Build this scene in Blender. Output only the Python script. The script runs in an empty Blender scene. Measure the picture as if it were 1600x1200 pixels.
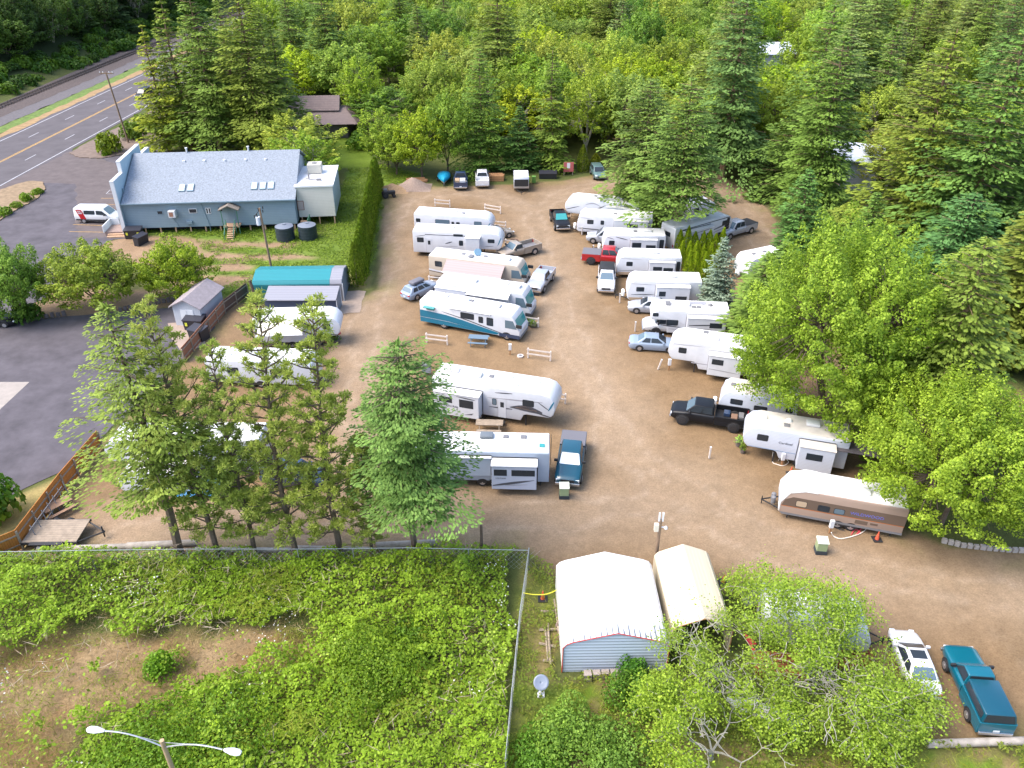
import bpy, bmesh, math, random
import numpy as np
from mathutils import Vector, Matrix, geometry

# ---------------------------------------------------------------- camera, world, sun, exposure
SC = bpy.context.scene
COL = SC.collection
FPX, TH, H = 1257.0, math.radians(32.1), 38.0
sT, cT = math.sin(TH), math.cos(TH)
cam = bpy.data.cameras.new("camera"); cam.sensor_width = 36.0; cam.lens = 36.0 * FPX / 1600.0
cam.clip_start = 0.5; cam.clip_end = 9000
co = bpy.data.objects.new("camera", cam); COL.objects.link(co)
co.location = (0, 0, H); co.rotation_euler = (math.pi / 2 - TH, 0, 0)
SC.camera = co
SUN_EL, SUN_AZ = math.radians(54), math.radians(-102)      # azimuth measured from +Y, clockwise
world = bpy.data.worlds.new("World"); SC.world = world; world.use_nodes = True
nt = world.node_tree
bg = nt.nodes["Background"]; sky = nt.nodes.new("ShaderNodeTexSky")
sky.sky_type = 'NISHITA'; sky.sun_disc = False
sky.sun_elevation = SUN_EL; sky.sun_rotation = SUN_AZ
sky.air_density = 1.0; sky.dust_density = 3.0; sky.ozone_density = 1.0
nt.links.new(sky.outputs[0], bg.inputs[0]); bg.inputs[1].default_value = 0.15
sl = bpy.data.lights.new("sun", 'SUN'); sl.energy = 1.15; sl.angle = math.radians(40); sl.color = (1.0, 0.93, 0.84)
so = bpy.data.objects.new("sun", sl); COL.objects.link(so)
sd = Vector((math.sin(SUN_AZ) * math.cos(SUN_EL), math.cos(SUN_AZ) * math.cos(SUN_EL), math.sin(SUN_EL)))
so.rotation_euler = sd.to_track_quat('Z', 'Y').to_euler(); so.location = sd * 100
SC.view_settings.view_transform = 'Standard'; SC.view_settings.look = 'None'
SC.view_settings.exposure = 1.72; SC.view_settings.gamma = 1.0
SC.cycles.max_bounces = 6; SC.cycles.diffuse_bounces = 4; SC.cycles.glossy_bounces = 2
SC.cycles.transmission_bounces = 3; SC.cycles.transparent_max_bounces = 4
SC.cycles.caustics_reflective = False; SC.cycles.caustics_refractive = False

# ---------------------------------------------------------------- where a pixel of the photo lies in the place
def G(px, py, z=0.0):
    u = (px - 800) / FPX; v = (py - 600) / FPX
    t = (H - z) / (sT + v * cT)
    return Vector((u * t, t * (cT - v * sT), z))
def G2(px, py, z=0.0):
    p = G(px, py, z); return (p.x, p.y)
def height_to(P, py):
    v = (py - 600) / FPX
    return H - P.y * (sT + v * cT) / (cT - v * sT)
def PX(x, y, z=0.0):
    f = y * cT + (H - z) * sT; d = (H - z) * cT - y * sT
    return 800 + FPX * x / f, 600 + FPX * d / f

# ---------------------------------------------------------------- noise and polygons in numpy
def vnoise(x, y, s, seed=0):
    x = np.asarray(x, float) / s; y = np.asarray(y, float) / s
    xi = np.floor(x).astype(np.int64); yi = np.floor(y).astype(np.int64)
    fx = x - xi; fy = y - yi; fx = fx * fx * (3 - 2 * fx); fy = fy * fy * (3 - 2 * fy)
    def h(a, b):
        n = (a * 374761393 + b * 668265263 + seed * 982451653) & 0xffffffff
        n = ((n ^ (n >> 13)) * 1274126177) & 0xffffffff
        return ((n ^ (n >> 16)) & 0xffff) / 65535.0
    return (h(xi, yi) * (1 - fx) + h(xi + 1, yi) * fx) * (1 - fy) + (h(xi, yi + 1) * (1 - fx) + h(xi + 1, yi + 1) * fx) * fy
def fnoise(x, y, s, seed=0, o=4):
    r = 0; a = 0.5; t = 0
    for i in range(o):
        r = r + a * vnoise(x, y, s / 2 ** i, seed + i * 7); t += a; a *= 0.55
    return r / t
def poly_sd(x, y, poly):
    """signed distance to a polygon, positive inside"""
    P = np.array([(p[0], p[1]) for p in poly], float); n = len(P)
    d = np.full(np.shape(x), 1e18); ins = np.zeros(np.shape(x), bool)
    for i in range(n):
        a = P[i]; b = P[(i + 1) % n]; e = b - a; L = max((e ** 2).sum(), 1e-9)
        t = np.clip(((x - a[0]) * e[0] + (y - a[1]) * e[1]) / L, 0, 1)
        d = np.minimum(d, (x - a[0] - t * e[0]) ** 2 + (y - a[1] - t * e[1]) ** 2)
        c = ((a[1] > y) != (b[1] > y))
        with np.errstate(divide='ignore', invalid='ignore'):
            xx = (b[0] - a[0]) * (y - a[1]) / (b[1] - a[1] if b[1] != a[1] else 1e-9) + a[0]
        ins ^= c & (x < xx)
    d = np.sqrt(d)
    return np.where(ins, d, -d)
def line_d(x, y, pts):
    d = np.full(np.shape(x), 1e18)
    for i in range(len(pts) - 1):
        a = np.array(pts[i][:2]); b = np.array(pts[i + 1][:2]); e = b - a; L = max((e ** 2).sum(), 1e-9)
        t = np.clip(((x - a[0]) * e[0] + (y - a[1]) * e[1]) / L, 0, 1)
        d = np.minimum(d, (x - a[0] - t * e[0]) ** 2 + (y - a[1] - t * e[1]) ** 2)
    return np.sqrt(d)
def PP(pts, z=0.0): return [G2(a, b, z) for a, b in pts]

# ---------------------------------------------------------------- materials
def lin(c):
    if isinstance(c, str):
        c = [int(c[i:i + 2], 16) / 255 for i in (0, 2, 4)]
        return tuple(v / 12.92 if v <= 0.04045 else ((v + 0.055) / 1.055) ** 2.4 for v in c)
    return tuple(c)
MATS = {}
def mat(name, col, rough=0.6, metal=0.0, var=0.0, scale=1.0, bump=0.0, spec=0.5, coat=0.0, stripes=None, trans=0.0):
    if name in MATS: return MATS[name]
    m = bpy.data.materials.new(name); m.use_nodes = True; MATS[name] = m
    n = m.node_tree.nodes; l = m.node_tree.links; b = n["Principled BSDF"]
    c = lin(col); b.inputs["Base Color"].default_value = (*c, 1); b.inputs["Roughness"].default_value = rough
    b.inputs["Metallic"].default_value = metal; b.inputs["Specular IOR Level"].default_value = spec
    if coat: b.inputs["Coat Weight"].default_value = coat; b.inputs["Coat Roughness"].default_value = 0.08
    if trans: b.inputs["Transmission Weight"].default_value = trans
    tc = n.new("ShaderNodeTexCoord")
    src = None
    if var:
        nz = n.new("ShaderNodeTexNoise"); nz.inputs["Scale"].default_value = scale; nz.inputs["Detail"].default_value = 6
        nz.inputs["Roughness"].default_value = 0.65
        l.new(tc.outputs["Object"], nz.inputs["Vector"])
        r = n.new("ShaderNodeMapRange"); r.inputs["From Min"].default_value = 0.3; r.inputs["From Max"].default_value = 0.7
        r.inputs["To Min"].default_value = 1 - var; r.inputs["To Max"].default_value = 1 + var * 0.6
        l.new(nz.outputs["Fac"], r.inputs["Value"])
        mx = n.new("ShaderNodeVectorMath"); mx.operation = 'SCALE'; mx.inputs[0].default_value = c
        l.new(r.outputs[0], mx.inputs["Scale"]); src = mx.outputs[0]
        l.new(src, b.inputs["Base Color"])
        if bump:
            bp = n.new("ShaderNodeBump"); bp.inputs["Strength"].default_value = bump; bp.inputs["Distance"].default_value = 0.05
            l.new(nz.outputs["Fac"], bp.inputs["Height"]); l.new(bp.outputs[0], b.inputs["Normal"])
    if stripes:      # (axis, spacing, width fraction, darkness, bump) : boards, ribs, courses
        ax, sp, wf, dk, bu = stripes
        sx = n.new("ShaderNodeSeparateXYZ"); l.new(tc.outputs["Object"], sx.inputs[0])
        m1 = n.new("ShaderNodeMath"); m1.operation = 'DIVIDE'; m1.inputs[1].default_value = sp; l.new(sx.outputs[ax], m1.inputs[0])
        m2 = n.new("ShaderNodeMath"); m2.operation = 'FRACT'; l.new(m1.outputs[0], m2.inputs[0])
        m3 = n.new("ShaderNodeMath"); m3.operation = 'LESS_THAN'; m3.inputs[1].default_value = wf; l.new(m2.outputs[0], m3.inputs[0])
        mm = n.new("ShaderNodeMix"); mm.data_type = 'RGBA'; mm.inputs[7].default_value = (*[v * dk for v in c], 1)
        mm.inputs[6].default_value = (*c, 1)
        if src: l.new(src, mm.inputs[6])
        l.new(m3.outputs[0], mm.inputs[0]); l.new(mm.outputs[2], b.inputs["Base Color"])
        if bu:
            bp = n.new("ShaderNodeBump"); bp.inputs["Strength"].default_value = bu; bp.inputs["Distance"].default_value = 0.03
            pw = n.new("ShaderNodeMath"); pw.operation = 'PINGPONG'; pw.inputs[1].default_value = 0.5; l.new(m1.outputs[0], pw.inputs[0])
            l.new(pw.outputs[0], bp.inputs["Height"]); l.new(bp.outputs[0], b.inputs["Normal"])
    return m

def leaf_mat(name, c0, c1, trans=0.35, rough=0.55):
    if name in MATS: return MATS[name]
    m = bpy.data.materials.new(name); m.use_nodes = True; MATS[name] = m
    n = m.node_tree.nodes; l = m.node_tree.links; n.remove(n["Principled BSDF"])
    at = n.new("ShaderNodeAttribute"); at.attribute_name = "tone"
    mx = n.new("ShaderNodeMix"); mx.data_type = 'RGBA'; mx.inputs[6].default_value = (*lin(c0), 1); mx.inputs[7].default_value = (*lin(c1), 1)
    l.new(at.outputs["Fac"], mx.inputs[0])
    oi = n.new("ShaderNodeObjectInfo"); mu = n.new("ShaderNodeMix"); mu.data_type = 'RGBA'; mu.blend_type = 'MULTIPLY'; mu.inputs[0].default_value = 1
    l.new(mx.outputs[2], mu.inputs[6]); l.new(oi.outputs["Color"], mu.inputs[7])
    d = n.new("ShaderNodeBsdfPrincipled"); d.inputs["Roughness"].default_value = rough; d.inputs["Specular IOR Level"].default_value = 0.25
    t = n.new("ShaderNodeBsdfTranslucent"); s = n.new("ShaderNodeMixShader"); s.inputs[0].default_value = trans
    l.new(mu.outputs[2], d.inputs["Base Color"]); l.new(mu.outputs[2], t.inputs[0])
    l.new(d.outputs[0], s.inputs[1]); l.new(t.outputs[0], s.inputs[2]); l.new(s.outputs[0], n["Material Output"].inputs[0])
    return m

# ---------------------------------------------------------------- objects
def tag(o, label=None, cat=None, group=None, kind=None):
    if label: o["label"] = label
    if cat: o["category"] = cat
    if group: o["group"] = group
    if kind: o["kind"] = kind
    return o
def empty(name, label, cat, loc=(0, 0, 0), rz=0.0, group=None):
    o = bpy.data.objects.new(name, None); COL.objects.link(o); o.empty_display_size = 0.3
    o.location = loc; o.rotation_euler = (0, 0, rz)
    return tag(o, label, cat, group)
def copy_tree(o, parent=None):
    c = o.copy(); COL.objects.link(c)
    if parent: c.parent = parent
    for ch in o.children: copy_tree(ch, c)
    return c

class MB:
    """collects shapes, links them as ONE mesh object"""
    def __init__(s): s.v = []; s.f = []; s.m = []
    def add(s, vs, fs, mi=0):
        b = len(s.v); s.v += [tuple(v) for v in vs]; s.f += [tuple(b + i for i in f) for f in fs]; s.m += [mi] * len(fs); return s
    def box(s, x0, x1, y0, y1, z0, z1, mi=0, M=None):
        vs = [Vector((x, y, z)) for z in (z0, z1) for y in (y0, y1) for x in (x0, x1)]
        if M is not None: vs = [M @ v for v in vs]
        return s.add(vs, [(0, 2, 3, 1), (4, 5, 7, 6), (0, 1, 5, 4), (2, 6, 7, 3), (0, 4, 6, 2), (1, 3, 7, 5)], mi)
    def cyl(s, a, b, r0, r1=None, n=10, mi=0, cap=True):
        a = Vector(a); b = Vector(b); r1 = r0 if r1 is None else r1
        d = (b - a).normalized(); u = d.orthogonal().normalized(); w = d.cross(u)
        vs = []
        for p, r in ((a, r0), (b, r1)):
            for i in range(n):
                t = 2 * math.pi * i / n; vs.append(p + (u * math.cos(t) + w * math.sin(t)) * r)
        fs = [(i, (i + 1) % n, n + (i + 1) % n, n + i) for i in range(n)]
        if cap: fs += [tuple(range(n - 1, -1, -1)), tuple(range(n, 2 * n))]
        return s.add(vs, fs, mi)
    def tube(s, pts, r, n=6, mi=0):
        for i in range(len(pts) - 1):
            ra = r[i] if isinstance(r, (list, tuple)) else r; rb = r[i + 1] if isinstance(r, (list, tuple)) else r
            s.cyl(pts[i], pts[i + 1], ra, rb, n, mi)
        return s
    def prism(s, poly, f, mi=0):
        """poly 2D points; f(p, k) -> 3D for k=0,1"""
        n = len(poly); vs = [f(p, 0) for p in poly] + [f(p, 1) for p in poly]
        tris = geometry.tessellate_polygon([[Vector((p[0], p[1], 0)) for p in poly]])
        fs = [tuple(t) for t in tris] + [tuple(n + i for i in reversed(t)) for t in tris] if n > 4 else [tuple(range(n)), tuple(range(2 * n - 1, n - 1, -1))]
        fs += [((i + 1) % n, i, n + i, n + (i + 1) % n) for i in range(n)]
        return s.add(vs, fs, mi)
    def xz(s, poly, y0, y1, mi=0): return s.prism(poly, lambda p, k: (p[0], (y0, y1)[k], p[1]), mi)
    def yz(s, poly, x0, x1, mi=0): return s.prism(poly, lambda p, k: ((x0, x1)[k], p[0], p[1]), mi)
    def xy(s, poly, z0, z1, mi=0): return s.prism(poly, lambda p, k: (p[0], p[1], (z0, z1)[k]), mi)
    def loft(s, secs, mi=0, closed=True):
        n = len(secs[0]); vs = [p for q in secs for p in q]; fs = []
        for k in range(len(secs) - 1):
            for i in range(n if closed else n - 1):
                j = (i + 1) % n; fs.append((k * n + i, k * n + j, (k + 1) * n + j, (k + 1) * n + i))
        if closed: fs += [tuple(range(n - 1, -1, -1)), tuple(range((len(secs) - 1) * n, len(secs) * n))]
        return s.add(vs, fs, mi)
    def dome(s, c, rx, ry, rz, mi=0, n=10, k=4):
        c = Vector(c); vs = []; fs = []
        for j in range(k):
            a = math.pi / 2 * j / k
            vs += [c + Vector((rx * math.cos(a) * math.cos(2 * math.pi * i / n), ry * math.cos(a) * math.sin(2 * math.pi * i / n), rz * math.sin(a))) for i in range(n)]
        vs.append(c + Vector((0, 0, rz)))
        for j in range(k - 1):
            fs += [(j * n + i, j * n + (i + 1) % n, (j + 1) * n + (i + 1) % n, (j + 1) * n + i) for i in range(n)]
        fs += [((k - 1) * n + i, (k - 1) * n + (i + 1) % n, k * n) for i in range(n)]
        fs.append(tuple(range(n - 1, -1, -1)))
        return s.add(vs, fs, mi)
    def panel(s, q, u0, u1, v0, v1, off=0.01, th=0.02, mi=0, rc=0.0):
        """rectangle inset on a 4-cornered face q (a,b along bottom; c,d top: order bl, br, tr, tl), proud by off"""
        bl, br, tr, tl = [Vector(p) for p in q]
        nrm = (br - bl).cross(tl - bl).normalized()
        def P(u, v): return (bl * (1 - u) + br * u) * (1 - v) + (tl * (1 - u) + tr * u) * v
        if rc:
            c = rc; du = u1 - u0; dv = v1 - v0
            uv = [(u0 + c * du, v0), (u1 - c * du, v0), (u1, v0 + c * dv), (u1, v1 - c * dv), (u1 - c * du, v1), (u0 + c * du, v1), (u0, v1 - c * dv), (u0, v0 + c * dv)]
        else: uv = [(u0, v0), (u1, v0), (u1, v1), (u0, v1)]
        n = len(uv)
        a = [P(u, v) + nrm * (off - th) for u, v in uv]; b = [P(u, v) + nrm * off for u, v in uv]
        return s.add(a + b, [tuple(range(n - 1, -1, -1)), tuple(range(n, 2 * n))] + [(i, (i + 1) % n, n + (i + 1) % n, n + i) for i in range(n)], mi)
    def build(s, name, mats, parent=None, smooth=False, bevel=0.0, seg=2, **kw):
        me = bpy.data.meshes.new(name); me.from_pydata(s.v, [], s.f)
        if not isinstance(mats, (list, tuple)): mats = [mats]
        for m in mats: me.materials.append(m)
        if len(mats) > 1: me.polygons.foreach_set("material_index", s.m)
        bm = bmesh.new(); bm.from_mesh(me); bmesh.ops.recalc_face_normals(bm, faces=bm.faces)
        if bevel:
            ed = [e for e in bm.edges if len(e.link_faces) == 2 and e.calc_face_angle(0) > 0.6]
            bmesh.ops.bevel(bm, geom=ed, offset=bevel, segments=seg, profile=0.5, affect='EDGES', clamp_overlap=True)
        bm.to_mesh(me); bm.free()
        if smooth:
            me.polygons.foreach_set("use_smooth", [True] * len(me.polygons))
            try: me.set_sharp_from_angle(angle=math.radians(40))
            except Exception: pass
        o = bpy.data.objects.new(name, me); COL.objects.link(o)
        if parent: o.parent = parent
        if kw: tag(o, kw.get("label"), kw.get("cat"), kw.get("group"), kw.get("kind"))
        return o

def np_mesh(name, V, nper, mats, tone=None, parent=None, F=None, smooth=False, tonename="tone"):
    """V: (N*nper,3) vertices of N separate n-gons"""
    me = bpy.data.meshes.new(name); nv = len(V)
    me.vertices.add(nv); me.vertices.foreach_set("co", np.asarray(V, np.float32).ravel())
    if F is None: F = np.arange(nv, dtype=np.int32)
    F = np.asarray(F, np.int32).ravel(); nf = len(F) // nper
    me.loops.add(len(F)); me.loops.foreach_set("vertex_index", F)
    me.polygons.add(nf); me.polygons.foreach_set("loop_start", np.arange(0, len(F), nper, dtype=np.int32))
    if not isinstance(mats, (list, tuple)): mats = [mats]
    for m in mats: me.materials.append(m)
    if smooth: me.polygons.foreach_set("use_smooth", np.ones(nf, bool))
    if tone is not None:
        a = me.attributes.new(tonename, 'FLOAT', 'POINT'); a.data.foreach_set("value", np.asarray(tone, np.float32).ravel())
    me.update(calc_edges=True)
    o = bpy.data.objects.new(name, me); COL.objects.link(o)
    if parent: o.parent = parent
    return o
def cards(C, D, N, L, W, rng, shape=4, tone=None):
    """leaf faces: centre C, long direction D, normal hint N, length L, width W (arrays) -> verts, tone"""
    D = D / np.maximum(np.linalg.norm(D, axis=1, keepdims=True), 1e-6)
    S = np.cross(D, N); S /= np.maximum(np.linalg.norm(S, axis=1, keepdims=True), 1e-6)
    L = np.broadcast_to(np.asarray(L, float), (len(C),))[:, None]; W = np.broadcast_to(np.asarray(W, float), (len(C),))[:, None]
    a = C - D * L * .5; b = C + S * W * .5 + D * L * .05; c = C + D * L * .5; d = C - S * W * .5 + D * L * .05
    V = np.stack([a, b, c, d], 1).reshape(-1, 3)
    t = np.repeat(tone if tone is not None else rng.random(len(C)), 4)
    return V, t

def text_mesh(name, txt, size, m, parent, loc, rot, sx=1.0, thick=0.004):
    cu = bpy.data.curves.new(name, 'FONT'); cu.body = txt; cu.size = size; cu.extrude = thick; cu.align_x = 'CENTER'; cu.align_y = 'CENTER'
    t = bpy.data.objects.new(name, cu); COL.objects.link(t)
    bpy.context.view_layer.update()
    me = bpy.data.meshes.new_from_object(t); bpy.data.objects.remove(t)
    me.materials.clear(); me.materials.append(m)
    o = bpy.data.objects.new(name, me); COL.objects.link(o); o.parent = parent
    o.location = loc; o.rotation_euler = rot; o.scale = (sx, 1, 1)
    return o
# ================================================================ THE SETTING
rngG = np.random.default_rng(5)
LOT = PP([(592, 452), (575, 460), (545, 470), (500, 482), (400, 476), (350, 470), (295, 560), (112, 738), (-20, 842), (-20, 868), (300, 868), (640, 872), (826, 860),
          (836, 868), (870, 915), (1000, 930), (1150, 925), (1200, 965), (1330, 1050), (1440, 1105), (1450, 1160), (1750, 1165), (1750, 880), (1600, 862), (1480, 852), (1400, 820),
          (1420, 740), (1360, 700), (1330, 640), (1330, 560), (1280, 480), (1240, 420), (1225, 360), (1195, 320), (1150, 288), (1105, 262), (1040, 262), (930, 272), (880, 282),
          (800, 288), (690, 292), (640, 286), (612, 290), (600, 310), (596, 340)])
LOTB = PP([(1500, 560), (1560, 590), (1760, 720), (1760, 780), (1600, 690), (1490, 600)])
SOIL = [PP([(150, 385), (205, 366), (300, 372), (330, 380), (300, 410), (230, 415), (120, 430), (100, 415)]), PP([(300, 374), (470, 378), (455, 389), (330, 388)]), PP([(290, 395), (455, 396), (500, 402), (400, 408), (300, 408)]), PP([(290, 413), (405, 412), (400, 424), (300, 424)]), PP([(270, 429), (400, 428), (395, 440), (330, 450), (255, 455)]),
        PP([(40, 500), (60, 462), (110, 440), (250, 458), (345, 455), (350, 470), (270, 478), (150, 492)])]
LAWN = PP([(200, 360), (470, 345), (530, 300), (545, 262), (620, 262), (660, 272), (640, 284), (600, 300), (575, 452), (540, 432), (420, 445), (340, 470), (250, 470), (280, 392), (205, 380)])
ROADSIDE = PP([(-40, 815), (0, 785), (112, 738), (150, 700), (112, 765), (45, 850), (-40, 880)])
MEADOW = PP([(470, 215), (570, 215), (590, 262), (480, 262)])
FIELD = PP([(-300, 872), (640, 874), (806, 868), (800, 1010), (785, 1260), (-400, 1300)])
DRY = [PP([(-60, 1035), (110, 1000), (230, 985), (330, 985), (420, 975), (520, 1000), (470, 1050), (330, 1080), (200, 1110), (120, 1140), (90, 1240), (-200, 1260)]), PP([(395, 990), (470, 985), (470, 1060), (400, 1060)])]
WEEDY = PP([(812, 872), (880, 905), (870, 1060), (1020, 1060), (1130, 1100), (1440, 1100), (1450, 1170), (1700, 1172), (1700, 1300), (780, 1300), (795, 1010)])
LANES = [PP(p) for p in ([(1700, 960), (1300, 880), (1060, 790), (960, 690), (905, 560), (860, 430), (835, 330), (760, 300), (660, 300), (615, 340), (600, 420), (570, 520), (560, 640), (600, 800)],
                         [(200, 830), (560, 830), (800, 805), (1000, 790)], [(835, 330), (900, 292), (1000, 280), (1110, 280), (1180, 340), (1200, 400)], [(905, 560), (980, 700), (1200, 840)])]
def axis(lo, hi, step, far):
    mid = list(np.arange(lo, hi + 1e-6, step)); out = []; d = step; x = hi
    while x < far: d *= 1.35; x += d; out.append(x)
    left = []; d = step; x = lo
    while x > -far: d *= 1.35; x -= d; left.append(x)
    return np.array(left[::-1] + mid + out)
RAIL0, RAIL1 = G(0, 152), G(240, 62)
rdir = (RAIL1 - RAIL0).normalized(); rnor = Vector((-rdir.y, rdir.x, 0))
def hill_z(x, y):
    d = (x - RAIL0.x) * rnor.x + (y - RAIL0.y) * rnor.y - 2
    return np.where(d > 0, 34 * (1 - np.exp(-np.maximum(d, 0) / 45)) * (0.85 + 0.3 * vnoise(x, y, 30, 3)), 0.0)
gx = axis(-78, 92, 0.45, 4500); gy = axis(14, 128, 0.45, 4500)
X, Y = np.meshgrid(gx, gy); nx, ny = len(gx), len(gy)
wob = (fnoise(X, Y, 3.0, 1) - .5) * 2.4
def msk(poly, soft=.7, w=1.0): return np.clip(poly_sd(X, Y, poly) / soft + .5 + wob * w, 0, 1)[..., None]
n1 = fnoise(X, Y, 9, 11)[..., None]; n2 = fnoise(X, Y, 2.2, 21)[..., None]; n3 = fnoise(X, Y, 28, 31, 3)[..., None]
def mixc(a, b, t): return np.array(a) * (1 - t) + np.array(b) * t
GREEN = mixc((.085, .15, .018), (.15, .20, .035), n2)
C = mixc((.06, .085, .02), (.10, .10, .035), n1)                          # woodland floor
C = C * 1.0
lm = msk(LAWN); C = C * (1 - lm) + mixc(GREEN, (.20, .17, .07), np.clip((n1 - .58) * 4, 0, 1)) * lm
mm = msk(MEADOW); C = C * (1 - mm) + mixc((.11, .17, .01), (.16, .22, .03), n2) * mm
wm = msk(WEEDY); C = C * (1 - wm) + mixc(mixc((.12, .15, .03), (.22, .155, .075), np.clip((n1 - .3) * 5, 0, 1)), (.12, .19, .02), np.clip((n2 - .56) * 6, 0, 1)) * wm
rm = msk(ROADSIDE, .6, .4)
fm = msk(FIELD); C = C * (1 - fm) + mixc((.05, .07, .015), (.09, .10, .03), n2) * fm
for d in DRY:
    dm = msk(d, 1.5); C = C * (1 - dm) + mixc((.20, .125, .055), (.30, .215, .12), np.clip((n2 - .3) * 2, 0, 1)) * dm
for d in SOIL:
    dm = msk(d, .8); C = C * (1 - dm) + mixc((.22, .145, .085), (.29, .20, .125), n2) * dm
gm = np.maximum(msk(LOT, .6, .35), msk(LOTB, .8, .5))
base = mixc((.168, .108, .057), (.205, .138, .078), n1)                    # brown worn dirt
ld = np.min([line_d(X, Y, p) for p in LANES], axis=0) + (fnoise(X, Y, 4, 41) - .5) * 3.4
lane = np.clip(1.25 - ld / 4.6, 0, 1)[..., None]
crush = mixc((.235, .168, .108), (.266, .198, .136), n2)                     # crushed rock on the lanes
gc = mixc(base, crush, lane * (.55 + .45 * n1))
rut = np.clip(1 - np.abs(np.abs(ld - .2) - .95) / .32, 0, 1)[..., None]
gc = gc * (1 - .38 * rut * lane) + np.array((.31, .24, .175)) * (.42 * rut * lane)
gc = gc * (0.94 + .28 * n3)
pale = np.clip((fnoise(X, Y, 2.5, 51)[..., None] - .64) * 6, 0, 1); gc = mixc(gc, (.36, .275, .195), pale * .28)
dark = np.clip((fnoise(X, Y, 3.3, 61)[..., None] - .62) * 5, 0, 1) * (1 - lane); gc = mixc(gc, (.125, .085, .045), dark * .4)
edge = np.clip(1.2 - poly_sd(X, Y, LOT)[..., None] / 2.2, 0, 1) * np.clip((n2 - .42) * 5, 0, 1); gc = mixc(gc, (.17, .15, .05), edge * .55)
C = C * (1 - gm) + gc * gm
far = np.clip((Y - 300) / 200, 0, 1)[..., None]; C = C * (1 - far) + mixc((.10, .15, .04), (.16, .17, .06), n3) * far
C = C * (1 - rm) + mixc((.20, .19, .05), (.33, .25, .12), n2) * rm
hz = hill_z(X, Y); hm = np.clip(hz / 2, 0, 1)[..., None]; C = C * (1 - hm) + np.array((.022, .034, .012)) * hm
Z = hz + (fnoise(X, Y, 5, 71) - .5) * .10 * fm[..., 0] + (fnoise(X, Y, .9, 81, 2) - .5) * .035 * gm[..., 0] - .03
Z = Z * np.where((np.abs(X) < 2500) & (Y < 2500), 1, 0)
V = np.stack([X, Y, Z], -1).reshape(-1, 3)
idx = np.arange(nx * ny).reshape(ny, nx)
Fq = np.stack([idx[:-1, :-1], idx[:-1, 1:], idx[1:, 1:], idx[1:, :-1]], -1).reshape(-1, 4)

def ground_mat():
    m = bpy.data.materials.new("ground"); m.use_nodes = True; n = m.node_tree.nodes; l = m.node_tree.links; b = n["Principled BSDF"]
    b.inputs["Roughness"].default_value = .95; b.inputs["Specular IOR Level"].default_value = .15
    at = n.new("ShaderNodeAttribute"); at.attribute_name = "soil"; tc = n.new("ShaderNodeTexCoord")
    prev = at.outputs["Color"]; bh = None
    for sc_, lo, hi, f0, f1 in ((9.0, .74, 1.24, .3, .7), (2.1, .90, 1.09, .3, .7), (0.45, .88, 1.10, .35, .65)):
        nz = n.new("ShaderNodeTexNoise"); nz.inputs["Scale"].default_value = sc_; nz.inputs["Detail"].default_value = 5; nz.inputs["Roughness"].default_value = .75
        l.new(tc.outputs["Object"], nz.inputs["Vector"])
        r = n.new("ShaderNodeMapRange"); r.inputs["From Min"].default_value = f0; r.inputs["From Max"].default_value = f1; r.inputs["To Min"].default_value = lo; r.inputs["To Max"].default_value = hi
        l.new(nz.outputs["Fac"], r.inputs["Value"])
        mx = n.new("ShaderNodeVectorMath"); mx.operation = 'SCALE'; l.new(prev, mx.inputs[0]); l.new(r.outputs[0], mx.inputs["Scale"]); prev = mx.outputs[0]
        if bh is None: bh = nz.outputs["Fac"]
    l.new(prev, b.inputs["Base Color"])
    bp = n.new("ShaderNodeBump"); bp.inputs["Strength"].default_value = .5; bp.inputs["Distance"].default_value = .06; l.new(bh, bp.inputs["Height"]); l.new(bp.outputs[0], b.inputs["Normal"])
    return m
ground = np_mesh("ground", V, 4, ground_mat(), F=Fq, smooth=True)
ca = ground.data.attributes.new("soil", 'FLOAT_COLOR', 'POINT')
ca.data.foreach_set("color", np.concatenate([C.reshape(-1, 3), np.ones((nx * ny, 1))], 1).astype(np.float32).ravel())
tag(ground, kind="structure")

def jitter(poly, step=.7, amp=.12, seed=0):
    out = []; r = random.Random(seed)
    for i in range(len(poly)):
        a = Vector(poly[i]); b = Vector(poly[(i + 1) % len(poly)]); n = max(1, int((b - a).length / step))
        nn = Vector((-(b - a).y, (b - a).x)).normalized()
        for k in range(n):
            p = a.lerp(b, k / n); out.append(tuple(p + nn * (r.random() - .5) * 2 * amp * (1 if k else .3)))
    return out
def sheet(name, poly, z, m, amp=.12, step=.7, kind="structure"):
    p = jitter(poly, step, amp, len(name)) if amp else poly
    tr = geometry.tessellate_polygon([[Vector((a, b, 0)) for a, b in p]])
    mb = MB(); mb.add([(a, b, z) for a, b in p], [tuple(t) for t in tr])
    o = mb.build(name, m)
    if o.data.polygons[0].normal.z < 0: o.data.flip_normals()
    if kind: tag(o, kind=kind)
    return o
M_ASPH = mat("asphalt", (.092, .083, .094), .9, var=.34, scale=.45, bump=.1, spec=.3)
M_ASPH2 = mat("worn_asphalt", (.115, .095, .094), .92, var=.22, scale=.7, bump=.1, spec=.3)
M_ROAD = mat("road_asphalt", (.098, .088, .094), .9, var=.2, scale=.35, spec=.3)
M_BALLAST = mat("ballast", (.085, .065, .06), .95, var=.45, scale=2.5, bump=.6)
M_GRAVEL = mat("grey_gravel", (.11, .10, .105), .95, var=.25, scale=2.0, bump=.4)
M_VERGE = mat("verge_grass", (.11, .17, .03), .95, var=.5, scale=1.1, bump=.4)
M_DRYV = mat("dry_verge", (.29, .19, .09), .95, var=.35, scale=1.1, bump=.4)
M_WLINE = mat("white_road_paint", (.38, .38, .40), .7, var=.4, scale=3)
M_YLINE = mat("yellow_road_paint", (.50, .29, .06), .7, var=.4, scale=3)
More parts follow.
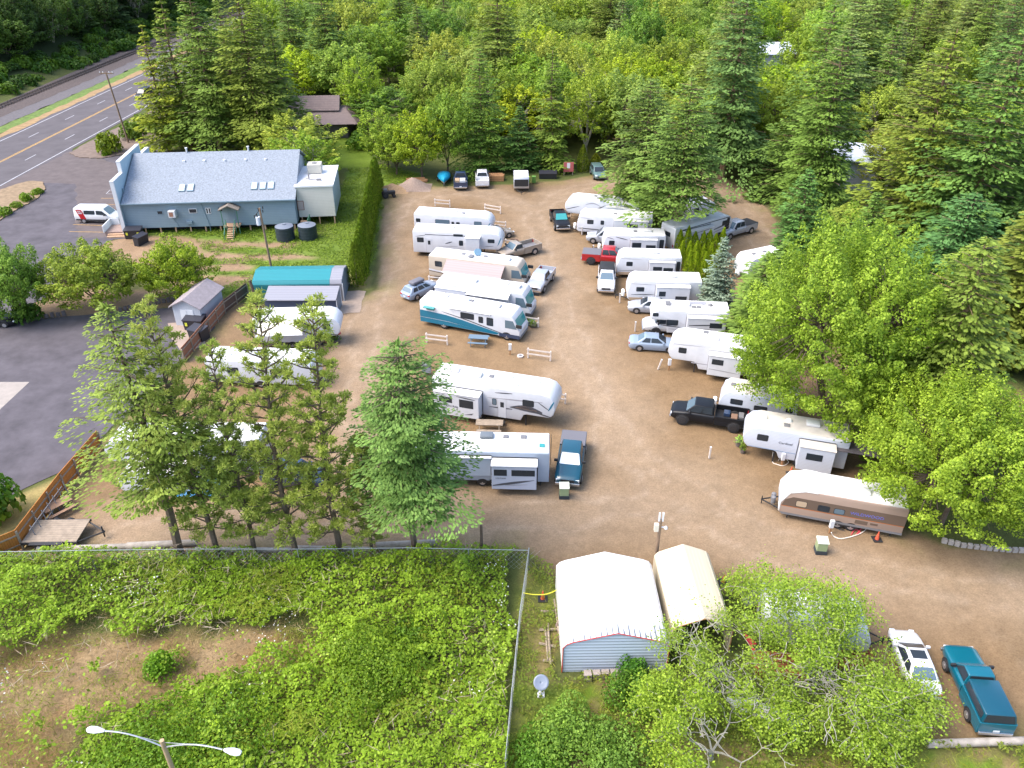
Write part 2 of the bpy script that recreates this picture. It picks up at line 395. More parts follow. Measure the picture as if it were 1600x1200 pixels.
M_CONC = mat("concrete", (.30, .265, .235), .9, var=.15, scale=1.5, bump=.1)
# highway frame
ha, hb = G(0, 253), G(225, 140)
hd = (hb - ha).normalized(); hn = Vector((-hd.y, hd.x, 0))
def HW(s, off): p = ha + hd * s + hn * off; return (p.x, p.y)
def hoff(px, py): return (G(px, py) - ha).dot(hn)
def hs(px, py): return (G(px, py) - ha).dot(hd)
oL = (hoff(0, 222) + hoff(240, 108)) / 2; oR = (hoff(0, 290) + hoff(236, 162)) / 2
def strip(name, o0, o1, z, m, s0=-90, s1=460, amp=0): return sheet(name, [HW(s0, o0), HW(s1, o0), HW(s1, o1), HW(s0, o1)], z, m, amp, 2.0)
strip("highway", oL + 1.2, oR - .8, .004, M_ROAD)
oV = hoff(0, 198); oG = hoff(0, 184)
strip("grass_verge", oV, oL + 2.6, .004, M_VERGE, amp=.35)
strip("dry_verge", oL + 2.9, oL + 1.0, .008, M_DRYV, amp=.3)
strip("gravel_road", oG + .5, oV, .004, M_GRAVEL, amp=.3)
strip("railway_bed", oG + 10.5, oG, .02, M_BALLAST, amp=.4)
ml = MB()
def dline(off, w, s0, s1, mi):
    a, b, c, d = HW(s0, off - w / 2), HW(s1, off - w / 2), HW(s1, off + w / 2), HW(s0, off + w / 2)
    ml.add([(*p, .0085) for p in (a, b, c, d)], [(0, 3, 2, 1)], mi)
dline(oL, .2, -90, 460, 0); dline(oR, .2, -90, 460, 0); dline(.13, .14, -90, 460, 1); dline(-.17, .14, -90, 460, 1)
for off, px, py in ((oL / 2, 67, 211), (oR / 2, 48, 246)):
    s = hs(px, py)
    for k in range(-10, 32): dline(off, .16, s + k * 12.2 - 1.6, s + k * 12.2 + 1.6, 0)
tag(ml.build("road_markings", [M_WLINE, M_YLINE]), kind="structure")
M_STEEL = mat("rail_steel", (.16, .13, .12), .5, .6); M_SLEEP = mat("sleeper_wood", (.07, .055, .05), .9, var=.3, scale=3)
rt = empty("railway_track", "railway track on dark ballast at the foot of the wooded hill", "railway track", G(120, 118))
rb = MB(); ro = oG + 5.0
for sgn in (-.72, .72):
    a = Vector((*HW(-60, ro + sgn), .2)) - rt.location; b = Vector((*HW(330, ro + sgn), .2)) - rt.location
    rb2 = MB(); rb2.cyl(a, b, .08, n=4); rb2.build("rail", M_STEEL, rt)
for k in range(-60, 330, 1):
    a = Vector((*HW(k, ro - 1.3), .1)) - rt.location; b = Vector((*HW(k, ro + 1.3), .1)) - rt.location
    rb.cyl(a, b, .11, n=4)
so_ = rb.build("sleepers", M_SLEEP, rt); so_["kind"] = "stuff"
# asphalt areas
sheet("parking_lot", PP([(-260, 470), (-260, 400), (0, 294), (112, 232), (118, 243), (150, 249), (205, 241), (245, 224), (252, 236), (200, 262), (200, 372), (178, 374), (150, 387), (100, 418), (72, 466), (0, 497), (-260, 570)]), .010, M_ASPH, .15)
sheet("lower_parking_lot", PP([(-260, 580), (0, 502), (60, 499), (150, 490), (272, 480), (332, 478), (336, 512), (290, 560), (106, 733), (0, 782), (-260, 900)]), .010, M_ASPH, .12)
sheet("worn_parking_bay", PP([(100, 250), (190, 262), (205, 300), (208, 368), (120, 372), (118, 290)]), .014, M_ASPH2, .25)
sheet("worn_entry", PP([(0, 292), (110, 236), (180, 255), (186, 288), (60, 286), (-30, 330)]), .018, M_ASPH2, .25)
sheet("concrete_pad", PP([(-100, 597), (46, 597), (0, 640), (-100, 730)]), .014, M_CONC, .0)
sheet("shed_pad", PP([(262, 505), (312, 503), (322, 540), (285, 552), (268, 530)]), .016, mat("dusty_slab", (.31, .24, .195), .9, var=.15, scale=1), .05)
sheet("carport_pad", PP([(535, 455), (572, 455), (566, 470), (562, 488), (530, 492), (528, 470)]), .006, mat("pale_gravel", (.30, .235, .185), .95, var=.2, scale=2, bump=.3), .25)
pm = MB()
def pline(a, b, w=.1, mi=0, z=.022):
    A = G(*a); B = G(*b); d = (B - A).normalized(); n_ = Vector((-d.y, d.x, 0)) * w / 2
    pm.add([(*(A - n_)[:2], z), (*(B - n_)[:2], z), (*(B + n_)[:2], z), (*(A + n_)[:2], z)], [(0, 1, 2, 3)], mi)
for a, b in (((108, 362), (163, 363)), ((114, 351), (174, 353)), ((152, 319), (182, 320)), ((158, 310), (185, 310))): pline(a, b, .1, 1)
for a, b in (((166, 303), (172, 297)), ((172, 297), (183, 296)), ((168, 303), (178, 303)), ((178, 303), (183, 298))): pline(a, b, .1, 0)
tag(pm.build("parking_lines", [M_WLINE, M_YLINE]), kind="structure")
# planted islands
def island(name, pts, z, m, amp=.15):
    p = jitter(PP(pts), .6, amp, 4)
    o = MB().xy(p, -.05, z).build(name, m); tag(o, kind="structure"); return o
M_BARK = mat("bark_mulch", (.24, .17, .10), .95, var=.35, scale=1.6, bump=.5)
M_MULCH = mat("brown_mulch", (.17, .125, .10), .95, var=.3, scale=1.6, bump=.5)
island("planted_island", [(-120, 365), (-60, 318), (20, 291), (45, 284), (66, 285), (72, 296), (60, 310), (20, 332), (0, 345), (-80, 385)], .14, M_BARK)
island("shrub_island", [(108, 240), (140, 222), (245, 170), (262, 180), (250, 215), (205, 240), (160, 248), (125, 247)], .14, M_MULCH)
# haze of the distance is left to the even daylight: the place is seen on a clear-aired overcast day
# ================================================================ TREES AND PLANTS
M_BARKB = mat("tree_bark", (.13, .095, .07), .95, var=.3, scale=4, bump=.4)
M_BARKG = mat("lichened_bark", (.34, .31, .24), .95, var=.3, scale=4, bump=.4)
M_BARKR = mat("reddish_bark", (.27, .17, .11), .95, var=.3, scale=4, bump=.4)
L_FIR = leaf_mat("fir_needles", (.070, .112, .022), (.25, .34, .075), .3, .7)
L_PINE = leaf_mat("pine_needles", (.22, .28, .05), (.54, .61, .15), .5)
L_DEC = leaf_mat("broad_leaves", (.085, .15, .012), (.37, .49, .065), .42)
L_CED = leaf_mat("arborvitae_sprays", (.065, .12, .006), (.22, .31, .02), .3, .7)
L_BUSH = leaf_mat("shrub_leaves", (.055, .115, .010), (.19, .31, .035), .35)
def unit(v): return v / np.maximum(np.linalg.norm(v, axis=-1, keepdims=True), 1e-9)

def limb_mesh(segs, n=6):
    """segs: list of (p0,p1,r0,r1)"""
    mb = MB()
    for a, b, r0, r1 in segs: mb.cyl(a, b, r0, r1, n, cap=False)
    return mb
def proto(name, trunk_mb, bark, V, tone, leafm, crown="crown"):
    root = bpy.data.objects.new(name, None); COL.objects.link(root); root.empty_display_size = .5
    t = trunk_mb.build("trunk", bark, root, smooth=True)
    np_mesh(crown, V, 4, leafm, tone, root)
    return root

def fir(seed, h=20.0, r=4.0, whorls=30, per=7, dens=1.0, droop=.5, base=.08, card=.62, gappy=.12, power=.85):
    rg = np.random.default_rng(seed); rr = random.Random(seed)
    Vs = []; Ts = []; segs = []
    bend = [(rr.uniform(-.15, .15), rr.uniform(-.15, .15)) for _ in range(6)]
    pts = [Vector((bend[i][0], bend[i][1], h * i / 5)) if i else Vector((0, 0, -.3)) for i in range(6)]
    for i in range(5): segs.append((pts[i], pts[i + 1], h * .013 * (1 - i / 5.2) + .02, h * .013 * (1 - (i + 1) / 5.2) + .02))
    for w in range(whorls):
        f = base + (1 - base) * ((w + rr.random() * .7) / whorls) ** .95
        z0 = h * f; R = r * ((1 - f) / (1 - base)) ** power * (.93 if f > .2 else .8 + f) * rr.uniform(.8, 1.15)
        R = max(R, .35)
        nb = max(5, int(per * (.78 + .34 * (1 - f)))); a0 = rr.random() * 6.28
        for b in range(nb):
            if rr.random() < gappy and f < .9: continue
            az = a0 + 6.283 * b / nb + rr.uniform(-.35, .35); L = R * rr.uniform(.62, 1.2) * (1 + .22 * math.sin(az * 2 + seed + f * 5) + .14 * math.sin(az * 3 + seed * 2))
            lift = (.55 - droop * (1.25 - f)) + rr.uniform(-.12, .12)
            n = max(16, int(L * L ** .5 * 11 * dens)); s = rg.random(n) ** .62
            up = lift * s - .28 * s * s * L * .35 + .10 * np.maximum(s - .8, 0) * 5 * .4
            wid = (.40 * L * np.sin(np.clip(s * 2.6 + .2, 0, 3.14)) + .14)
            lat = rg.uniform(-1, 1, n)
            rad = s * L; lt = lat * wid
            ca_, sa = math.cos(az), math.sin(az)
            droopz = -np.abs(lat) * wid * .42 - rg.random(n) * .12
            P = np.stack([rad * ca_ - lt * sa, rad * sa + lt * ca_, z0 + up * L * .5 + droopz], 1)
            dirn = np.stack([ca_ - lat * sa * 1.1, sa + lat * ca_ * 1.1, -.30 + rg.uniform(-.25, .25, n)], 1)
            N = unit(np.stack([rg.normal(0, .35, n), rg.normal(0, .35, n), np.ones(n)], 1))
            sz = card * (.55 + .6 * rg.random(n)) * (.70 + .34 * (1 - f))
            tb = rr.uniform(-.14, .14)
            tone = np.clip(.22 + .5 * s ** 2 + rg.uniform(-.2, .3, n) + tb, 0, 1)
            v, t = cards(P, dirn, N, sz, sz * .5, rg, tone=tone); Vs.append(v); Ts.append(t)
            if L > 1.0 and b % 2 == 0:
                e = Vector((ca_ * L * .8, sa * L * .8, z0 + lift * L * .35)); segs.append((Vector((0, 0, z0)), e, .05, .015))
    V = np.concatenate(Vs); T = np.concatenate(Ts)
    top = np.array([[0, 0, h * .985]]); v, t = cards(np.repeat(top, 8, 0) + rg.normal(0, .06, (8, 3)), np.array([[0, 0, 1.]] * 8) + rg.normal(0, .3, (8, 3)), unit(rg.normal(0, 1, (8, 3))), .7, .2, rg)
    return np.concatenate([V, v]), np.concatenate([T, t]), limb_mesh(segs, 6)

def pine(seed, h=17.0, r=3.3, n_br=92, tuft=.74, low=.12, ncard=54):
    rg = np.random.default_rng(seed); rr = random.Random(seed); Vs = []; Ts = []; segs = []
    lean = (rr.uniform(-.5, .5), rr.uniform(-.5, .5))
    def tp(f): return Vector((lean[0] * f * f + .12 * math.sin(f * 7 + seed), lean[1] * f * f + .12 * math.cos(f * 6 + seed), h * f - .3 * (f < .01)))
    for i in range(8): segs.append((tp(i / 8), tp((i + 1) / 8), .21 * (1 - i / 8.6), .21 * (1 - (i + 1) / 8.6)))
    tufts = []
    for b in range(n_br):
        f = low + (1 - low) * (b + rr.random()) / n_br; az = b * 2.4 + rr.uniform(-.5, .5)
        L = r * ((1 - f) ** .62 + .08) * rr.uniform(.5, 1.15) * (.8 if f < .3 else 1)
        p0 = tp(f); d = Vector((math.cos(az), math.sin(az), rr.uniform(-.1, .35) + .5 * f))
        mid = p0 + d * L * .5; end = p0 + d * L + Vector((0, 0, L * .12))
        segs.append((p0, mid, .055, .035)); segs.append((mid, end, .035, .015))
        k = max(1, int(L * 2.6)); 
        for j in range(k):
            s = .35 + .65 * (j + rr.random()) / k if k > 1 else 1
            q = p0.lerp(end, s) + Vector((rr.uniform(-.55, .55), rr.uniform(-.55, .55), rr.uniform(-.1, .35))) * (L * .3)
            if rr.random() < .16: 
                segs.append((p0.lerp(end, s), q, .015, .006)); continue
            tufts.append((q, tuft * rr.uniform(.55, 1.05), rr.uniform(0, .6))); segs.append((p0.lerp(end, max(0, s - .15)), q, .02, .008))
    tufts.append((tp(1), .6, .5))
    for q, sz, tb in tufts:
        n = ncard; d = unit(rg.normal(0, 1, (n, 3)) + np.array([0, 0, .55]))
        rad = sz * (.12 + .45 * rg.random((n, 1)))
        off = d * rad * np.array([1, 1, .7])
        v, t = cards(np.array(q) + off, d + rg.normal(0, .35, (n, 3)), unit(rg.normal(0, 1, (n, 3))), .27, .07, rg, tone=np.clip(tb * .7 + rg.random(n) * .55, 0, 1))
        Vs.append(v); Ts.append(t)
    return np.concatenate(Vs), np.concatenate(Ts), limb_mesh(segs, 6)

def broad(seed, h=11.0, r=4.5, n_cl=80, per=170, leaf=.30, cl=1.1, base=.22, bright=0.0, spiky=0.0, flat=.8, twigs=True, bark_r=.02):
    rg = np.random.default_rng(seed); rr = random.Random(seed); Vs = []; Ts = []; segs = []
    cz = h * (base + (1 - base) * .47); rz = h * (1 - base) * .53
    lobes = [(rr.uniform(0, 6.28), rr.uniform(-.4, .8), rr.uniform(.75, 1.15)) for _ in range(9)]
    k = 0
    segs.append((Vector((0, 0, -.3)), Vector((.1, 0, h * base)), h * bark_r, h * bark_r * .75)); fork = Vector((.1, 0, h * base)); mids = []
    for a in range(6):
        t = a * 1.05 + rr.random(); m = Vector((math.cos(t) * r * .4, math.sin(t) * r * .4, cz + rr.uniform(-.2, .35) * rz)); segs.append((fork, m, h * bark_r * .5, h * bark_r * .25)); mids.append(m)
    ga = math.pi * (3 - 5 ** .5)
    for i in range(n_cl):
        y = 1 - (i + .5) / n_cl * 1.72                      # from the top down to below the waist
        ph = ga * i + rr.uniform(-.3, .3)
        q = math.sqrt(max(0, 1 - y * y)); dv = Vector((math.cos(ph) * q, math.sin(ph) * q, y))
        s = rr.uniform(.66, 1.0) if rr.random() < .72 else rr.uniform(.3, .7)
        for la, lz, lm in lobes:
            dd = dv.dot(Vector((math.cos(la) * math.sqrt(1 - lz * lz), math.sin(la) * math.sqrt(1 - lz * lz), lz)))
            if dd > .75: s *= 1 + (lm - 1) * (dd - .75) * 4
        c = Vector((dv.x * r * s, dv.y * r * s, cz + dv.z * rz * s))
        cr = cl * rr.uniform(.65, 1.3)
        m = min(mids, key=lambda m_: (m_ - c).length); 
        if twigs: segs.append((m, m.lerp(c, .8), .045, .012))
        n = int(per * cr ** 2 / cl ** 2 * .9); d = unit(rg.normal(0, 1, (n, 3)))
        d[:, 2] = np.abs(d[:, 2]) * np.where(rg.random(n) < .8, 1, -1)
        rad = cr * (.55 + .5 * rg.random((n, 1)) ** .6)
        if spiky:
            ax = unit(np.array([[dv.x, dv.y, dv.z + .9]])); al = rg.random((n, 1)) ** 1.3
            P = np.array(c) + ax * (al * cr * (.9 + 2.2 * spiky) - cr * .4) + d * cr * (.9 - .5 * spiky) * (1.15 - .8 * al) * np.array([1, 1, flat])
        else: P = np.array(c) + d * rad * np.array([1, 1, flat])
        N = unit(d * .7 + np.array([dv.x, dv.y, dv.z + .8]) * .5 + rg.normal(0, .55, (n, 3)))
        D = np.cross(N, rg.normal(0, 1, (n, 3)))
        lz_ = leaf * (.6 + .7 * rg.random(n)); tb = rr.uniform(-.16, .2)
        v, t = cards(P, D, N, lz_, lz_ * .72, rg, tone=np.clip(.38 + bright + 1.25 * tb + rg.normal(0, .26, n), 0, 1)); Vs.append(v); Ts.append(t)
    return np.concatenate(Vs), np.concatenate(Ts), limb_mesh(segs, 6)

def column(seed, h=5.0, r=.75, n=1500, leaf=.26):
    rg = np.random.default_rng(seed)
    f = rg.random(n) ** .9; z = .1 + f * (h - .1); R = r * np.clip(np.sin(np.clip((1 - f) * 1.9 + .08, 0, 1.57)), .1, 1) * (.8 + .25 * rg.random(n))
    az = rg.random(n) * 6.283; R = R * (1 + .14 * np.sin(az * 3 + seed + z * 1.2)) * np.where(f < .06, .8, 1)
    P = np.stack([R * np.cos(az), R * np.sin(az), z], 1)
    D = np.stack([np.cos(az) * .35, np.sin(az) * .35, np.ones(n)], 1) + rg.normal(0, .2, (n, 3))
    N = np.stack([np.cos(az), np.sin(az), np.full(n, .35)], 1) + rg.normal(0, .35, (n, 3))
    l_ = leaf * (.7 + .7 * rg.random(n))
    V, T = cards(P, D, unit(N), l_, l_ * .4, rg, tone=np.clip(.25 + .35 * f + rg.normal(0, .2, n) + .2 * np.sin(az * 5 + seed), 0, 1))
    return V, T, limb_mesh([(Vector((0, 0, -.2)), Vector((0, 0, h * .9)), .07, .02)])

def bush(seed, r=1.0, h=1.0, n=900, leaf=.2, lobes=7):
    rg = np.random.default_rng(seed); Vs = []; Ts = []
    for k in range(lobes):
        a = rg.random() * 6.28; q = rg.random() ** .5 * r * .6; cx, cy = q * math.cos(a), q * math.sin(a); cr = r * rg.uniform(.4, .6)
        m = n // lobes; d = unit(rg.normal(0, 1, (m, 3))); d[:, 2] = np.abs(d[:, 2])
        P = np.stack([cx + d[:, 0] * cr, cy + d[:, 1] * cr, h * (.15 + .85 * d[:, 2] * rg.uniform(.75, 1.0) * (.85 + .15 * rg.random(m)))], 1)
        l_ = leaf * (.6 + .7 * rg.random(m)); N = unit(d + rg.normal(0, .5, (m, 3)))
        v, t = cards(P, np.cross(N, rg.normal(0, 1, (m, 3))), N, l_, l_ * .7, rg, tone=np.clip(rg.uniform(.2, .6) + rg.normal(0, .2, m), 0, 1)); Vs.append(v); Ts.append(t)
    return np.concatenate(Vs), np.concatenate(Ts), limb_mesh([(Vector((0, 0, -.1)), Vector((0, 0, h * .6)), .05, .02)])

PROTO = {}      # kind -> list of (root, nominal height, nominal radius), first use takes the original
def reg(kind, name, gen, bark, leafm, h, r, crown="crown"):
    V_, T_, tm = gen
    PROTO.setdefault(kind, []).append([proto(name, tm, bark, V_, T_, leafm, crown), h, r, False])
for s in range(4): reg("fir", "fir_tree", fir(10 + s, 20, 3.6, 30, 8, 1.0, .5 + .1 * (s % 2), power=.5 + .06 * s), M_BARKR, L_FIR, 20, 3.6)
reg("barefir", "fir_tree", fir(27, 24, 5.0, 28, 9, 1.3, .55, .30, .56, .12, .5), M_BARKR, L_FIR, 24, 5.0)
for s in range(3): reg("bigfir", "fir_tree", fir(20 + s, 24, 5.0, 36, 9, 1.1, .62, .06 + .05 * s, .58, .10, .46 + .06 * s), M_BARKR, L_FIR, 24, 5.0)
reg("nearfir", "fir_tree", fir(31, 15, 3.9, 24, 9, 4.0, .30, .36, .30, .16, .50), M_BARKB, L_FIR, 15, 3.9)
reg("nearfir", "fir_tree", fir(33, 17, 3.9, 26, 7, 3.2, .30, .32, .31, .28, .55), M_BARKB, L_FIR, 17, 3.9)
for s in range(4): reg("pine", "pine_tree", pine(40 + s, 17, 3.3), M_BARKB, L_PINE, 17, 3.3)
for s in range(4): reg("leafy", "broadleaf_tree", broad(50 + s, 12, 4.6, 110, 105, .34, 1.1, .15, .05, .3), M_BARKB, L_DEC, 12, 4.6)
for s in range(3): reg("alder", "alder_tree", broad(60 + s, 12, 3.8, 130, 90, .26, .75, .12, .10, .5), M_BARKG, L_DEC, 12, 3.8)
reg("maple", "maple_tree", broad(70, 14, 6.2, 440, 280, .16, .95, .05, .08, .45, .75), M_BARKB, L_DEC, 14, 6.2)
reg("lime", "broadleaf_tree", broad(71, 9, 5.6, 380, 260, .145, .85, .16, .12, .4, .5), M_BARKB, L_DEC, 9, 5.6)
for s in range(2): reg("lotleafy", "broadleaf_tree", broad(80 + s, 7, 3.8, 170, 150, .20, .75, .1, .05, .3, .7), M_BARKB, L_DEC, 7, 3.8)
for s in range(3): reg("column", "arborvitae", column(90 + s), M_BARKB, L_CED, 5, .75)
for s in range(3): reg("bush", "shrub", bush(95 + s), M_BARKB, L_BUSH, 1, 1, "foliage")
reg("spruce", "blue_spruce_tree", fir(99, 9, 2.4, 24, 9, 2.0, .2, .02, .40, .05, .62), M_BARKB, L_FIR, 9, 2.4)
rT = random.Random(3)
CNT = {}
def plant(kind, P, h, r, col=(1, 1, 1), label=None, cat="tree", group=None, variant=None, rz=None):
    L = PROTO[kind]; i = CNT.get(kind, 0); CNT[kind] = i + 1
    e = L[(variant if variant is not None else i) % len(L)]
    if not e[3]: o = e[0]; e[3] = True
    else: o = copy_tree(e[0])
    o.location = P; o.rotation_euler = (0, 0, rT.random() * 6.28 if rz is None else rz)
    o.scale = (r / e[2], r / e[2], h / e[1])
    for c in o.children:
        if c.name.split(".")[0] in ("crown", "foliage"): c.color = (*col, 1)
    tag(o, label, cat, group); return o
def tree_b(kind, bx, by, ty, r, col, label, **k):
    """base pixel and the pixel row of the top"""
    P = G(bx, by); return plant(kind, P, height_to(P, ty), r, col, label, **k)
def tree_t(kind, tx, ty, h, r, col, label, **k):
    P = G(tx, ty, h); P.z = 0; return plant(kind, P, h, r, col, label, **k)

YG = (1.35, 1.25, .7); MG = (1, 1, 1); DG = (.62, .72, .8); BG = (.85, 1.05, 1.35); PG = (1.2, 1.15, 1.25); OL = (1.35, 1.0, .65); BR = (1.5, 1.45, .6)
OR = ["first", "second", "third", "fourth", "fifth", "sixth", "seventh", "eighth", "ninth", "tenth", "eleventh", "twelfth", "thirteenth", "fourteenth", "fifteenth", "sixteenth", "seventeenth",
      "eighteenth", "nineteenth", "twentieth"] + [t + "-" + u for t in ("twenty", "thirty", "forty", "fifty") for u in ("first", "second", "third", "fourth", "fifth", "sixth", "seventh", "eighth", "ninth", "tenth")]
# front row along the fence
tree_b("nearfir", 281, 866, 474, 4.9, (1.3, 1.25, .95), "light green spruce with long drooping boughs beside the flatbed trailer, first of the row", variant=1, rz=1)
PG_ = "pines along the chain link fence"
tree_b("pine", 338, 868, 476, 3.4, (1.0, .98, .9), "pine in the front row just right of the drooping spruce", group=PG_)
tree_b("pine", 398, 868, 545, 2.9, (.95, 1.0, .9), "shorter thin pine, second pine from the drooping spruce", group=PG_)
tree_b("pine", 462, 870, 474, 3.6, (1, 1, .9), "pine with the stoutest dark trunk, third pine from the drooping spruce", group=PG_)
tree_b("pine", 530, 868, 480, 3.5, (1.05, 1.05, .9), "tall pine left of the dense green fir, over the gravel edge", group=PG_)
tree_b("pine", 583, 868, 680, 1.9, (.95, .95, .9), "thin half bare pine touching the dense green fir", group=PG_)
tree_b("nearfir", 649, 868, 530, 4.5, (.95, 1.15, 1.15), "dense green fir with a narrow top in front of the long fifth wheel trailer", variant=0, rz=2)
# right side near the trailers
tree_b("maple", 1282, 668, 356, 7.3, (1.18, 1.22, .9), "big bright green maple spreading over the trailers on the right", cat="tree", rz=0)
tree_b("bigfir", 1432, 712, 372, 5.6, (1.15, 1.15, .8), "olive green fir standing right behind the big bright maple")
tree_b("fir", 1182, 545, 395, 4.4, (1.05, 1.15, .9), "fir between the blue spruce and the big maple")
tree_b("lime", 1470, 818, 622, 6.3, (1.16, 1.18, .82), "spreading yellow green tree over the end of the brown trailer")
tree_b("spruce", 1118, 478, 372, 2.3, (1.45, 1.35, 4.4), "small blue spruce beside the arborvitae clump", rz=0)
tree_b("barefir", 1052, 384, 120, 5.6, (.95, 1.08, .9), "big fir with a bare lower trunk over the trailers")
tree_b("bigfir", 1000, 338, 122, 5.9, (1.0, 1.08, .95), "big fir hiding the back ends of the far trailers", variant=0)
tree_b("bigfir", 1128, 278, -60, 7.0, (.82, 1.0, 1.15), "tallest grey green fir behind the far dirt turnaround")
tree_b("bigfir", 1246, 312, 5, 6.0, (.9, 1.05, .85), "large fir right of the tallest grey green fir")
tree_b("bigfir", 1264, 342, 50, 5.8, (.95, 1.1, .8), "large fir with a reddish trunk left of the white roof in the woods")
tree_b("fir", 1240, 395, 262, 3.3, (.8, 1.15, 1.2), "small blue green fir below the white roof in the woods")
tree_b("bigfir", 1404, 392, 45, 7.4, (1.25, 1.15, .7), "yellow olive fir, broad, right of the white roof in the woods")
tree_b("bigfir", 1490, 420, 45, 7.8, (.85, 1.1, 1.0), "dark green fir, broad, near the right edge of the woods")
tree_b("bigfir", 1592, 430, 60, 7.2, (.8, 1.05, 1.25), "blue green fir at the right edge of the woods")
tree_b("bigfir", 1462, 500, 300, 6.2, (.65, 1.0, 1.3), "dark blue green fir with layered boughs behind the olive fir")
tree_b("bigfir", 1565, 560, 300, 6.8, (1.2, 1.05, .75), "brownish olive cedar above the dirt track on the right")
tree_b("fir", 1340, 430, 300, 3.6, (.95, 1.15, .9), "fir directly above the big bright maple")
tree_b("bigfir", 1640, 560, 250, 5.6, (1.0, 1.0, .8), "brownish cedar cut off by the right edge")
tree_b("fir", 1208, 500, 378, 4.4, (.95, 1.12, .9), "fir hiding the trailer roof behind the blue spruce")
# by the blue shop building
for bx, by, ty, r, c, lb in ((322, 222, 25, 4.4, (1.2, 1.15, .7), "conifer filling the gap left of the tall mid green conifer"), (378, 224, 0, 5.0, (1.05, 1.1, .75), "conifer filling the gap behind the tall leaning conifer"), (282, 214, 60, 3.6, (1.5, 1.35, .6), "yellow green conifer close behind the highway pair"), (432, 205, 20, 4.6, (1.0, 1.05, .7), "conifer just left of the brown roof")):
    tree_b("fir", bx, by, ty, r, c, lb)
rR = random.Random(12); s0_ = hs(236, 162)
for k in range(22):
    s_ = s0_ + 12 + k * 5.6; x_, y_ = HW(s_, oR - 7.5 - rR.uniform(0, 5)); lx, ly = PX(x_, y_)
    if ly < -20 or (395 < lx < 470 and ly < 60): continue
    kd = rR.choice(("alder", "leafy", "fir")); plant(kd, Vector((x_, y_, 0)), rR.uniform(8, 15), rR.uniform(4.2, 5.6), rR.choice(((1.2, 1.15, .8), (1.35, 1.3, .9), (1.0, 1.05, .8))), f"{'fir' if kd == 'fir' else 'leafy tree'} lining the right side of the highway, {OR[k]} from the shrub island", group="trees lining the right side of the highway")
tree_b("fir", 266, 240, 38, 4.2, (1.75, 1.45, .55), "yellow green conifer nearest the highway behind the blue building")
tree_b("fir", 300, 236, -8, 4.6, (1.25, 1.2, .7), "second conifer from the highway behind the blue building")
tree_b("bigfir", 345, 242, -45, 6.4, (.95, 1.05, .75), "tall mid green conifer behind the ridge of the blue building")
tree_b("bigfir", 412, 246, -45, 7.8, (1.2, 1.1, .7), "tall leaning conifer behind the right half of the blue building")
tree_b("fir", 450, 232, 40, 5.2, (1.05, 1.05, .75), "conifer between the blue building and the brown roof")
tree_b("bigfir", 520, 158, -25, 6.2, (.8, .95, .8), "dark conifer behind the brown roofed house")
tree_b("bigfir", 466, 150, -30, 5.6, (.85, .95, .85), "dark conifer above the brown roof, left one")
tree_b("lotleafy", 38, 498, 388, 3.4, (.85, 1.0, 1.0), "round dark green tree at the left edge between the parking lots")
tree_b("lotleafy", 160, 482, 385, 4.7, (1.15, 1.05, .85), "spreading olive green tree between the parking lots")
tree_b("lotleafy", 285, 468, 380, 3.5, (1.2, 1.15, .55), "bright yellow green tree left of the grey storage shed")
tree_b("bush", 47, 500, 470, 1.6, (.55, .7, .6), "dark rounded shrub under the tree at the left edge", cat="shrub")
tree_b("bush", -6, 815, 752, 2.2, (.8, 1.0, .8), "dark leafy shrub at the left edge of the lower parking lot", cat="shrub")
for bx, by, ty, r, c, lb in ((172, 240, 205, 2.2, (1.5, 1.15, .5), "large yellow green shrub on the island by the highway"), (166, 243, 233, .95, (1.6, 1.5, .4), "small bright clipped shrub in front of the large island shrub"),
                             (212, 218, 188, 2.4, (1.0, .95, .7), "dark green shrub behind the utility pole base"), (232, 206, 176, 2.4, (1.6, 1.35, .75), "yellow tinged flowering shrub touching the conifers"),
                             (41, 314, 300, 1.1, (1.5, 1.4, .5), "shrub in the middle of the planted island"), (60, 303, 293, 1.0, (1.4, 1.3, .5), "shrub at the right tip of the planted island"),
                             (27, 324, 315, 1.0, (1.4, 1.2, .6), "low shrub near the front edge of the planted island"), (4, 336, 322, 1.5, (1.3, 1.25, .6), "wide shrub where the left edge cuts the planted island")):
    tree_b("bush", bx, by, ty, r, c, lb, cat="shrub")
# the tall hedge and the clump
hA, hB = G(560, 447), G(590, 297); nh = int((hB - hA).length / 1.05)
for k in range(nh + 1):
    p = hA.lerp(hB, k / nh) + Vector((rT.uniform(-.12, .12), 0, 0))
    plant("column", p, rT.uniform(4.5, 5.3), rT.uniform(.8, .92), (1, rT.uniform(.95, 1.1), 1), f"columnar arborvitae in the tall hedge, {OR[k]} from the carport end", group="arborvitae hedge between the lawn and the gravel")
k = 0
for row, (a, b, n) in enumerate((((1058, 398), (1128, 404), 7), ((1062, 418), (1118, 424), 6), ((1072, 440), (1110, 446), 4))):
    for j in range(n):
        q = j / (n - 1); k += 1
        plant("column", G(a[0] + (b[0] - a[0]) * q, a[1] + (b[1] - a[1]) * q) + Vector((rT.uniform(-.2, .2), rT.uniform(-.2, .2), 0)), rT.uniform(3.0, 3.9), .62, (2.0, 1.8, 1.1),
              f"arborvitae in the clump by the blue spruce, {OR[j]} from left in the {('back', 'middle', 'front')[row]} row", group="arborvitae clump by the blue spruce")
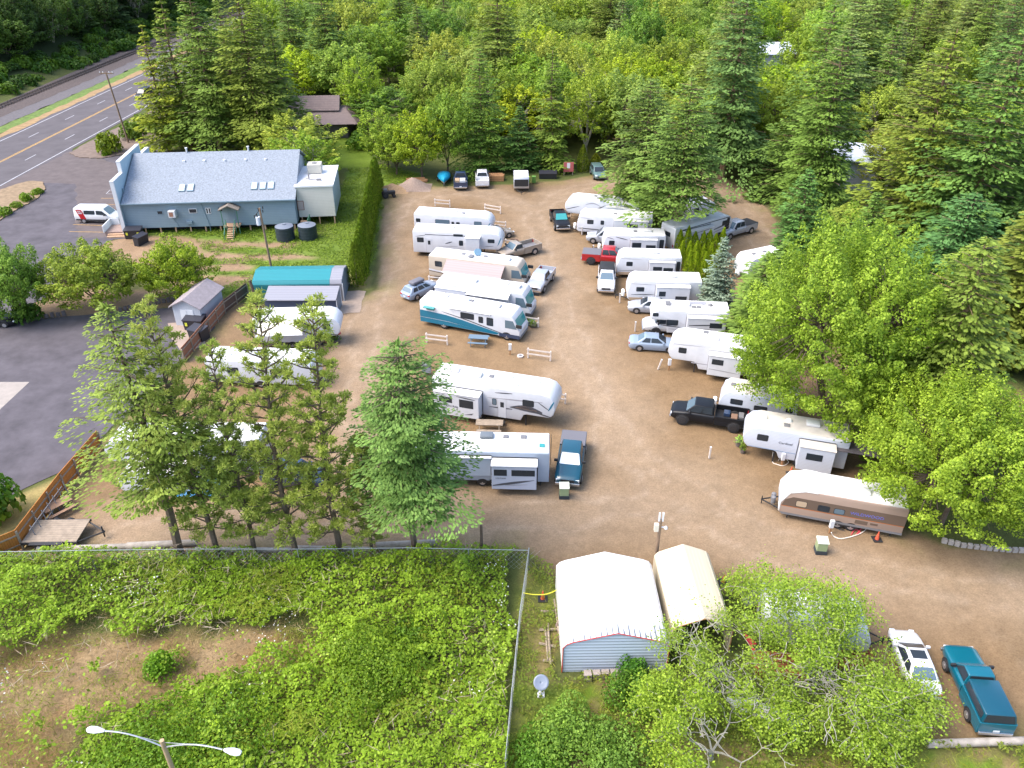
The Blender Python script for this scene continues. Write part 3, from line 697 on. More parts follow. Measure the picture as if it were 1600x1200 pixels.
# trees along the far edge of the lot, named one by one
for a in (("leafy", 660, 276, 172, 3.9, (1.4, 1.3, .55), "bright green tree above the gravel pile at the far edge"),
          ("leafy", 620, 272, 205, 3.2, (1.1, 1.1, .7), "leafy tree at the far end of the hedge"),
          ("leafy", 700, 272, 150, 3.8, (.85, .95, .8), "mid green tree behind the blue covered boat"),
          ("bigfir", 753, 268, 75, 4.2, (.9, 1.1, .75), "tall tree with a pale trunk behind the white pickup"),
          ("fir", 812, 264, 165, 3.6, (.7, .95, .9), "dark spreading fir behind the small enclosed trailer"),
          ("fir", 860, 260, 72, 3.9, (1.05, 1.1, .7), "pointed fir left of the red sign"),
          ("alder", 915, 246, 110, 4.6, (1.3, 1.2, .9), "pale yellow green tree behind the red sign"),
          ("column", 910, 268, 226, .9, (1.0, .9, .9), "dark columnar evergreen right of the red sign"),
          ("column", 930, 266, 240, 1.1, (1.3, 1.0, 1.0), "short columnar evergreen beside the big fir at the far edge"),
          ("leafy", 606, 262, 178, 3.8, (1.15, 1.15, .8), "leafy tree in front of the brown roofed house"),
          ("alder", 566, 196, 95, 4.4, (1.3, 1.3, .8), "bright alder right of the brown roof"),
          ("bush", 505, 226, 208, 2.4, (.9, 1.0, .7), "broad shrub below the brown roof"), ("bush", 462, 226, 204, 2.6, (.85, 1.0, .7), "dark shrub at the left end of the brown roof"), ("bush", 566, 232, 206, 2.8, (1.1, 1.15, .7), "wide shrub at the right end of the brown roof")):
    tree_b(a[0], a[1], a[2], a[3], a[4], a[5], a[6], cat="shrub" if a[0] == "bush" else "tree")
# ---- the woods, tree by tree
keep_out = [(G(x, y), r) for x, y, r in ((490, 190, 9), (520, 235, 9), (1310, 262, 7), (1215, 105, 9), (1500, 590, 8), (1550, 650, 9), (620, 122, 5))]
taken = [(o.location.copy(), o.scale[0] * 4) for o in COL.objects if o.get("category") == "tree"]
rW = random.Random(77)
COLS = [("yellow green", (1.5, 1.45, .55), .14), ("light green", (1.4, 1.28, 1.35), .34), ("mid green", (1.05, 1.05, .8), .24), ("grey green", (1.15, 1.15, 1.6), .16), ("dark green", (.66, .8, .75), .12)]
GW = "trees of the woods behind the lot"
Yr = 112.0; row = 0
while Yr < 345:
    row += 1; sp = 7.6 + (Yr - 112) * .03; X0 = None; j = 0
    x = -.71 * Yr if Yr > 240 else -.27 * Yr
    x = max(x, (ha + hd * 0).x + 24 + .05 * Yr if Yr < 400 else x)
    xe = .74 * Yr + 6
    while x < xe:
        px_, py_ = x + rW.uniform(-1.3, 1.3), Yr + rW.uniform(-2.4, 2.4)
        x += sp * rW.uniform(.85, 1.2)
        lx, ly = PX(px_, py_)
        if any(math.hypot(px_ - t[0].x, py_ - t[0].y) < (2.2 + .55 * t[1] if 1 else 3) for t in taken): continue
        if any(math.hypot(px_ - t.x, py_ - t.y) < r for t, r in keep_out): continue
        if poly_sd(np.array([px_]), np.array([py_]), LOT)[0] > -2 or poly_sd(np.array([px_]), np.array([py_]), MEADOW)[0] > -1.5 or poly_sd(np.array([px_]), np.array([py_]), LAWN)[0] > -1.5: continue
        if ly < 30 and 1440 < lx < 1590: continue
        if lx < 462 and ly < 130 and ly > -30 and lx > 395: continue
        right = lx > 1180
        q = rW.random(); cd = fnoise(np.array([px_]), np.array([py_]), 45, 9, 2)[0]
        if q < (.42 if right else .07) + (.30 if cd > .62 else 0): kind, kn = ("bigfir" if rW.random() < .4 else "fir"), "fir"
        elif q < .62: kind, kn = "leafy", "leafy tree"
        else: kind, kn = "alder", "alder"
        h = {"bigfir": rW.uniform(17, 25), "fir": rW.uniform(12, 20), "leafy": rW.uniform(7.5, 15), "alder": rW.uniform(6.5, 13)}[kind]
        if Yr < 125 and not right: h *= .8
        r = {"bigfir": 6.4, "fir": 4.8, "leafy": 5.8, "alder": 5.4}[kind] * rW.uniform(.8, 1.3)
        t = rW.random(); cn, cc = COLS[-1][0], COLS[-1][1]; acc = 0
        for n_, c_, w_ in COLS:
            acc += w_
            if t < acc: cn, cc = n_, c_; break
        if kn == "fir" and cn == "yellow green": cn, cc = COLS[2][:2]
        cc = tuple(v * rW.uniform(.9, 1.1) for v in cc)
        tx_, ty_ = PX(px_, py_, h)
        if ty_ > 1100 or tx_ < -40 or tx_ > 1640 or PX(px_, py_, 0)[1] < -25: continue
        if PX(px_, py_, h * .6)[1] < -12: continue
        if any(math.hypot(px_, py_) < math.hypot(*G2(a_, b_ + 25)) and abs(PX(px_, py_, h * .6)[0] - a_) < r * FPX / (py_ * cT + H * sT) * .95 and ty_ < b_ + 6 and ly > b_ for a_, b_ in ((1212, 85), (1316, 248), (618, 122))): continue
        j += 1
        plant(kind, Vector((px_, py_, 0)), h, r, cc, f"{cn} {kn} in the woods, {OR[j - 1]} from the left in the {OR[row - 1]} row", group=GW)
    Yr += sp * .86
# ---- dark trees on the hill above the railway
GH = "dark trees on the hill above the railway"; row = 0
for dd in (0, 3.5, 8, 13, 19, 26, 34, 44, 55):
    row += 1; j = 0; s = -30.0
    while s < 210:
        s += rW.uniform(4.5, 7) * (1 + dd * .01) if dd > 4 else rW.uniform(3.0, 5.0)
        p = RAIL0 + rdir * s + rnor * (dd + 1.5 + rW.uniform(-1.5, 1.5)); z = float(hill_z(p.x, p.y))
        h = rW.uniform(9, 15) if dd > 7 else rW.uniform(2.0, 3.6); a, b = PX(p.x, p.y, z + h)
        if a < -60 or a > 330 or b < -140 or PX(p.x, p.y, z)[1] < -30: continue
        j += 1; kind = rW.choice(("leafy", "alder", "fir", "leafy"))
        c = rW.choice(((.28, .38, .42), (.34, .45, .42), (.24, .33, .40))) if dd > 7 else rW.choice(((.55, .7, .5), (.4, .5, .45), (.8, .85, .5)))
        if dd < 7: kind = "bush"
        plant(kind, Vector((p.x, p.y, z - (2.6 if dd > 7 else .2))), h, rW.uniform(4.4, 6.2) if dd > 7 else rW.uniform(2.2, 3.4), c, f"dark {'fir' if kind == 'fir' else ('shrub' if kind == 'bush' else 'tree')} above the railway, {OR[j - 1]} from the left in the {OR[row - 1]} row uphill", cat="shrub" if kind == "bush" else "tree", group=GH)
for L_ in PROTO.values():          # kinds that found no place
    for e in L_:
        if not e[3]:
            for c in list(e[0].children): bpy.data.objects.remove(c)
            bpy.data.objects.remove(e[0])
# ---- brambles and ground cover
def cover(name, poly, dens, leaf, hgt, mats, seed, holes=(), noise_cut=.0, ns=4.0, col=(1, 1, 1), mound=1.0, ymax=None, zoff=0.0, tonemul=1.0, asp=.75):
    rg = np.random.default_rng(seed); P = np.array(poly); x0, y0 = P.min(0); x1, y1 = P.max(0)
    x0 = max(x0, -48); x1 = min(x1, 60); y0 = max(y0, 14)
    n = int((x1 - x0) * (y1 - y0) * dens); x = rg.uniform(x0, x1, n); y = rg.uniform(y0, y1, n)
    k = poly_sd(x, y, poly) + (fnoise(x, y, 2, 5) - .5) * 2.0 > 0
    for hp in holes:
        s = poly_sd(x, y, hp) + (fnoise(x, y, 2.5, 6) - .5) * 5.0
        k &= (s < 0) | (rg.random(n) < .035) | (fnoise(x, y, 1.3, 44) > .74)
    if noise_cut: k &= fnoise(x, y, ns, seed) > noise_cut
    fx, fy = PX(x, y); k &= (fx > -40) & (fx < 1650) & (fy < 1290)
    x, y = x[k], y[k]; n = len(x)
    big = fnoise(x, y, 5, seed + 1); mid = fnoise(x, y, 1.5, seed + 2, 3); sm = vnoise(x, y, .55, seed + 3)
    surf = hgt * (mound * (.15 + 2.2 * big ** 1.8) * (.35 + 1.1 * mid) + .38 * sm)
    z = surf * (1 - .35 * rg.random(n) ** 2) + zoff
    N = unit(np.stack([rg.normal(0, .55, n), rg.normal(0, .55, n), np.ones(n)], 1)); D = np.cross(N, rg.normal(0, 1, (n, 3)))
    l_ = leaf * (.55 + .8 * rg.random(n))
    V_, T_ = cards(np.stack([x, y, z], 1), D, N, l_, l_ * asp, rg, tone=np.clip((.12 + .5 * mid + .35 * sm * big + rg.normal(0, .16, n)) * tonemul, 0, 1))
    o = np_mesh(name, V_, 4, mats, T_); o.color = (*col, 1); tag(o, kind="stuff"); return o
L_BRAM = leaf_mat("bramble_leaves", (.115, .195, .010), (.37, .54, .04), .4)
L_GRASS = leaf_mat("grass_blades", (.09, .14, .014), (.24, .30, .035), .3)
L_CANE = leaf_mat("dead_canes", (.22, .16, .10), (.45, .38, .28), .05)
L_FLOW = leaf_mat("bramble_flowers", (.55, .55, .50), (.75, .75, .72), .2)
cover("bramble_thicket", FIELD, 105, .20, 1.3, L_BRAM, 201, DRY, .22, 1.1)
cover("fine_weeds", FIELD, 110, .11, 1.25, L_BRAM, 201, DRY, .50, 4.5, (1.15, 1.15, .9), zoff=.06)
cover("tall_grass", FIELD, 60, .42, 1.0, L_GRASS, 207, DRY[:1], .56, 3.0, (1.25, 1.15, .8), zoff=.12, asp=.10)
cover("dead_canes", FIELD, 5, .75, 1.1, L_CANE, 209, (), .50, 3.0, zoff=.12, asp=.04)
cover("pale_weeds", FIELD, 34, .16, 1.32, L_BRAM, 301, DRY, .60, 5, (1.5, 1.35, 2.6), zoff=.02)
cover("blossom", FIELD, 7, .10, 1.35, L_FLOW, 302, (), .60, 3.5, zoff=.05)
cover("lot_edge_weeds", PP([(-20, 868), (640, 868), (826, 858), (830, 880), (640, 895), (-20, 895)]), 30, .16, .35, L_GRASS, 310, (), .45, 1.5)
cover("weeds", WEEDY, 85, .15, .36, L_GRASS, 203, (), .45, 2.2)
cover("weedy_grass", WEEDY, 45, .36, .4, L_GRASS, 213, (), .42, 2.6, (1.2, 1.0, .9), asp=.09)
cover("lawn_grass", LAWN, 60, .17, .14, L_GRASS, 204, SOIL[:5], .34, 2.5, (1.0, 1.12, .6))
def tufts(name, pts, r, n, leaf, h, m, col, seed, label=None):
    rg = np.random.default_rng(seed); Vs = []; Ts = []
    for (px_, py_) in pts:
        p = G(px_, py_); m_ = n; a = rg.random(m_) * 6.28; q = rg.random(m_) ** .5
        P = np.stack([p.x + np.cos(a) * q * r, p.y + np.sin(a) * q * r, h * (1 - q ** 2) * (.4 + .6 * rg.random(m_)) + .05], 1)
        N = unit(rg.normal(0, .6, (m_, 3)) + np.array([0, 0, 1.])); l_ = leaf * (.6 + .7 * rg.random(m_))
        v, t = cards(P, np.cross(N, rg.normal(0, 1, (m_, 3))), N, l_, l_ * .6, rg); Vs.append(v); Ts.append(t)
    o = np_mesh(name, np.concatenate(Vs), 4, m, np.concatenate(Ts)); o.color = (*col, 1); return o
M_STRAW = leaf_mat("dead_stalks", (.24, .16, .07), (.40, .31, .18), .1)
o = cover("dry_brush", FIELD, 70, .26, .06, M_STRAW, 205, (), .0, 3, asp=.09, col=(.8, .78, .7))
for i, (cx_, cy_, r_, hh, c, lb) in enumerate(((258, 1040, 1.0, 1.6, (1.3, 1.45, .6), "small bright shrub alone on the dry patch"), (585, 1060, 3.4, 3.0, (1.45, 1.35, .7), "large feathery green shrub in the middle of the brambles"),
        (640, 1000, 1.6, 1.8, (1.05, 1.15, .7), "darker shrub behind the large feathery shrub"), (300, 1180, 4.6, 2.4, (1.25, 1.3, .7), "broad thicket shrub around the double lamp pole"),
        (900, 1150, 2.4, 2.3, (1.5, 1.45, 1.6), "pale leaved shrub below the white carport"), (985, 1090, 1.5, 2.0, (.95, 1.1, .9), "shrub in the corner between carport and twisted tree"),
        (960, 1180, 2.2, 2.2, (1.6, 1.55, 2.0), "whitish flowering shrub at the bottom edge"), (835, 1180, 1.8, 1.4, (1.0, 1.2, .9), "low shrub beside the fence at the bottom edge"), (985, 1045, .9, 1.7, (.6, .95, .7), "dark climbing shrub on the front wall of the white carport"))):
    V_, T_, tm = bush(500 + i, r_, hh, int(3400 * r_ ** 1.3 / 2.2) + 500, .15, 12)
    ob = proto("shrub", tm, M_BARKB, V_, T_, L_BUSH, "foliage"); ob.location = G(cx_, cy_ + 12); tag(ob, lb, "shrub")
    for c_ in ob.children:
        if c_.name.startswith("foliage"): c_.color = (*c, 1)

# ---- twisted half bare trees at bottom right
def twisted(name, label, bx, by, h, r, seed, dens, col):
    rg = np.random.default_rng(seed); rr = random.Random(seed); segs = []; tips = []
    def grow(p, d, L, rad, depth):
        n = 3
        for i in range(n):
            d = (d + Vector((rr.uniform(-.45, .45), rr.uniform(-.45, .45), rr.uniform(-.28, .25)))).normalized()
            q = p + d * L / n; 
            if math.hypot(q.x, q.y) > r * 1.25: d = (d + Vector((-q.x, -q.y, .5)) * .1).normalized()
            r1 = rad * .84; segs.append((p, q, rad, r1)); p, rad = q, r1
            if depth >= 2: tips.append((p, depth))
        if depth >= 5 or L < .28: return
        for _ in range(3 if depth < 3 else 2):
            nd = (d + Vector((rr.uniform(-1, 1), rr.uniform(-1, 1), rr.uniform(-.35, .55)))).normalized(); grow(p, nd, L * rr.uniform(.62, .85), rad * .68, depth + 1)
    for a in range(5):
        t = a * 1.256 + rr.random(); grow(Vector((0, 0, h * .22)), Vector((math.cos(t) * .8, math.sin(t) * .8, .75)).normalized(), r * .46, .065, 1)
    segs.insert(0, (Vector((0, 0, -.2)), Vector((0, 0, h * .24)), .16, .11))
    zm = max(t[0].z for t in tips); k = h / zm
    S = lambda v: Vector((v.x, v.y, v.z * k))
    tm = limb_mesh([(S(a), S(b), max(r0, .017), max(r1, .014)) for a, b, r0, r1 in segs], 5)
    ph = rr.random() * 9; Vs = []; Ts = []
    for (p, dp) in tips:
        if fnoise(np.array([p.x + ph]), np.array([p.y + p.z]), 1.7, seed, 2)[0] > dens or dp < 2: continue
        n = 30; c = np.array(S(p)); P = c + rg.normal(0, .36, (n, 3)); N = unit(rg.normal(0, .6, (n, 3)) + np.array([0, 0, 1.])); l_ = .125 * (.6 + .8 * rg.random(n))
        v, t = cards(P, np.cross(N, rg.normal(0, 1, (n, 3))), N, l_, l_ * .75, rg, tone=np.clip(.6 + rg.normal(0, .25, n), 0, 1)); Vs.append(v); Ts.append(t)
    root = bpy.data.objects.new(name, None); COL.objects.link(root); tm.build("trunk", mat("pale_lichen_bark", (.34, .32, .26), .95, var=.3, scale=5), root)
    cr = np_mesh("crown", np.concatenate(Vs), 4, L_DEC, np.concatenate(Ts), root); cr.color = (*col, 1)
    root.location = G(bx, by); tag(root, label, "tree"); return root
twisted("twisted_tree", "half bare twisted tree beside the cream carport", 1140, 1080, 4.6, 4.2, 7, .48, (1.0, 1.02, .9))
twisted("twisted_tree", "bright leafy twisted tree in front of the white box trailer", 1255, 1048, 5.6, 5.6, 8, .72, (1.05, 1.1, .85))
twisted("twisted_tree", "twisted tree with bare pale branches left of the white coupe", 1325, 1120, 3.9, 3.8, 9, .50, (1.0, 1.02, .9))
twisted("twisted_tree", "leafy twisted tree at the bottom edge below the cream carport", 1110, 1185, 3.6, 4.0, 11, .58, (1.12, 1.15, .8))

for k_, d_ in enumerate(DRY): cover("dry_grass", d_, 55, .34, .32, L_GRASS, 330 + k_, (), .47, 2.2, (1.15, .98, .9), asp=.09)
# ================================================================ VEHICLES
M_TYRE = mat("tyre_rubber", (.02, .02, .022), .85); M_RIM = mat("wheel_rim", (.42, .42, .44), .35, .7); M_RIMD = mat("dark_wheel_rim", (.05, .05, .055), .5, .5)
M_GLASS = mat("tinted_glass", (.025, .032, .04), .16, spec=.4); M_GLASSL = mat("light_glass", (.10, .15, .19), .12, spec=.6); M_TEALG = mat("teal_sunshade_glass", (.04, .27, .27), .15, spec=.7)
M_BLACK = mat("black_trim", (.018, .018, .02), .6); M_CHROME = mat("chrome", (.6, .6, .62), .2, .9); M_RED = mat("red_lens", (.45, .02, .02), .25); M_LENS = mat("headlight_lens", (.62, .66, .7), .12, spec=.8)
M_GREYP = mat("grey_plastic", (.16, .16, .17), .6); M_UNDER = mat("underbody", (.025, .023, .022), .9); M_AL = mat("aluminium", (.5, .5, .52), .4, .7)
def paint(n, c): return mat(n, c, .28, spec=.6, coat=.6)
def wheel(parent, x, y, r, w, rim=M_RIM, dual=False):
    s = 1 if y > 0 else -1
    t = MB(); t.cyl((0, -w / 2, 0), (0, w / 2, 0), r, n=18)
    o = t.build("wheel", M_TYRE, parent, smooth=True, bevel=.03); o.location = (x, y, r)
    m = MB(); m.cyl((0, s * (w / 2 + .012), 0), (0, s * (w / 2 - .05), 0), r * .60, n=14)
    m.cyl((0, s * (w / 2 + .03), 0), (0, s * (w / 2), 0), r * .16, n=8); m.build("rim", rim, o)
    return o
def sec(x, w, zl, zs, zt, wt=None, tuck=.9):
    """one body cross section: x, half width, sill, shoulder, top, top half width"""
    wt = w * .86 if wt is None else wt
    return [(x, -w * tuck, zl), (x, -w, zl + (zs - zl) * .4), (x, -w, zs - .06), (x, -w * .975, zs), (x, -wt, zt - .02), (x, -wt * .6, zt), (x, wt * .6, zt), (x, wt, zt - .02), (x, w * .975, zs), (x, w, zs - .06), (x, w, zl + (zs - zl) * .4), (x, w * tuck, zl)]
def greenhouse(parent, col, b, t, zb, zt, wb, wt, split=(), wind=M_GLASS, rear=True, side0=.03, side1=.97, rearglass=None, front=True):
    """b=(rear,front) x at belt, t=(rear,front) x at roof"""
    B = [(b[0], -wb, zb), (b[1], -wb, zb), (b[1], wb, zb), (b[0], wb, zb)]; T = [(t[0], -wt, zt), (t[1], -wt, zt), (t[1], wt, zt), (t[0], wt, zt)]
    m = MB(); m.add(B + T, [(0, 1, 2, 3)[::-1], (4, 5, 6, 7), (0, 1, 5, 4), (1, 2, 6, 5), (2, 3, 7, 6), (3, 0, 4, 7)])
    cab = m.build("cab", col, parent, bevel=.07, seg=3, smooth=True)
    if front: MB().panel((B[1], B[2], T[2], T[1]), .06, .94, .08, .93, .012, .03, rc=.05).build("windshield", wind, parent)
    if rear: MB().panel((B[3], B[0], T[0], T[3]), .08, .92, .15, .9, .012, .03, rc=.06).build("rear_window", rearglass or M_GLASS, parent)
    ed = [side0] + list(split) + [side1]
    for k in range(len(ed) - 1):
        u0, u1 = ed[k] + .02, ed[k + 1] - .02
        MB().panel((B[0], B[1], T[1], T[0]), u0, u1, .14, .9, .012, .03, rc=.06).build("side_window", M_GLASS, parent)
        MB().panel((B[2], B[3], T[3], T[2]), 1 - u1, 1 - u0, .14, .9, .012, .03, rc=.06).build("side_window", M_GLASS, parent)
    return cab
def arches(parent, xs, w, r):
    for x in xs:
        m = MB()
        for s in (-1, 1):
            pts = [(x + math.cos(a) * r * 1.22, r + math.sin(a) * r * 1.22) for a in [math.pi * k / 10 for k in range(11)]]
            pts = [(p[0], max(p[1], .28)) for p in pts]
            m.xz(pts, s * (w - .05), s * (w + .006))
        m.build("wheel_arch", M_BLACK, parent)
def lamps(parent, L, w, z, zr, lw=.32, lh=.16, rw=.14, rh=.3):
    for s in (-1, 1):
        MB().box(L / 2 - .12, L / 2 + .015, min(s * (w - .06), s * (w - .06 - lw)), max(s * (w - .06), s * (w - .06 - lw)), z - lh / 2, z + lh / 2).build("headlight", M_LENS, parent, bevel=.03)
        MB().box(-L / 2 - .015, -L / 2 + .1, min(s * (w - .04), s * (w - .04 - rw)), max(s * (w - .04), s * (w - .04 - rw)), zr - rh / 2, zr + rh / 2).build("taillight", M_RED, parent, bevel=.02)
def mirrors(parent, x, y, z, m=M_BLACK, k=1.0):
    for s in (-1, 1): MB().box(x - .06, x + .08, min(s * y, s * (y + .24 * k)), max(s * y, s * (y + .24 * k)), z, z + .17 * k).build("mirror", m, parent, bevel=.03)
def plates(parent, L, zr=.5):
    MB().box(-L / 2 - .05, -L / 2 - .03, -.16, .16, zr, zr + .13).build("licence_plate", M_LENS, parent)

def place_car(name, label, cat, A, B, w, L=None, group=None, side=None):
    """A, B: pixels of the rear and front wheel-line ends on the side facing the camera"""
    a, b = G(*A), G(*B); d = (b - a); Lm = d.length; d.normalize(); n = Vector((-d.y, d.x, 0))
    if n.y < 0: n = -n
    mid = (a + b) / 2 + (n * w if abs(A[0] - B[0]) > 1.3 * abs(A[1] - B[1]) else n * 0)     # end-on cars are given by their centre line
    return empty(name, label, cat, mid, math.atan2(d.y, d.x), group), (L or Lm)
def sedan(label, A, B, col, L=4.7, roof=None, hatch=False, sunroof=False, coupe=False, cat="car", wind=M_GLASS, rearg=M_GLASSL, name="parked_car"):
    w = .88; o, L = place_car(name, label, cat, A, B, w, L); k = L / 4.7; h = L / 2
    S = [sec(-h, w * .80, .38, .62, .82), sec(-h + .12, w * .92, .25, .74, .93), sec(-h + .5, w * .99, .22, .84, .98), sec(-1.2 * k, w, .2, .86, .97), sec(.9 * k, w, .2, .84, .95), sec(1.5 * k, w * .99, .2, .78, .88), sec(h - .3, w * .93, .22, .68, .76), sec(h - .05, w * .82, .28, .58, .64), sec(h, w * .7, .34, .5, .56)]
    MB().loft(S).build("body", col, o, smooth=True)
    if hatch: b, t = (-2.15 * k, 1.15 * k), (-1.75 * k, .35 * k)
    else: b, t = (-1.62 * k, 1.12 * k), (-.92 * k, .30 * k)
    greenhouse(o, roof or col, b, t, .90, 1.42, w * .90, w * .66, (.36, .68) if hatch else (((.42,) if coupe else (.46,))), wind, True, .1, .93, rearg)
    arches(o, (1.42 * k, -1.35 * k), w, .32)
    for x in (1.42 * k, -1.35 * k):
        for s in (-1, 1): wheel(o, x, s * (w - .09), .32, .2)
    lamps(o, L, w * .86, .6, .74, .3, .14, .3, .15); mirrors(o, .78 * k, w * .9, .92, col); plates(o, L, .52)
    MB().box(h - .02, h + .03, -.35, .35, .40, .54).build("grille", M_BLACK, o); MB().box(-h - .03, -h + .05, -w * .7, w * .7, .34, .48).build("bumper", col, o, bevel=.03)
    if sunroof: MB().box(-.45 * k, .15 * k, -.4, .4, 1.418, 1.438).build("sunroof", M_GLASS, o, bevel=.01)
    return o
def pickup(label, A, B, col, L=5.7, cab=(-.55, 1.15), h=1.85, canopy=None, cover=None, bedcol=None, bigw=.40, rim=M_RIM, wind=M_GLASSL, roof=None, load=None, w=.98, door=(.46,), lower=None, sunshade=False, rack=None):
    o, L = place_car("pickup_truck", label, "pickup", A, B, w, L); H2 = L / 2; zb = .42 + (bigw - .40); bt = 1.22 + (bigw - .38)
    hx = H2 - 1.0 - .35
    S = [sec(cab[0] - .02, w, zb, bt - .1, bt), sec(cab[1] + .2, w, zb, bt - .1, bt), sec(cab[1] + .35, w, zb, bt - .14, bt - .04), sec(H2 - .35, w * .96, zb, bt - .22, bt - .12), sec(H2 - .08, w * .88, zb + .05, bt - .3, bt - .22), sec(H2, w * .8, zb + .1, bt - .38, bt - .3)]
    MB().loft(S).build("body", col, o, smooth=True)
    if lower: 
        for s in (-1, 1): MB().box(cab[0] - .1, H2 - .5, min(s * (w - .03), s * (w + .008)), max(s * (w - .03), s * (w + .008)), zb, zb + .28).build("lower_panel", lower, o)
    bx0, bx1 = -H2 + .03, cab[0] - .06
    m = MB(); m.box(bx0, bx1, -w, w, zb, zb + .35); m.box(bx0, bx1, -w, -w + .09, zb + .35, bt); m.box(bx0, bx1, w - .09, w, zb + .35, bt); m.box(bx1 - .06, bx1, -w + .09, w - .09, zb + .35, bt)
    bed = m.build("bed", col, o, bevel=.02)
    MB().box(bx0 + .06, bx1 - .07, -w + .1, w - .1, zb + .35, zb + .37).build("bed_floor", bedcol or M_BLACK, bed)
    MB().box(bx0 - .03, bx0 + .05, -w + .05, w - .05, zb + .18, bt).build("tailgate", col, o, bevel=.02)
    greenhouse(o, roof or col, (cab[0] + .02, cab[1] + .28), (cab[0] + .14, cab[1] - .42), bt - .05, h, w * .90, w * .72, door, wind, True, .04, .93)
    if sunshade: pass
    arches(o, (H2 - 1.0, -H2 + 1.1), w, bigw)
    for x in (H2 - 1.0, -H2 + 1.1):
        for s in (-1, 1): wheel(o, x, s * (w - .10), bigw, .27, rim)
    lamps(o, L - .04, w * .93, bt - .38, bt - .3, .3, .2, .13, .34); mirrors(o, cab[1] - .05, w * .92, bt, M_BLACK, 1.15); plates(o, L, .6)
    MB().box(H2 - .05, H2 + .06, -w * .92, w * .92, zb + .02, zb + .24).build("bumper", M_CHROME if not lower else lower, o, bevel=.03)
    MB().box(-H2 - .1, -H2 + .02, -w * .92, w * .92, zb, zb + .2).build("bumper", M_CHROME, o, bevel=.03)
    MB().box(H2 - .01, H2 + .03, -w * .5, w * .5, bt - .52, bt - .3).build("grille", M_BLACK, o, bevel=.02)
    if cover: MB().box(bx0 - .02, bx1 + .03, -w + .02, w - .02, bt, bt + .05).build("bed_cover", cover, o, bevel=.02)
    if canopy:
        zc = h - .02; B = [(bx0, -w + .04, bt), (bx1 + .03, -w + .04, bt), (bx1 + .03, w - .04, bt), (bx0, w - .04, bt)]; T = [(bx0 + .12, -w + .18, zc), (bx1, -w + .18, zc), (bx1, w - .18, zc), (bx0 + .12, w - .18, zc)]
        m = MB(); m.add(B + T, [(3, 2, 1, 0), (4, 5, 6, 7), (0, 1, 5, 4), (1, 2, 6, 5), (2, 3, 7, 6), (3, 0, 4, 7)]); c = m.build("canopy", canopy, o, bevel=.05, smooth=True)
        MB().panel((B[0], B[1], T[1], T[0]), .06, .94, .2, .82, .01, .02, rc=.05).build("canopy_window", M_GLASS, c); MB().panel((B[2], B[3], T[3], T[2]), .06, .94, .2, .82, .01, .02, rc=.05).build("canopy_window", M_GLASS, c)
        MB().panel((B[3], B[0], T[0], T[3]), .06, .94, .08, .9, .01, .02, rc=.05).build("canopy_window", M_GLASS, c)
    return o, bt, (bx0, bx1)
def loose(parent_o, items, name, label, cat, z, group=None):
    """things lying in a pickup bed: a separate thing at the bed's place"""
    r = empty(name, label, cat, parent_o.location + Vector((0, 0, 0)), parent_o.rotation_euler[2], group)
    for nm, mb, m in items: mb.build(nm, m, r, bevel=.02)
    return r
def suv(label, A, B, col, L=4.7, h=1.75, van=False, glass_split=(.3, .62), name="parked_car", cat="car", w=.93, lower=None, wind=M_GLASS):
    o, L = place_car(name, label, cat, A, B, w, L); q = L / 2
    S = [sec(-q, w * .9, .4, .9, 1.0), sec(-q + .12, w * .97, .3, .98, 1.06), sec(0, w, .28, 1.0, 1.08), sec(q - 1.25, w, .28, .98, 1.06), sec(q - .35, w * .95, .3, .88, .96), sec(q - .06, w * .85, .34, .72, .82), sec(q, w * .74, .4, .62, .7)]
    MB().loft(S).build("body", col, o, smooth=True)
    greenhouse(o, col, (-q + .06, q - 1.12), (-q + .28, q - 1.95), 1.0, h, w * .93, w * .75, glass_split, wind, True, .03, .93)
    arches(o, (q - .9, -q + .9), w, .36)
    for x in (q - .9, -q + .9):
        for s in (-1, 1): wheel(o, x, s * (w - .1), .36, .23)
    lamps(o, L, w * .9, .76, .95, .3, .17, .14, .34); mirrors(o, q - 1.45, w * .95, 1.02, col); plates(o, L, .62)
    MB().box(q - .03, q + .03, -w * .5, w * .5, .52, .70).build("grille", M_BLACK, o); MB().box(-q - .05, -q + .04, -w * .8, w * .8, .36, .55).build("bumper", lower or col, o, bevel=.03)
    return o

P_SIL = paint("silver_paint", (.33, .35, .39)); P_WHT = paint("white_paint", (.60, .60, .61)); P_BLK = mat("black_paint", (.010, .011, .014), .35, spec=.25); P_TEAL = paint("teal_paint", (.0, .10, .15)); P_DTEAL = paint("dark_teal_paint", (.0, .055, .09))
P_RED = paint("red_paint", (.34, .008, .014)); P_TAN = paint("tan_paint", (.29, .24, .19)); P_BLU = paint("light_blue_paint", (.23, .29, .38)); P_NAVY = paint("navy_paint", (.02, .04, .09)); P_DGRY = paint("dark_grey_paint", (.10, .11, .13))
M_VINYL = mat("grey_vinyl_cover", (.13, .13, .15), .8)
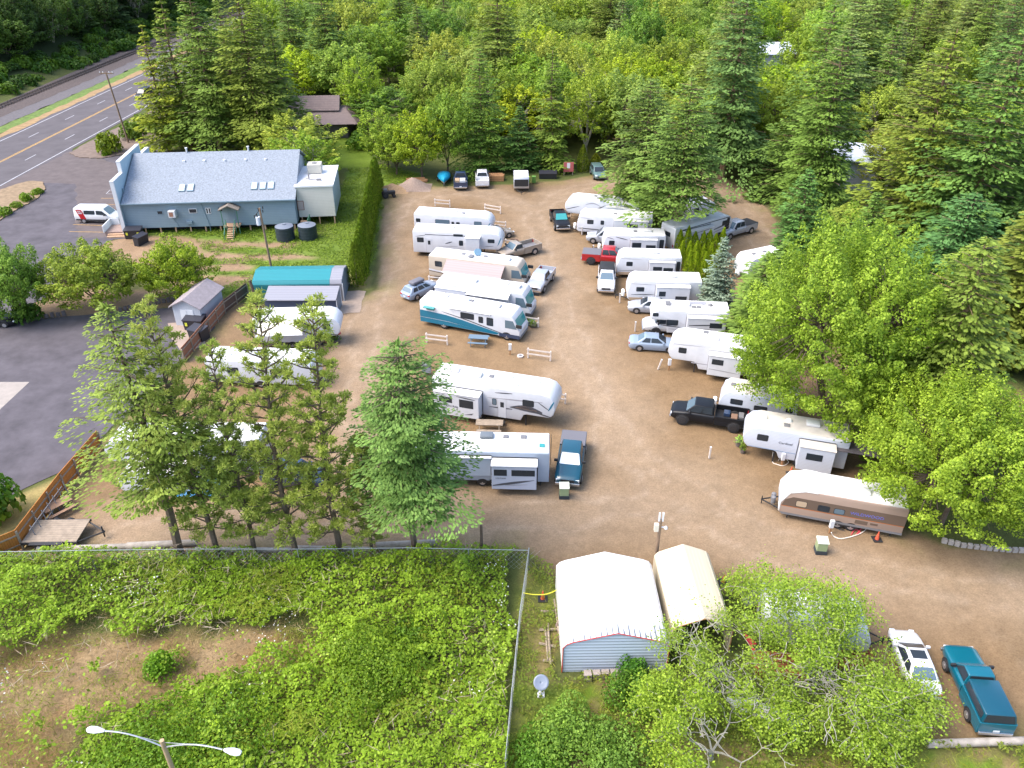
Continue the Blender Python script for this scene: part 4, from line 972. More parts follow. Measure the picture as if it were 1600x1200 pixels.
# --- cars
sedan("silver sedan parked nose in beside the white fifth wheel, nearest the main lane", (993, 549), (1050, 553), P_BLU, 4.75, rearg=M_GLASSL)
sedan("light silver sedan facing the main lane beside the class C motorhome", (1046, 494), (985, 490), P_SIL, 4.6)
c = sedan("white coupe with a sunroof beside the teal pickup", (1443, 1094), (1406, 1000), P_WHT, 4.6, sunroof=True, coupe=True, rearg=M_GLASSL)
w_ = sedan("light blue hatchback with a grey roof box", (642, 474), (690, 452), P_BLU, 4.6, hatch=True, rearg=M_GLASSL)
sedan("pale gold hatchback showing behind the second white fifth wheel", (762, 378), (800, 371), P_TAN, 4.2, hatch=True)
sedan("black car cut off by the left edge of the lower parking lot", (-38, 515), (9, 513), P_BLK, 4.6)
suv("silver minivan facing the lane between two travel trailers", (962, 384), (926, 381), P_SIL, 4.6, 1.75)
suv("black sport utility vehicle driving on the highway", (243, 148), (222, 157), P_BLK, 4.8, 1.8)
suv("dark blue wagon half hidden behind the pines", (425, 762), (486, 768), P_NAVY, 4.8, 1.7)
suv("teal green wagon tucked beside the big fir at the far end of the lot", (929, 268), (939, 284), paint("grey_teal_paint", (.10, .17, .17)), 4.4, 1.6)
# roof box rests on the hatchback
rb_ = empty("roof_box", "grey roof box on the light blue hatchback", "roof box", w_.location, w_.rotation_euler[2])
MB().box(-1.35, .35, -.42, .42, 1.52, 1.86).build("shell", M_VINYL, rb_, bevel=.14, seg=3, smooth=True)
for x in (-1.0, 0): MB().box(x - .03, x + .03, -.55, .55, 1.44, 1.52).build("crossbar", M_BLACK, rb_)
# --- pickups
pickup("black crew cab pickup with black wheels, long bed full of gear, facing the main lane", (1166, 680), (1046, 661), P_BLK, 6.2, (-.35, 1.65), 1.95, bigw=.47, rim=M_RIMD)
bt_ = COL.objects[-1]
pk = [o for o in COL.objects if o.get("label", "").startswith("black crew cab")][0]
loose(pk, [("bag", MB().box(-1.6, -1.1, -.5, .1, .9, 1.2), P_NAVY), ("bundle", MB().box(-2.2, -1.7, -.2, .5, .9, 1.12), mat("brown_canvas", (.2, .12, .08), .9)), ("bin", MB().box(-2.7, -2.3, -.6, .2, .9, 1.1), M_GREYP)], "truck_gear", "dark bags and bins lying in the bed of the black crew cab pickup", "gear", .9)
pickup("blue crew cab pickup with a white windshield shade beside the grey slide out trailer", (896, 700), (887, 758), P_DTEAL, 5.8, (-.95, 1.2), 1.92, cover=M_VINYL, bigw=.41)
pk2 = [o for o in COL.objects if o.get("label", "").startswith("blue crew cab")][0]
for c_ in pk2.children:
    if c_.name.startswith("windshield"): c_.data.materials[0] = mat("reflective_sunshade", (.72, .74, .76), .35, .3)
pickup("teal pickup with a matching canopy at the bottom right", (1546, 1146), (1493, 1032), P_TEAL, 5.3, (-.25, .95), 1.78, canopy=P_DTEAL, w=.94, door=(.9,), bigw=.36)
pickup("white pickup with a black canopy facing the camera by the right row", (948, 425), (946, 468), P_WHT, 5.4, (-.35, .95), 1.8, canopy=M_BLACK, door=(.5,), w=.95)
pickup("red pickup with a grey bed cover backed toward the lane", (920, 414), (976, 418), P_RED, 5.9, (-.75, 1.2), 1.95, cover=M_VINYL, bigw=.46, rim=M_RIMD)
pickup("black pickup with a teal sunshade facing the camera in the far lane", (870, 342), (879, 362), P_BLK, 5.4, (-.6, 1.1), 1.9, wind=M_TEALG)
pickup("tan pickup with an open bed behind the beige motorhome", (836, 398), (800, 408), P_TAN, 5.5, (-.1, 1.2), 1.75, bedcol=M_GREYP, door=(.9,))
pickup("silver crew cab pickup nosed toward the white motorhome", (857, 430), (832, 463), P_SIL, 5.3, (-.8, 1.1), 1.75, bedcol=P_SIL, w=.95)
pickup("silver crew cab pickup with a black bed cover behind the arborvitae clump", (1184, 362), (1130, 378), P_SIL, 5.9, (-.8, 1.2), 1.9, cover=M_BLACK)
pickup("dark blue pickup loaded with boxes at the far edge of the lot", (720, 298), (720, 280), P_NAVY, 5.6, (-.2, 1.2), 1.85, bedcol=M_GREYP, door=(.9,))
pickup("white pickup parked tail out under the tree at the far edge", (754, 295), (753, 277), P_WHT, 5.6, (-.9, 1.2), 1.85, bedcol=P_WHT)
pk3 = [o for o in COL.objects if o.get("label", "").startswith("dark blue pickup loaded")][0]
loose(pk3, [("box", MB().box(-2.5, -1.2, -.7, .1, .8, 1.45), P_WHT), ("box", MB().box(-2.2, -.9, .15, .8, .8, 1.35), mat("cardboard", (.35, .25, .16), .9))], "cargo_boxes", "white and brown boxes in the bed of the dark blue pickup", "boxes", .8)

# --- delivery van
vo, vL = place_car("passenger_van", "white van with a red panel on its side parked by the blue building", "van", (116, 349), (186, 351), 1.0, 5.6)
q = vL / 2
S = [sec(-q, .9, .45, 1.2, 1.9, .74), sec(-q + .15, .98, .35, 1.25, 2.05, .8), sec(.8, 1.0, .35, 1.25, 2.1, .82), sec(1.15, 1.0, .35, 1.25, 2.02, .8), sec(2.0, .98, .35, 1.15, 1.22, .88), sec(q - .3, .95, .35, .95, 1.04, .82), sec(q, .8, .42, .7, .8, .7)]
MB().loft(S).build("body", P_WHT, vo, smooth=True)
wq = [(1.98, -.80, 1.24), (1.98, .80, 1.24), (1.2, .70, 2.0), (1.2, -.70, 2.0)]
MB().panel(wq, .02, .98, .04, .94, .03, .03, rc=.06).build("windshield", M_GLASSL, vo)
for s in (-1, 1):
    f = lambda x0, x1: ([(x0, -.985, 1.27), (x1, -.985, 1.27), (x1, -.90, 1.75), (x0, -.90, 1.75)] if s < 0 else [(x1, .985, 1.27), (x0, .985, 1.27), (x0, .90, 1.75), (x1, .90, 1.75)])
    MB().panel(f(-1.35, .1), 0, 1, 0, 1, .02, .03, rc=.06).build("side_window", M_GLASS, vo)
    a_ = [(.3, s * .99, 1.27), (1.75, s * .99, 1.2), (1.1, s * .91, 1.74), (.3, s * .90, 1.76)]
    m = MB(); m.add([Vector(p) + Vector((0, s * .02, 0)) for p in a_] + a_, [(0, 1, 2, 3), (7, 6, 5, 4), (0, 4, 5, 1), (1, 5, 6, 2), (2, 6, 7, 3), (3, 7, 4, 0)]); m.build("side_window", M_GLASS, vo)
    m = MB(); m.xz([(-2.35, 1.85), (-1.6, 1.85), (-1.2, .62), (-1.95, .62)], 0, s * .012); r_ = m.build("red_panel", mat("red_vinyl", (.42, .01, .015), .4), vo); r_.location = (0, s * 1.0, 0)
    for k_, (zz, a0, a1) in enumerate(((1.66, -2.15, -1.72), (1.46, -2.12, -1.58), (1.36, -2.08, -1.56))): MB().box(a0, a1, min(s * 1.012, s * 1.018), max(s * 1.012, s * 1.018), zz - .035, zz + .035).build("panel_lettering", M_LENS, vo)
    MB().box(-2.6, 2.2, min(s * .97, s * 1.012), max(s * .97, s * 1.012), .42, .6).build("side_trim", M_BLACK, vo)
    for x in (1.75, -1.6): wheel(vo, x, s * .9, .35, .22)
arches(vo, (1.75, -1.6), 1.0, .35); lamps(vo, vL, .9, .85, 1.2, .25, .25, .14, .4); mirrors(vo, 1.45, 1.0, 1.2, M_BLACK, 1.2)
MB().box(q - .05, q + .04, -.8, .8, .42, .62).build("bumper", M_BLACK, vo, bevel=.03)

# ================================================================ RECREATIONAL VEHICLES
W_RV = mat("rv_white_side", (.56, .575, .615), .38, var=.08, scale=1.2); W_ROOF = mat("rv_roof_membrane", (.66, .66, .655), .75, var=.10, scale=.9, stripes=(0, 2.4, .012, .6, 0)); W_DIRTY = mat("dirty_rv_roof", (.52, .48, .44), .85, var=.16, scale=1.1)
W_RIB = mat("ribbed_rv_side", (.50, .53, .60), .4, stripes=(2, .14, .12, .72, .3)); M_BEIGE = mat("beige_rv_side", (.46, .40, .33), .4, var=.06, scale=1.5); M_GREYRV = mat("grey_rv_side", (.34, .39, .47), .4, var=.04, scale=1.5)
M_RVTEAL = mat("teal_rv_paint", (.008, .14, .23), .3, coat=.4); M_STR = mat("dark_grey_stripe", (.07, .075, .09), .4); M_STRG = mat("light_grey_stripe", (.30, .30, .33), .4); M_BROWN = mat("brown_band", (.12, .085, .065), .45); M_TAUPE = mat("taupe_side", (.31, .23, .185), .45); M_AWN = mat("awning_fabric", (.80, .72, .72), .85, var=.05, scale=2)
M_SKIRT = mat("tan_lower_side", (.42, .31, .21), .5); M_PROP = mat("propane_white", (.78, .78, .76), .4); M_RUST = mat("rusty_wood", (.35, .18, .08), .9, var=.2, scale=4)
ZS = .90      # these trailers stand a little lower than the drawing heights used below
def rv(label, kind, A, B, h, w=2.5, z0=.5, side=W_RV, roof=W_ROOF, wins=(), door=None, slides=(), stripes=(), roofbits=(), awning=None, L=None, cat=None, name=None, nose=.7, far=((.25, .33), (.55, .65)), axles=2, tanks=True, dir_s=None, cablow=None, extra=None, nosecap=None, frontglass=None, ends=True, top=.0, capcol=None, keel=None):
    """A, B: pixels of the rear and front end of the roof edge facing the camera (at height h); x runs rear -> front from 0 to L"""
    a, b = G(*A, h * ZS), G(*B, h * ZS); d = b - a; Lr = d.length; L = L or Lr; d.normalize(); n = Vector((-d.y, d.x, 0)); s = -1
    if n.y < 0: n = -n; s = 1
    # s: sign of local y of the side facing the camera (local +y is left of the heading)
    org = a + n * (w / 2); org.z = 0
    o = empty(name or {"tt": "travel_trailer", "fw": "fifth_wheel_trailer", "A": "motorhome", "C": "motorhome"}[kind], label, cat or {"tt": "travel trailer", "fw": "fifth wheel trailer", "A": "motorhome", "C": "motorhome"}[kind], org, math.atan2(d.y, d.x))
    zf = z0; hw = w / 2
    if kind == "tt": pr = [(0, zf), (L - .25, zf), (L, zf + .25), (L, h * .55), (L - nose * .35, h - .35), (L - nose, h), (.08, h), (0, h - .08)]
    elif kind == "fw":
        fx = L - 2.7; zk = z0 + .05
        pr = [(0, zf), (fx - .15, zf), (fx + .1, 1.25), (fx + .35, 1.35), (L - .45, 1.35), (L - .15, 1.7), (L, 2.3), (L - .08, h - .75), (L - .5, h - .2), (L - 1.1, h), (.1, h - .02), (0, h - .12)]
    elif kind == "A": pr = [(0, zf), (L - .35, zf - .12), (L, zf + .1), (L + .02, 1.25), (L - .18, 1.55), (L - .55, h - .5), (L - .85, h - .1), (L - 1.3, h), (.1, h), (0, h - .1)]
    else: pr = [(0, zf), (L - 2.3, zf), (L - 2.3, 2.0), (L - .75, 2.0), (L - .6, 2.2), (L - .75, h - .35), (L - 1.3, h), (.1, h), (0, h - .1)]
    body = MB().xz(pr, -hw, hw).build("body", side, o, bevel=.07, seg=3, smooth=True)
    if nosecap:      # moulded front cap in its own colour
        c_ = [p for p in pr if p[0] > L - nosecap]; xm = L - nosecap
    rx1 = L - {"tt": nose, "fw": 1.15, "A": 1.35, "C": 1.4}[kind]
    rf = MB().box(.06, rx1, -hw + .07, hw - .07, h - .02, h + .022).build("roof", roof, o)
    ny = s * hw
    def plate(nm, poly, m, off=.008, par=o, y=None): 
        y = ny if y is None else y; sg = 1 if y > 0 else -1
        return MB().xz([(p[0] * L if 0 else p[0], p[1]) for p in poly], y - sg * .02, y + sg * off).build(nm, m, par)
    def window(x0, x1, za, zb, y=None, par=o, glass=M_GLASS):
        y = ny if y is None else y; sg = 1 if y > 0 else -1; c = min(.07, (zb - za) * .2)
        def oc(x0, x1, za, zb): return [(x0 + c, za), (x1 - c, za), (x1, za + c), (x1, zb - c), (x1 - c, zb), (x0 + c, zb), (x0, zb - c), (x0, za + c)]
        f = MB().xz(oc(x0 - .035, x1 + .035, za - .035, zb + .035), y - sg * .02, y + sg * .012).build("window", M_BLACK, par)
        MB().xz(oc(x0, x1, za, zb), y - sg * .01, y + sg * .018).build("pane", glass, f)
    for wd in wins: window(wd[0] * L, wd[1] * L, wd[2], wd[3], glass=wd[4] if len(wd) > 4 else M_GLASS)
    for f0, f1 in far: window(f0 * L, f1 * L, h - 1.3, h - .7, y=-ny)
    if door is not None:
        x = door * L; dd = plate("door", [(x, z0 + .05), (x + .68, z0 + .05), (x + .68, z0 + 2.0), (x, z0 + 2.0)], side, .02)
        sg = s; MB().xz([(x + .2, z0 + 1.15), (x + .5, z0 + 1.15), (x + .5, z0 + 1.7), (x + .2, z0 + 1.7)], ny, ny + sg * .028).build("door_window", M_GLASS, dd)
        MB().box(x - .02, x + .0, min(ny, ny + sg * .024), max(ny, ny + sg * .024), z0 + .05, z0 + 2.02).build("door_frame", M_STRG, dd)
        MB().box(x + .05, x + .65, min(ny, ny + sg * .45), max(ny, ny + sg * .45), .25, .3).build("step", M_BLACK, o)
    for (p, m) in stripes: plate("graphic_stripe", [(x * L, z) for x, z in p], m)
    for sl_ in slides:
        x0, x1, za, zb, dp = sl_[:5]; sm = sl_[5].get("m", side) if len(sl_) > 5 else side; so2 = sl_[5] if len(sl_) > 5 else {}
        x0 *= L; x1 *= L; ya, yb = ny - s * .05, ny + s * dp
        so_ = MB().box(x0, x1, min(ya, yb), max(ya, yb), za, zb).build("slide_out", sm, o, bevel=.03)
        ro_ = MB().box(x0 - .05, x1 + .05, min(ya, yb + s * .05), max(ya, yb + s * .05), zb, zb + .05).build("slide_roof", so2.get("roof", roof), so_)
        if so2.get("trim", 1):
            tr_ = MB()
            for xx in (x0 - .03, x1 + .0): tr_.box(xx - .05, xx + .08, min(ya, ny + s * .03), max(ya, ny + s * .03), za - .05, zb + .1)
            tr_.box(x0, x1, min(ny, ny + s * .03), max(ny, ny + s * .03), zb + .06, zb + .14); tr_.build("slide_trim", so2.get("tm", M_STRG), so_)
        for wd in so2.get("wins", ()): 
            c = .07; X0, X1 = x0 + (x1 - x0) * wd[0], x0 + (x1 - x0) * wd[1]
            f = MB().xz([(X0, wd[2]), (X1, wd[2]), (X1, wd[3]), (X0, wd[3])], yb - s * .02, yb + s * .014).build("window", M_GLASS, so_, bevel=.012)
        for (p, m) in so2.get("stripes", ()): MB().xz([(x0 + (x1 - x0) * x, z) for x, z in p], yb - s * .02, yb + s * .008).build("graphic_stripe", m, so_)
        if "txt" in so2:
            t_, ux, uz, sz_, mm_ = so2["txt"]; text_mesh("lettering", t_, sz_, mm_, so_, (x0 + (x1 - x0) * ux, yb + s * .012, uz), (math.pi / 2, 0, 0 if s < 0 else math.pi))
    for rbt in roofbits:
        k_, u, v = rbt[:3]; x = u * L; y = v * hw; z = h + .02
        if k_ == "ac": MB().box(x - .5, x + .5, y - .36, y + .36, z, z + .27).build("air_conditioner", rbt[3] if len(rbt) > 3 else mat("ac_shroud", (.56, .56, .56), .5), o, bevel=.09, seg=2, smooth=True)
        elif k_ == "vent": MB().box(x - .2, x + .2, y - .2, y + .2, z, z + .1).build("roof_vent", rbt[3] if len(rbt) > 3 else M_PROP, o, bevel=.03)
        elif k_ == "dark": MB().box(x - .22, x + .22, y - .2, y + .2, z, z + .1).build("roof_vent", M_GREYP, o, bevel=.03)
        elif k_ == "pipe": MB().cyl((x, y, z), (x, y, z + .2), .05, n=8).build("vent_pipe", M_PROP, o)
        elif k_ == "dome": MB().dome((x, y, z), .26, .26, .24).build("satellite_dome", rbt[3] if len(rbt) > 3 else M_PROP, o, smooth=True)
        elif k_ == "hatch":
            f = MB().box(x - .36, x + .36, y - .36, y + .36, z, z + .05).build("skylight", M_STRG, o, bevel=.02); MB().dome((x, y, z + .05), .32, .32, .09, n=12).build("skylight_dome", W_ROOF, f, smooth=True)
        elif k_ == "solar": MB().box(x - .8, x + .8, y - .3, y + .3, z, z + .06).build("solar_panel", M_STRG, o)
        elif k_ == "dish":
            f = MB().cyl((x, y, z), (x, y, z + .35), .03, n=6).build("dish_mount", M_GREYP, o); dm_ = MB(); dm_.cyl((x, y, z + .35), (x + .1, y - .12, z + .45), .42, .42, n=14); dm_.build("satellite_dish", mat("blue_grey_dish", (.16, .28, .38), .5), f)
        elif k_ == "ant":
            MB().tube([(x, y, z), (x + .5, y + .1, z + .12)], .025).box(x + .25, x + .75, y - .35, y + .45, z + .12, z + .15).build("tv_antenna", M_GREYP, o)
    if awning:
        x0, x1, dp, drop = awning[:4]; x0 *= L; x1 *= L; zt = h - .18; y1 = ny + s * dp
        m = MB(); N_ = 6; secs = []
        for k_ in range(N_ + 1):
            q_ = k_ / N_; yy = ny + s * (.03 + dp * q_); zz = zt - drop * q_ + .05 * math.sin(q_ * 3.14)
            secs.append([(x0, yy, zz), (x1, yy, zz), (x1, yy, zz - .02), (x0, yy, zz - .02)])
        m.loft(secs); an = m.build("awning", awning[4] if len(awning) > 4 else M_AWN, o)
        MB().cyl((x0 - .05, y1, zt - drop), (x1 + .05, y1, zt - drop), .055).build("awning_roller", M_PROP, an)
        for xx in (x0, x1): MB().tube([(xx, y1, zt - drop), (xx, ny + s * .03, z0 + .8)], .025).build("awning_arm", M_PROP, an)
    else:
        if kind in ("A",): MB().cyl((L * .3, ny + s * .08, h - .25), (L * .72, ny + s * .08, h - .25), .06).build("rolled_awning", M_PROP, o)
    # running gear
    u = MB(); u.box(.3, (L - 3.0 if kind == "fw" else L - .6), -hw + .35, hw - .35, z0 - .16, z0 + .05); u.build("chassis", M_UNDER, o)
    xs = {"tt": [L * .40, L * .40 + .85], "fw": [L * .30, L * .30 + .95], "A": [L * .24, L - 1.35], "C": [L * .26, L - 1.25]}[kind]
    if kind in ("tt", "fw") and axles == 1: xs = xs[:1]
    wr = .36 if kind in ("tt", "fw") else .44
    arches(o, [x for x in xs], hw, wr)
    for x in xs:
        for sg in (-1, 1): wheel(o, x, sg * (hw - .14), wr, .24)
    if kind == "tt":
        t = MB()
        for sg in (-1, 1): t.cyl((L - .3, sg * .8, z0 - .05), (L + 1.15, 0, z0 - .05), .055, n=5)
        t.cyl((L + 1.1, 0, .05), (L + 1.1, 0, z0 + .3), .04, n=6); t.build("hitch_frame", M_BLACK, o)
        if tanks:
            c = MB()
            for sg in (-1, 1): c.cyl((L + .35, sg * .19, z0), (L + .35, sg * .19, z0 + .55), .17, n=10); c.dome((L + .35, sg * .19, z0 + .55), .17, .17, .1)
            c.build("propane_tanks", M_PROP if tanks is True else tanks, o, smooth=True)
        for xx in (.5, L - .8):
            for sg in (-1, 1): MB().tube([(xx, sg * .9, z0), (xx + .15, sg * 1.0, 0)], .04).build("stabilizer_jack", M_BLACK, o)
    if kind == "fw":
        for sg in (-1, 1):
            MB().box(L - 2.55, L - 2.43, sg * 1.0 - .06, sg * 1.0 + .06, .03, 1.35).build("landing_leg", M_UNDER, o)
        MB().box(L - 1.0, L - .7, -.2, .2, .95, 1.4).build("pin_box", M_BLACK, o)
        MB().xz([(L - 1.0, h - .3), (L - .55, h - .55), (L - .45, h - .95), (L - .95, h - .75)], -hw - .006, hw + .006).build("front_cap_accent", M_STRG, o) if 0 else None
    if kind == "A":
        fg = frontglass or M_GLASS
        q4 = [(L - .17, -hw + .12, 1.5), (L - .17, hw - .12, 1.5), (L - .56, hw - .12, h - .52), (L - .56, -hw + .12, h - .52)]
        MB().panel(q4, .02, .98, .02, .98, .02, .04, rc=.04).build("windshield", fg, o)
        for sg in (-1, 1): MB().xz([(L - 1.5, 1.5), (L - .3, 1.5), (L - .68, h - .62), (L - 1.5, h - .62)], sg * (hw - .02), sg * (hw + .014)).build("side_window", M_GLASSL, o)
        for sg in (-1, 1): MB().box(L - .02, L + .035, sg * .95 - .18, sg * .95 + .18, .72, .92).build("headlight", M_LENS, o, bevel=.02); MB().box(L - .35, L + .25, sg * 1.34 - .06, sg * 1.34 + .06, 1.75, 2.15).build("mirror", M_BLACK, o, bevel=.03)
        MB().box(L - .1, L + .07, -1.1, 1.1, .38, .62).build("bumper", M_GREYP, o, bevel=.04)
    if kind == "C":
        cl = [sec(L - 2.4, 1.0, .45, 1.25, 1.38), sec(L - 1.25, 1.0, .45, 1.2, 1.32), sec(L - .3, .95, .45, 1.05, 1.15), sec(L - .05, .85, .5, .85, .95), sec(L, .75, .55, .8, .86)]
        MB().loft(cl).build("cab", P_WHT, o, smooth=True)
        MB().box(L - 2.45, L - 1.5, -.96, .96, 1.3, 2.05).build("cab_upper", P_WHT, o, bevel=.05)
        MB().panel([(L - 1.12, -.85, 1.34), (L - 1.12, .85, 1.34), (L - 1.5, .8, 2.0), (L - 1.5, -.8, 2.0)], .03, .97, .03, .97, .02, .03, rc=.05).build("windshield", M_GLASSL, o)
        for sg in (-1, 1):
            MB().xz([(L - 2.15, 1.38), (L - 1.35, 1.38), (L - 1.55, 1.92), (L - 2.15, 1.92)], sg * .95, sg * 1.0).build("cab_window", M_GLASS, o); MB().box(L - .1, L + .01, sg * .7 - .14, sg * .7 + .14, .72, .9).build("headlight", M_LENS, o, bevel=.02)
            MB().box(L - 1.5, L - 1.35, sg * 1.15 - .1, sg * 1.15 + .1, 1.35, 1.7).build("mirror", M_BLACK, o, bevel=.02)
        MB().box(L - .06, L + .08, -.95, .95, .42, .6).build("bumper", M_CHROME, o, bevel=.03)
    o.scale.z = ZS
    for c_ in o.children:
        if c_.name.startswith("wheel") and not c_.name.startswith("wheel_arch"): c_.scale.z = 1 / ZS; c_.location.z = wr / ZS
    if ends:
        for sg in (-1, 1): MB().box(-.02, .03, sg * (hw - .2) - .08, sg * (hw - .2) + .08, z0 + .3, z0 + .62).build("taillight", M_RED, o)
        MB().box(-.012, .02, -.45, .45, h - 1.5, h - .9).build("rear_window", M_GLASS, o, bevel=.01)
    return o, L, s, ny
LS = [M_STR, M_STRG]
def sweep(x0, x1, z0_, z1_, t0=.02, t1=.10, m=None, n=5, bow=.0):
    t0, t1 = t0 * 1.5, t1 * 1.5
    """a long tapering stripe"""
    up = []; dn = []
    for k in range(n + 1):
        q_ = k / n; x = x0 + (x1 - x0) * q_; z = z0_ + (z1_ - z0_) * q_ + bow * math.sin(q_ * math.pi); t = t0 + (t1 - t0) * math.sin(q_ * math.pi * .9)
        up.append((x, z + t / 2)); dn.append((x, z - t / 2))
    return (dn + up[::-1], m or M_STR)
# centre row, fronts toward the main lane
rv("white fifth wheel with wide patio windows, farthest of the centre row", "fw", (646, 333), (768, 341), 3.5, wins=((.03, .08, 2.3, 2.75), (.28, .46, 1.5, 2.8, M_GLASSL), (.49, .52, 2.0, 2.6), (.55, .59, 2.1, 2.6), (.78, .87, 2.2, 2.85, M_GLASSL)), stripes=(sweep(.02, .28, 1.1, 1.25, .02, .05, M_STRG), sweep(.93, .985, 1.9, 2.8, .03, .2, M_RVTEAL)), roofbits=(("pipe", .2, .2), ("hatch", .5, .3), ("vent", .62, -.2, M_GREYP), ("pipe", .05, .3)))
rv("white fifth wheel with a deep slide near its front, second in the centre row", "fw", (644, 360), (785, 366), 3.55, z0=.55, wins=((.05, .12, 2.0, 2.6), (.46, .56, 3.0, 3.25), (.52, .56, 1.75, 2.4), (.84, .91, 2.3, 2.75)), door=.15, slides=((.60, .755, .95, 3.1, .75, {"trim": 0}),), stripes=(([(.14, 3.02), (.60, 3.02), (.60, 3.10), (.14, 3.12)], M_STR), sweep(.03, .14, 2.75, 2.95, .01, .05), sweep(.36, .44, 1.9, 2.2, .02, .12), sweep(.28, .5, 1.55, 1.6, .01, .04, M_STRG), sweep(.945, .985, 1.9, 3.0, .04, .22, M_RVTEAL), sweep(.8, .9, 1.75, 1.85, .01, .04)), roofbits=(("hatch", .42, .3), ("vent", .35, -.3), ("pipe", .85, .1)))
rv("beige motorhome with its awning out, third in the centre row", "A", (669, 399), (820, 417), 3.15, side=M_BEIGE, wins=((.07, .14, 1.85, 2.5), (.30, .36, 1.9, 2.4)), stripes=(([(0, 1.45), (.5, .75), (.5, .65), (0, 1.25)], W_RV), ([(0, 1.22), (.5, .62), (.5, .5), (0, 1.12)], M_BROWN)), awning=(.20, .80, 1.7, .9, mat("pink_grey_awning", (.36, .28, .27), .9, stripes=(1, .3, .5, .93, 0))), roofbits=(("vent", .33, .1, M_GREYP), ("dish", .47, .3), ("vent", .56, .15, M_GREYP), ("vent", .62, .0), ("ac", .78, .0), ("ant", .38, -.3)), frontglass=M_TEALG)
rv("white motorhome with a slide out and a short white awning, fourth in the centre row", "A", (681, 440), (828, 460), 3.25, wins=(), slides=((.01, .345, .95, 2.85, .65, {"wins": ((.12, .38, 1.75, 2.45),), "txt": ("Monterra", .66, 2.25, .30, M_STRG), "stripes": (sweep(.5, .95, 1.6, 1.2, .02, .1),)}),), stripes=(sweep(.62, .78, .85, .75, .05, .1, M_STRG),), awning=(.36, .80, 1.0, .3, mat("white_awning", (.66, .65, .62), .8)), roofbits=(("vent", .24, .1), ("vent", .32, .2, M_GREYP), ("ac", .36, -.1), ("dome", .38, .2, M_GREYP), ("hatch", .7, .3), ("ac", .82, 0)), frontglass=M_TEALG)
mh, L5, s5, ny5 = rv("white and teal motorhome with a teal windshield shade, nearest of the close packed centre row", "A", (655, 469), (812, 496), 3.05, wins=((.07, .15, 2.1, 2.45, M_TEALG), (.42, .55, 1.8, 2.45), (.60, .64, 1.6, 2.3), (.68, .74, 1.45, 2.35)), stripes=(([(0, .5), (.78, .5), (.80, .72), (.62, 1.12), (.42, 1.55), (.27, 1.80), (0, 1.95)], M_RVTEAL), ([(.22, 2.18), (.50, 1.66), (.82, .80), (.82, .70), (.50, 1.52), (.26, 2.04)], M_STR), ([(0, 1.12), (.28, 1.05), (.60, .72), (.60, .66), (.28, .99), (0, 1.06)], W_RV), ([(.80, .36), (1.0, .36), (1.0, .80), (.80, .78)], P_NAVY)),
   roofbits=(("hatch", .2, .3), ("dome", .43, .3, mat("pale_blue_dome", (.45, .55, .68), .5)), ("vent", .47, .3, M_GREYP), ("vent", .53, -.3), ("ac", .72, .1)), frontglass=M_TEALG)
MB().box(.05 * L5, .16 * L5, min(ny5, ny5 + s5 * .35), max(ny5, ny5 + s5 * .35), 2.42, 2.48).build("window_awning", M_TEALG, mh)
f6, L6, s6, ny6 = rv("long white fifth wheel with a big rear slide and black swoosh graphics", "fw", (674, 590), (868, 620), 3.75, z0=.6, w=2.6, wins=((.50, .53, 1.9, 2.5, M_GLASSL), (.745, .83, 2.3, 2.9)), door=.545, slides=((.055, .415, .70, 3.05, .95, {"wins": ((.10, .40, 2.05, 2.65), (.56, .88, 1.75, 2.6)), "txt": ("MOUNTAIN Rdg", .24, 1.72, .30, M_STR), "stripes": (sweep(.5, .92, 2.85, 2.72, .02, .08), sweep(.02, .2, 1.55, 1.3, .02, .1), ([(.66, .98), (.88, 1.28), (.84, 1.08)], M_STR)), "tm": M_STR}),),
   stripes=(sweep(.0, .10, 3.4, 2.9, .02, .13), sweep(.46, .90, 2.55, 2.9, .02, .09, M_STRG), sweep(.52, .66, 3.2, 3.35, .02, .08), sweep(.64, .90, 1.9, 1.75, .04, .42, M_STR, 8, .18), sweep(.68, .86, 1.95, 1.85, .02, .22, mat("tan_graphic", (.42, .30, .24), .5), 8, .15), sweep(.47, .66, 1.6, 1.7, .02, .10), sweep(.84, .97, 1.75, 1.45, .02, .10), sweep(.86, .95, 2.9, 2.2, .02, .08), sweep(.945, .99, 2.1, 3.1, .05, .25, M_RVTEAL)), roofbits=(("hatch", .15, .2), ("vent", .45, .15, M_GREYP), ("vent", .57, -.1), ("vent", .6, .3), ("vent", .67, -.35), ("pipe", .8, -.2), ("vent", .82, .3), ("ac", .33, .0)))
r7 = rv("white roofed toy hauler trailer with grey sides and a black framed slide out", "tt", (859, 709), (640, 704), 3.5, side=M_GREYRV, z0=.6, w=2.55, wins=(), slides=((.09, .41, .62, 2.95, .95, {"wins": ((.04, .56, 2.0, 2.6), (.66, .95, 2.0, 2.62)), "m": mat("pale_slide", (.44, .47, .56), .4), "tm": M_BLACK, "txt": ("VOLTAGE", .80, 1.75, .17, M_STR), "stripes": (sweep(.05, .98, 1.6, 1.0, .02, .16), sweep(.2, .7, 1.15, 1.05, .02, .06, M_STRG))}), (.42, .75, 1.3, 3.1, .25, {"m": M_GREYRV, "tm": M_BLACK})),
   stripes=(([(.42, 2.1), (1, 2.1), (1, 2.2), (.42, 2.2)], M_STR),), roofbits=(("vent", .055, -.1 * 0 + .3, M_TEALG), ("dark", .19, -.5), ("vent", .32, -.5, M_GREYP), ("ac", .46, -.5, mat("dark_ac", (.13, .15, .17), .5)), ("dark", .75, -.35), ("vent", .76, .3, M_GREYP), ("pipe", .7, -.7)))
M_TAILR = MB(); 
for yy in (-.25, .25): M_TAILR.cyl((-.12, yy - .8, .8), (-.12, yy - .8, 3.55), .02, n=5)
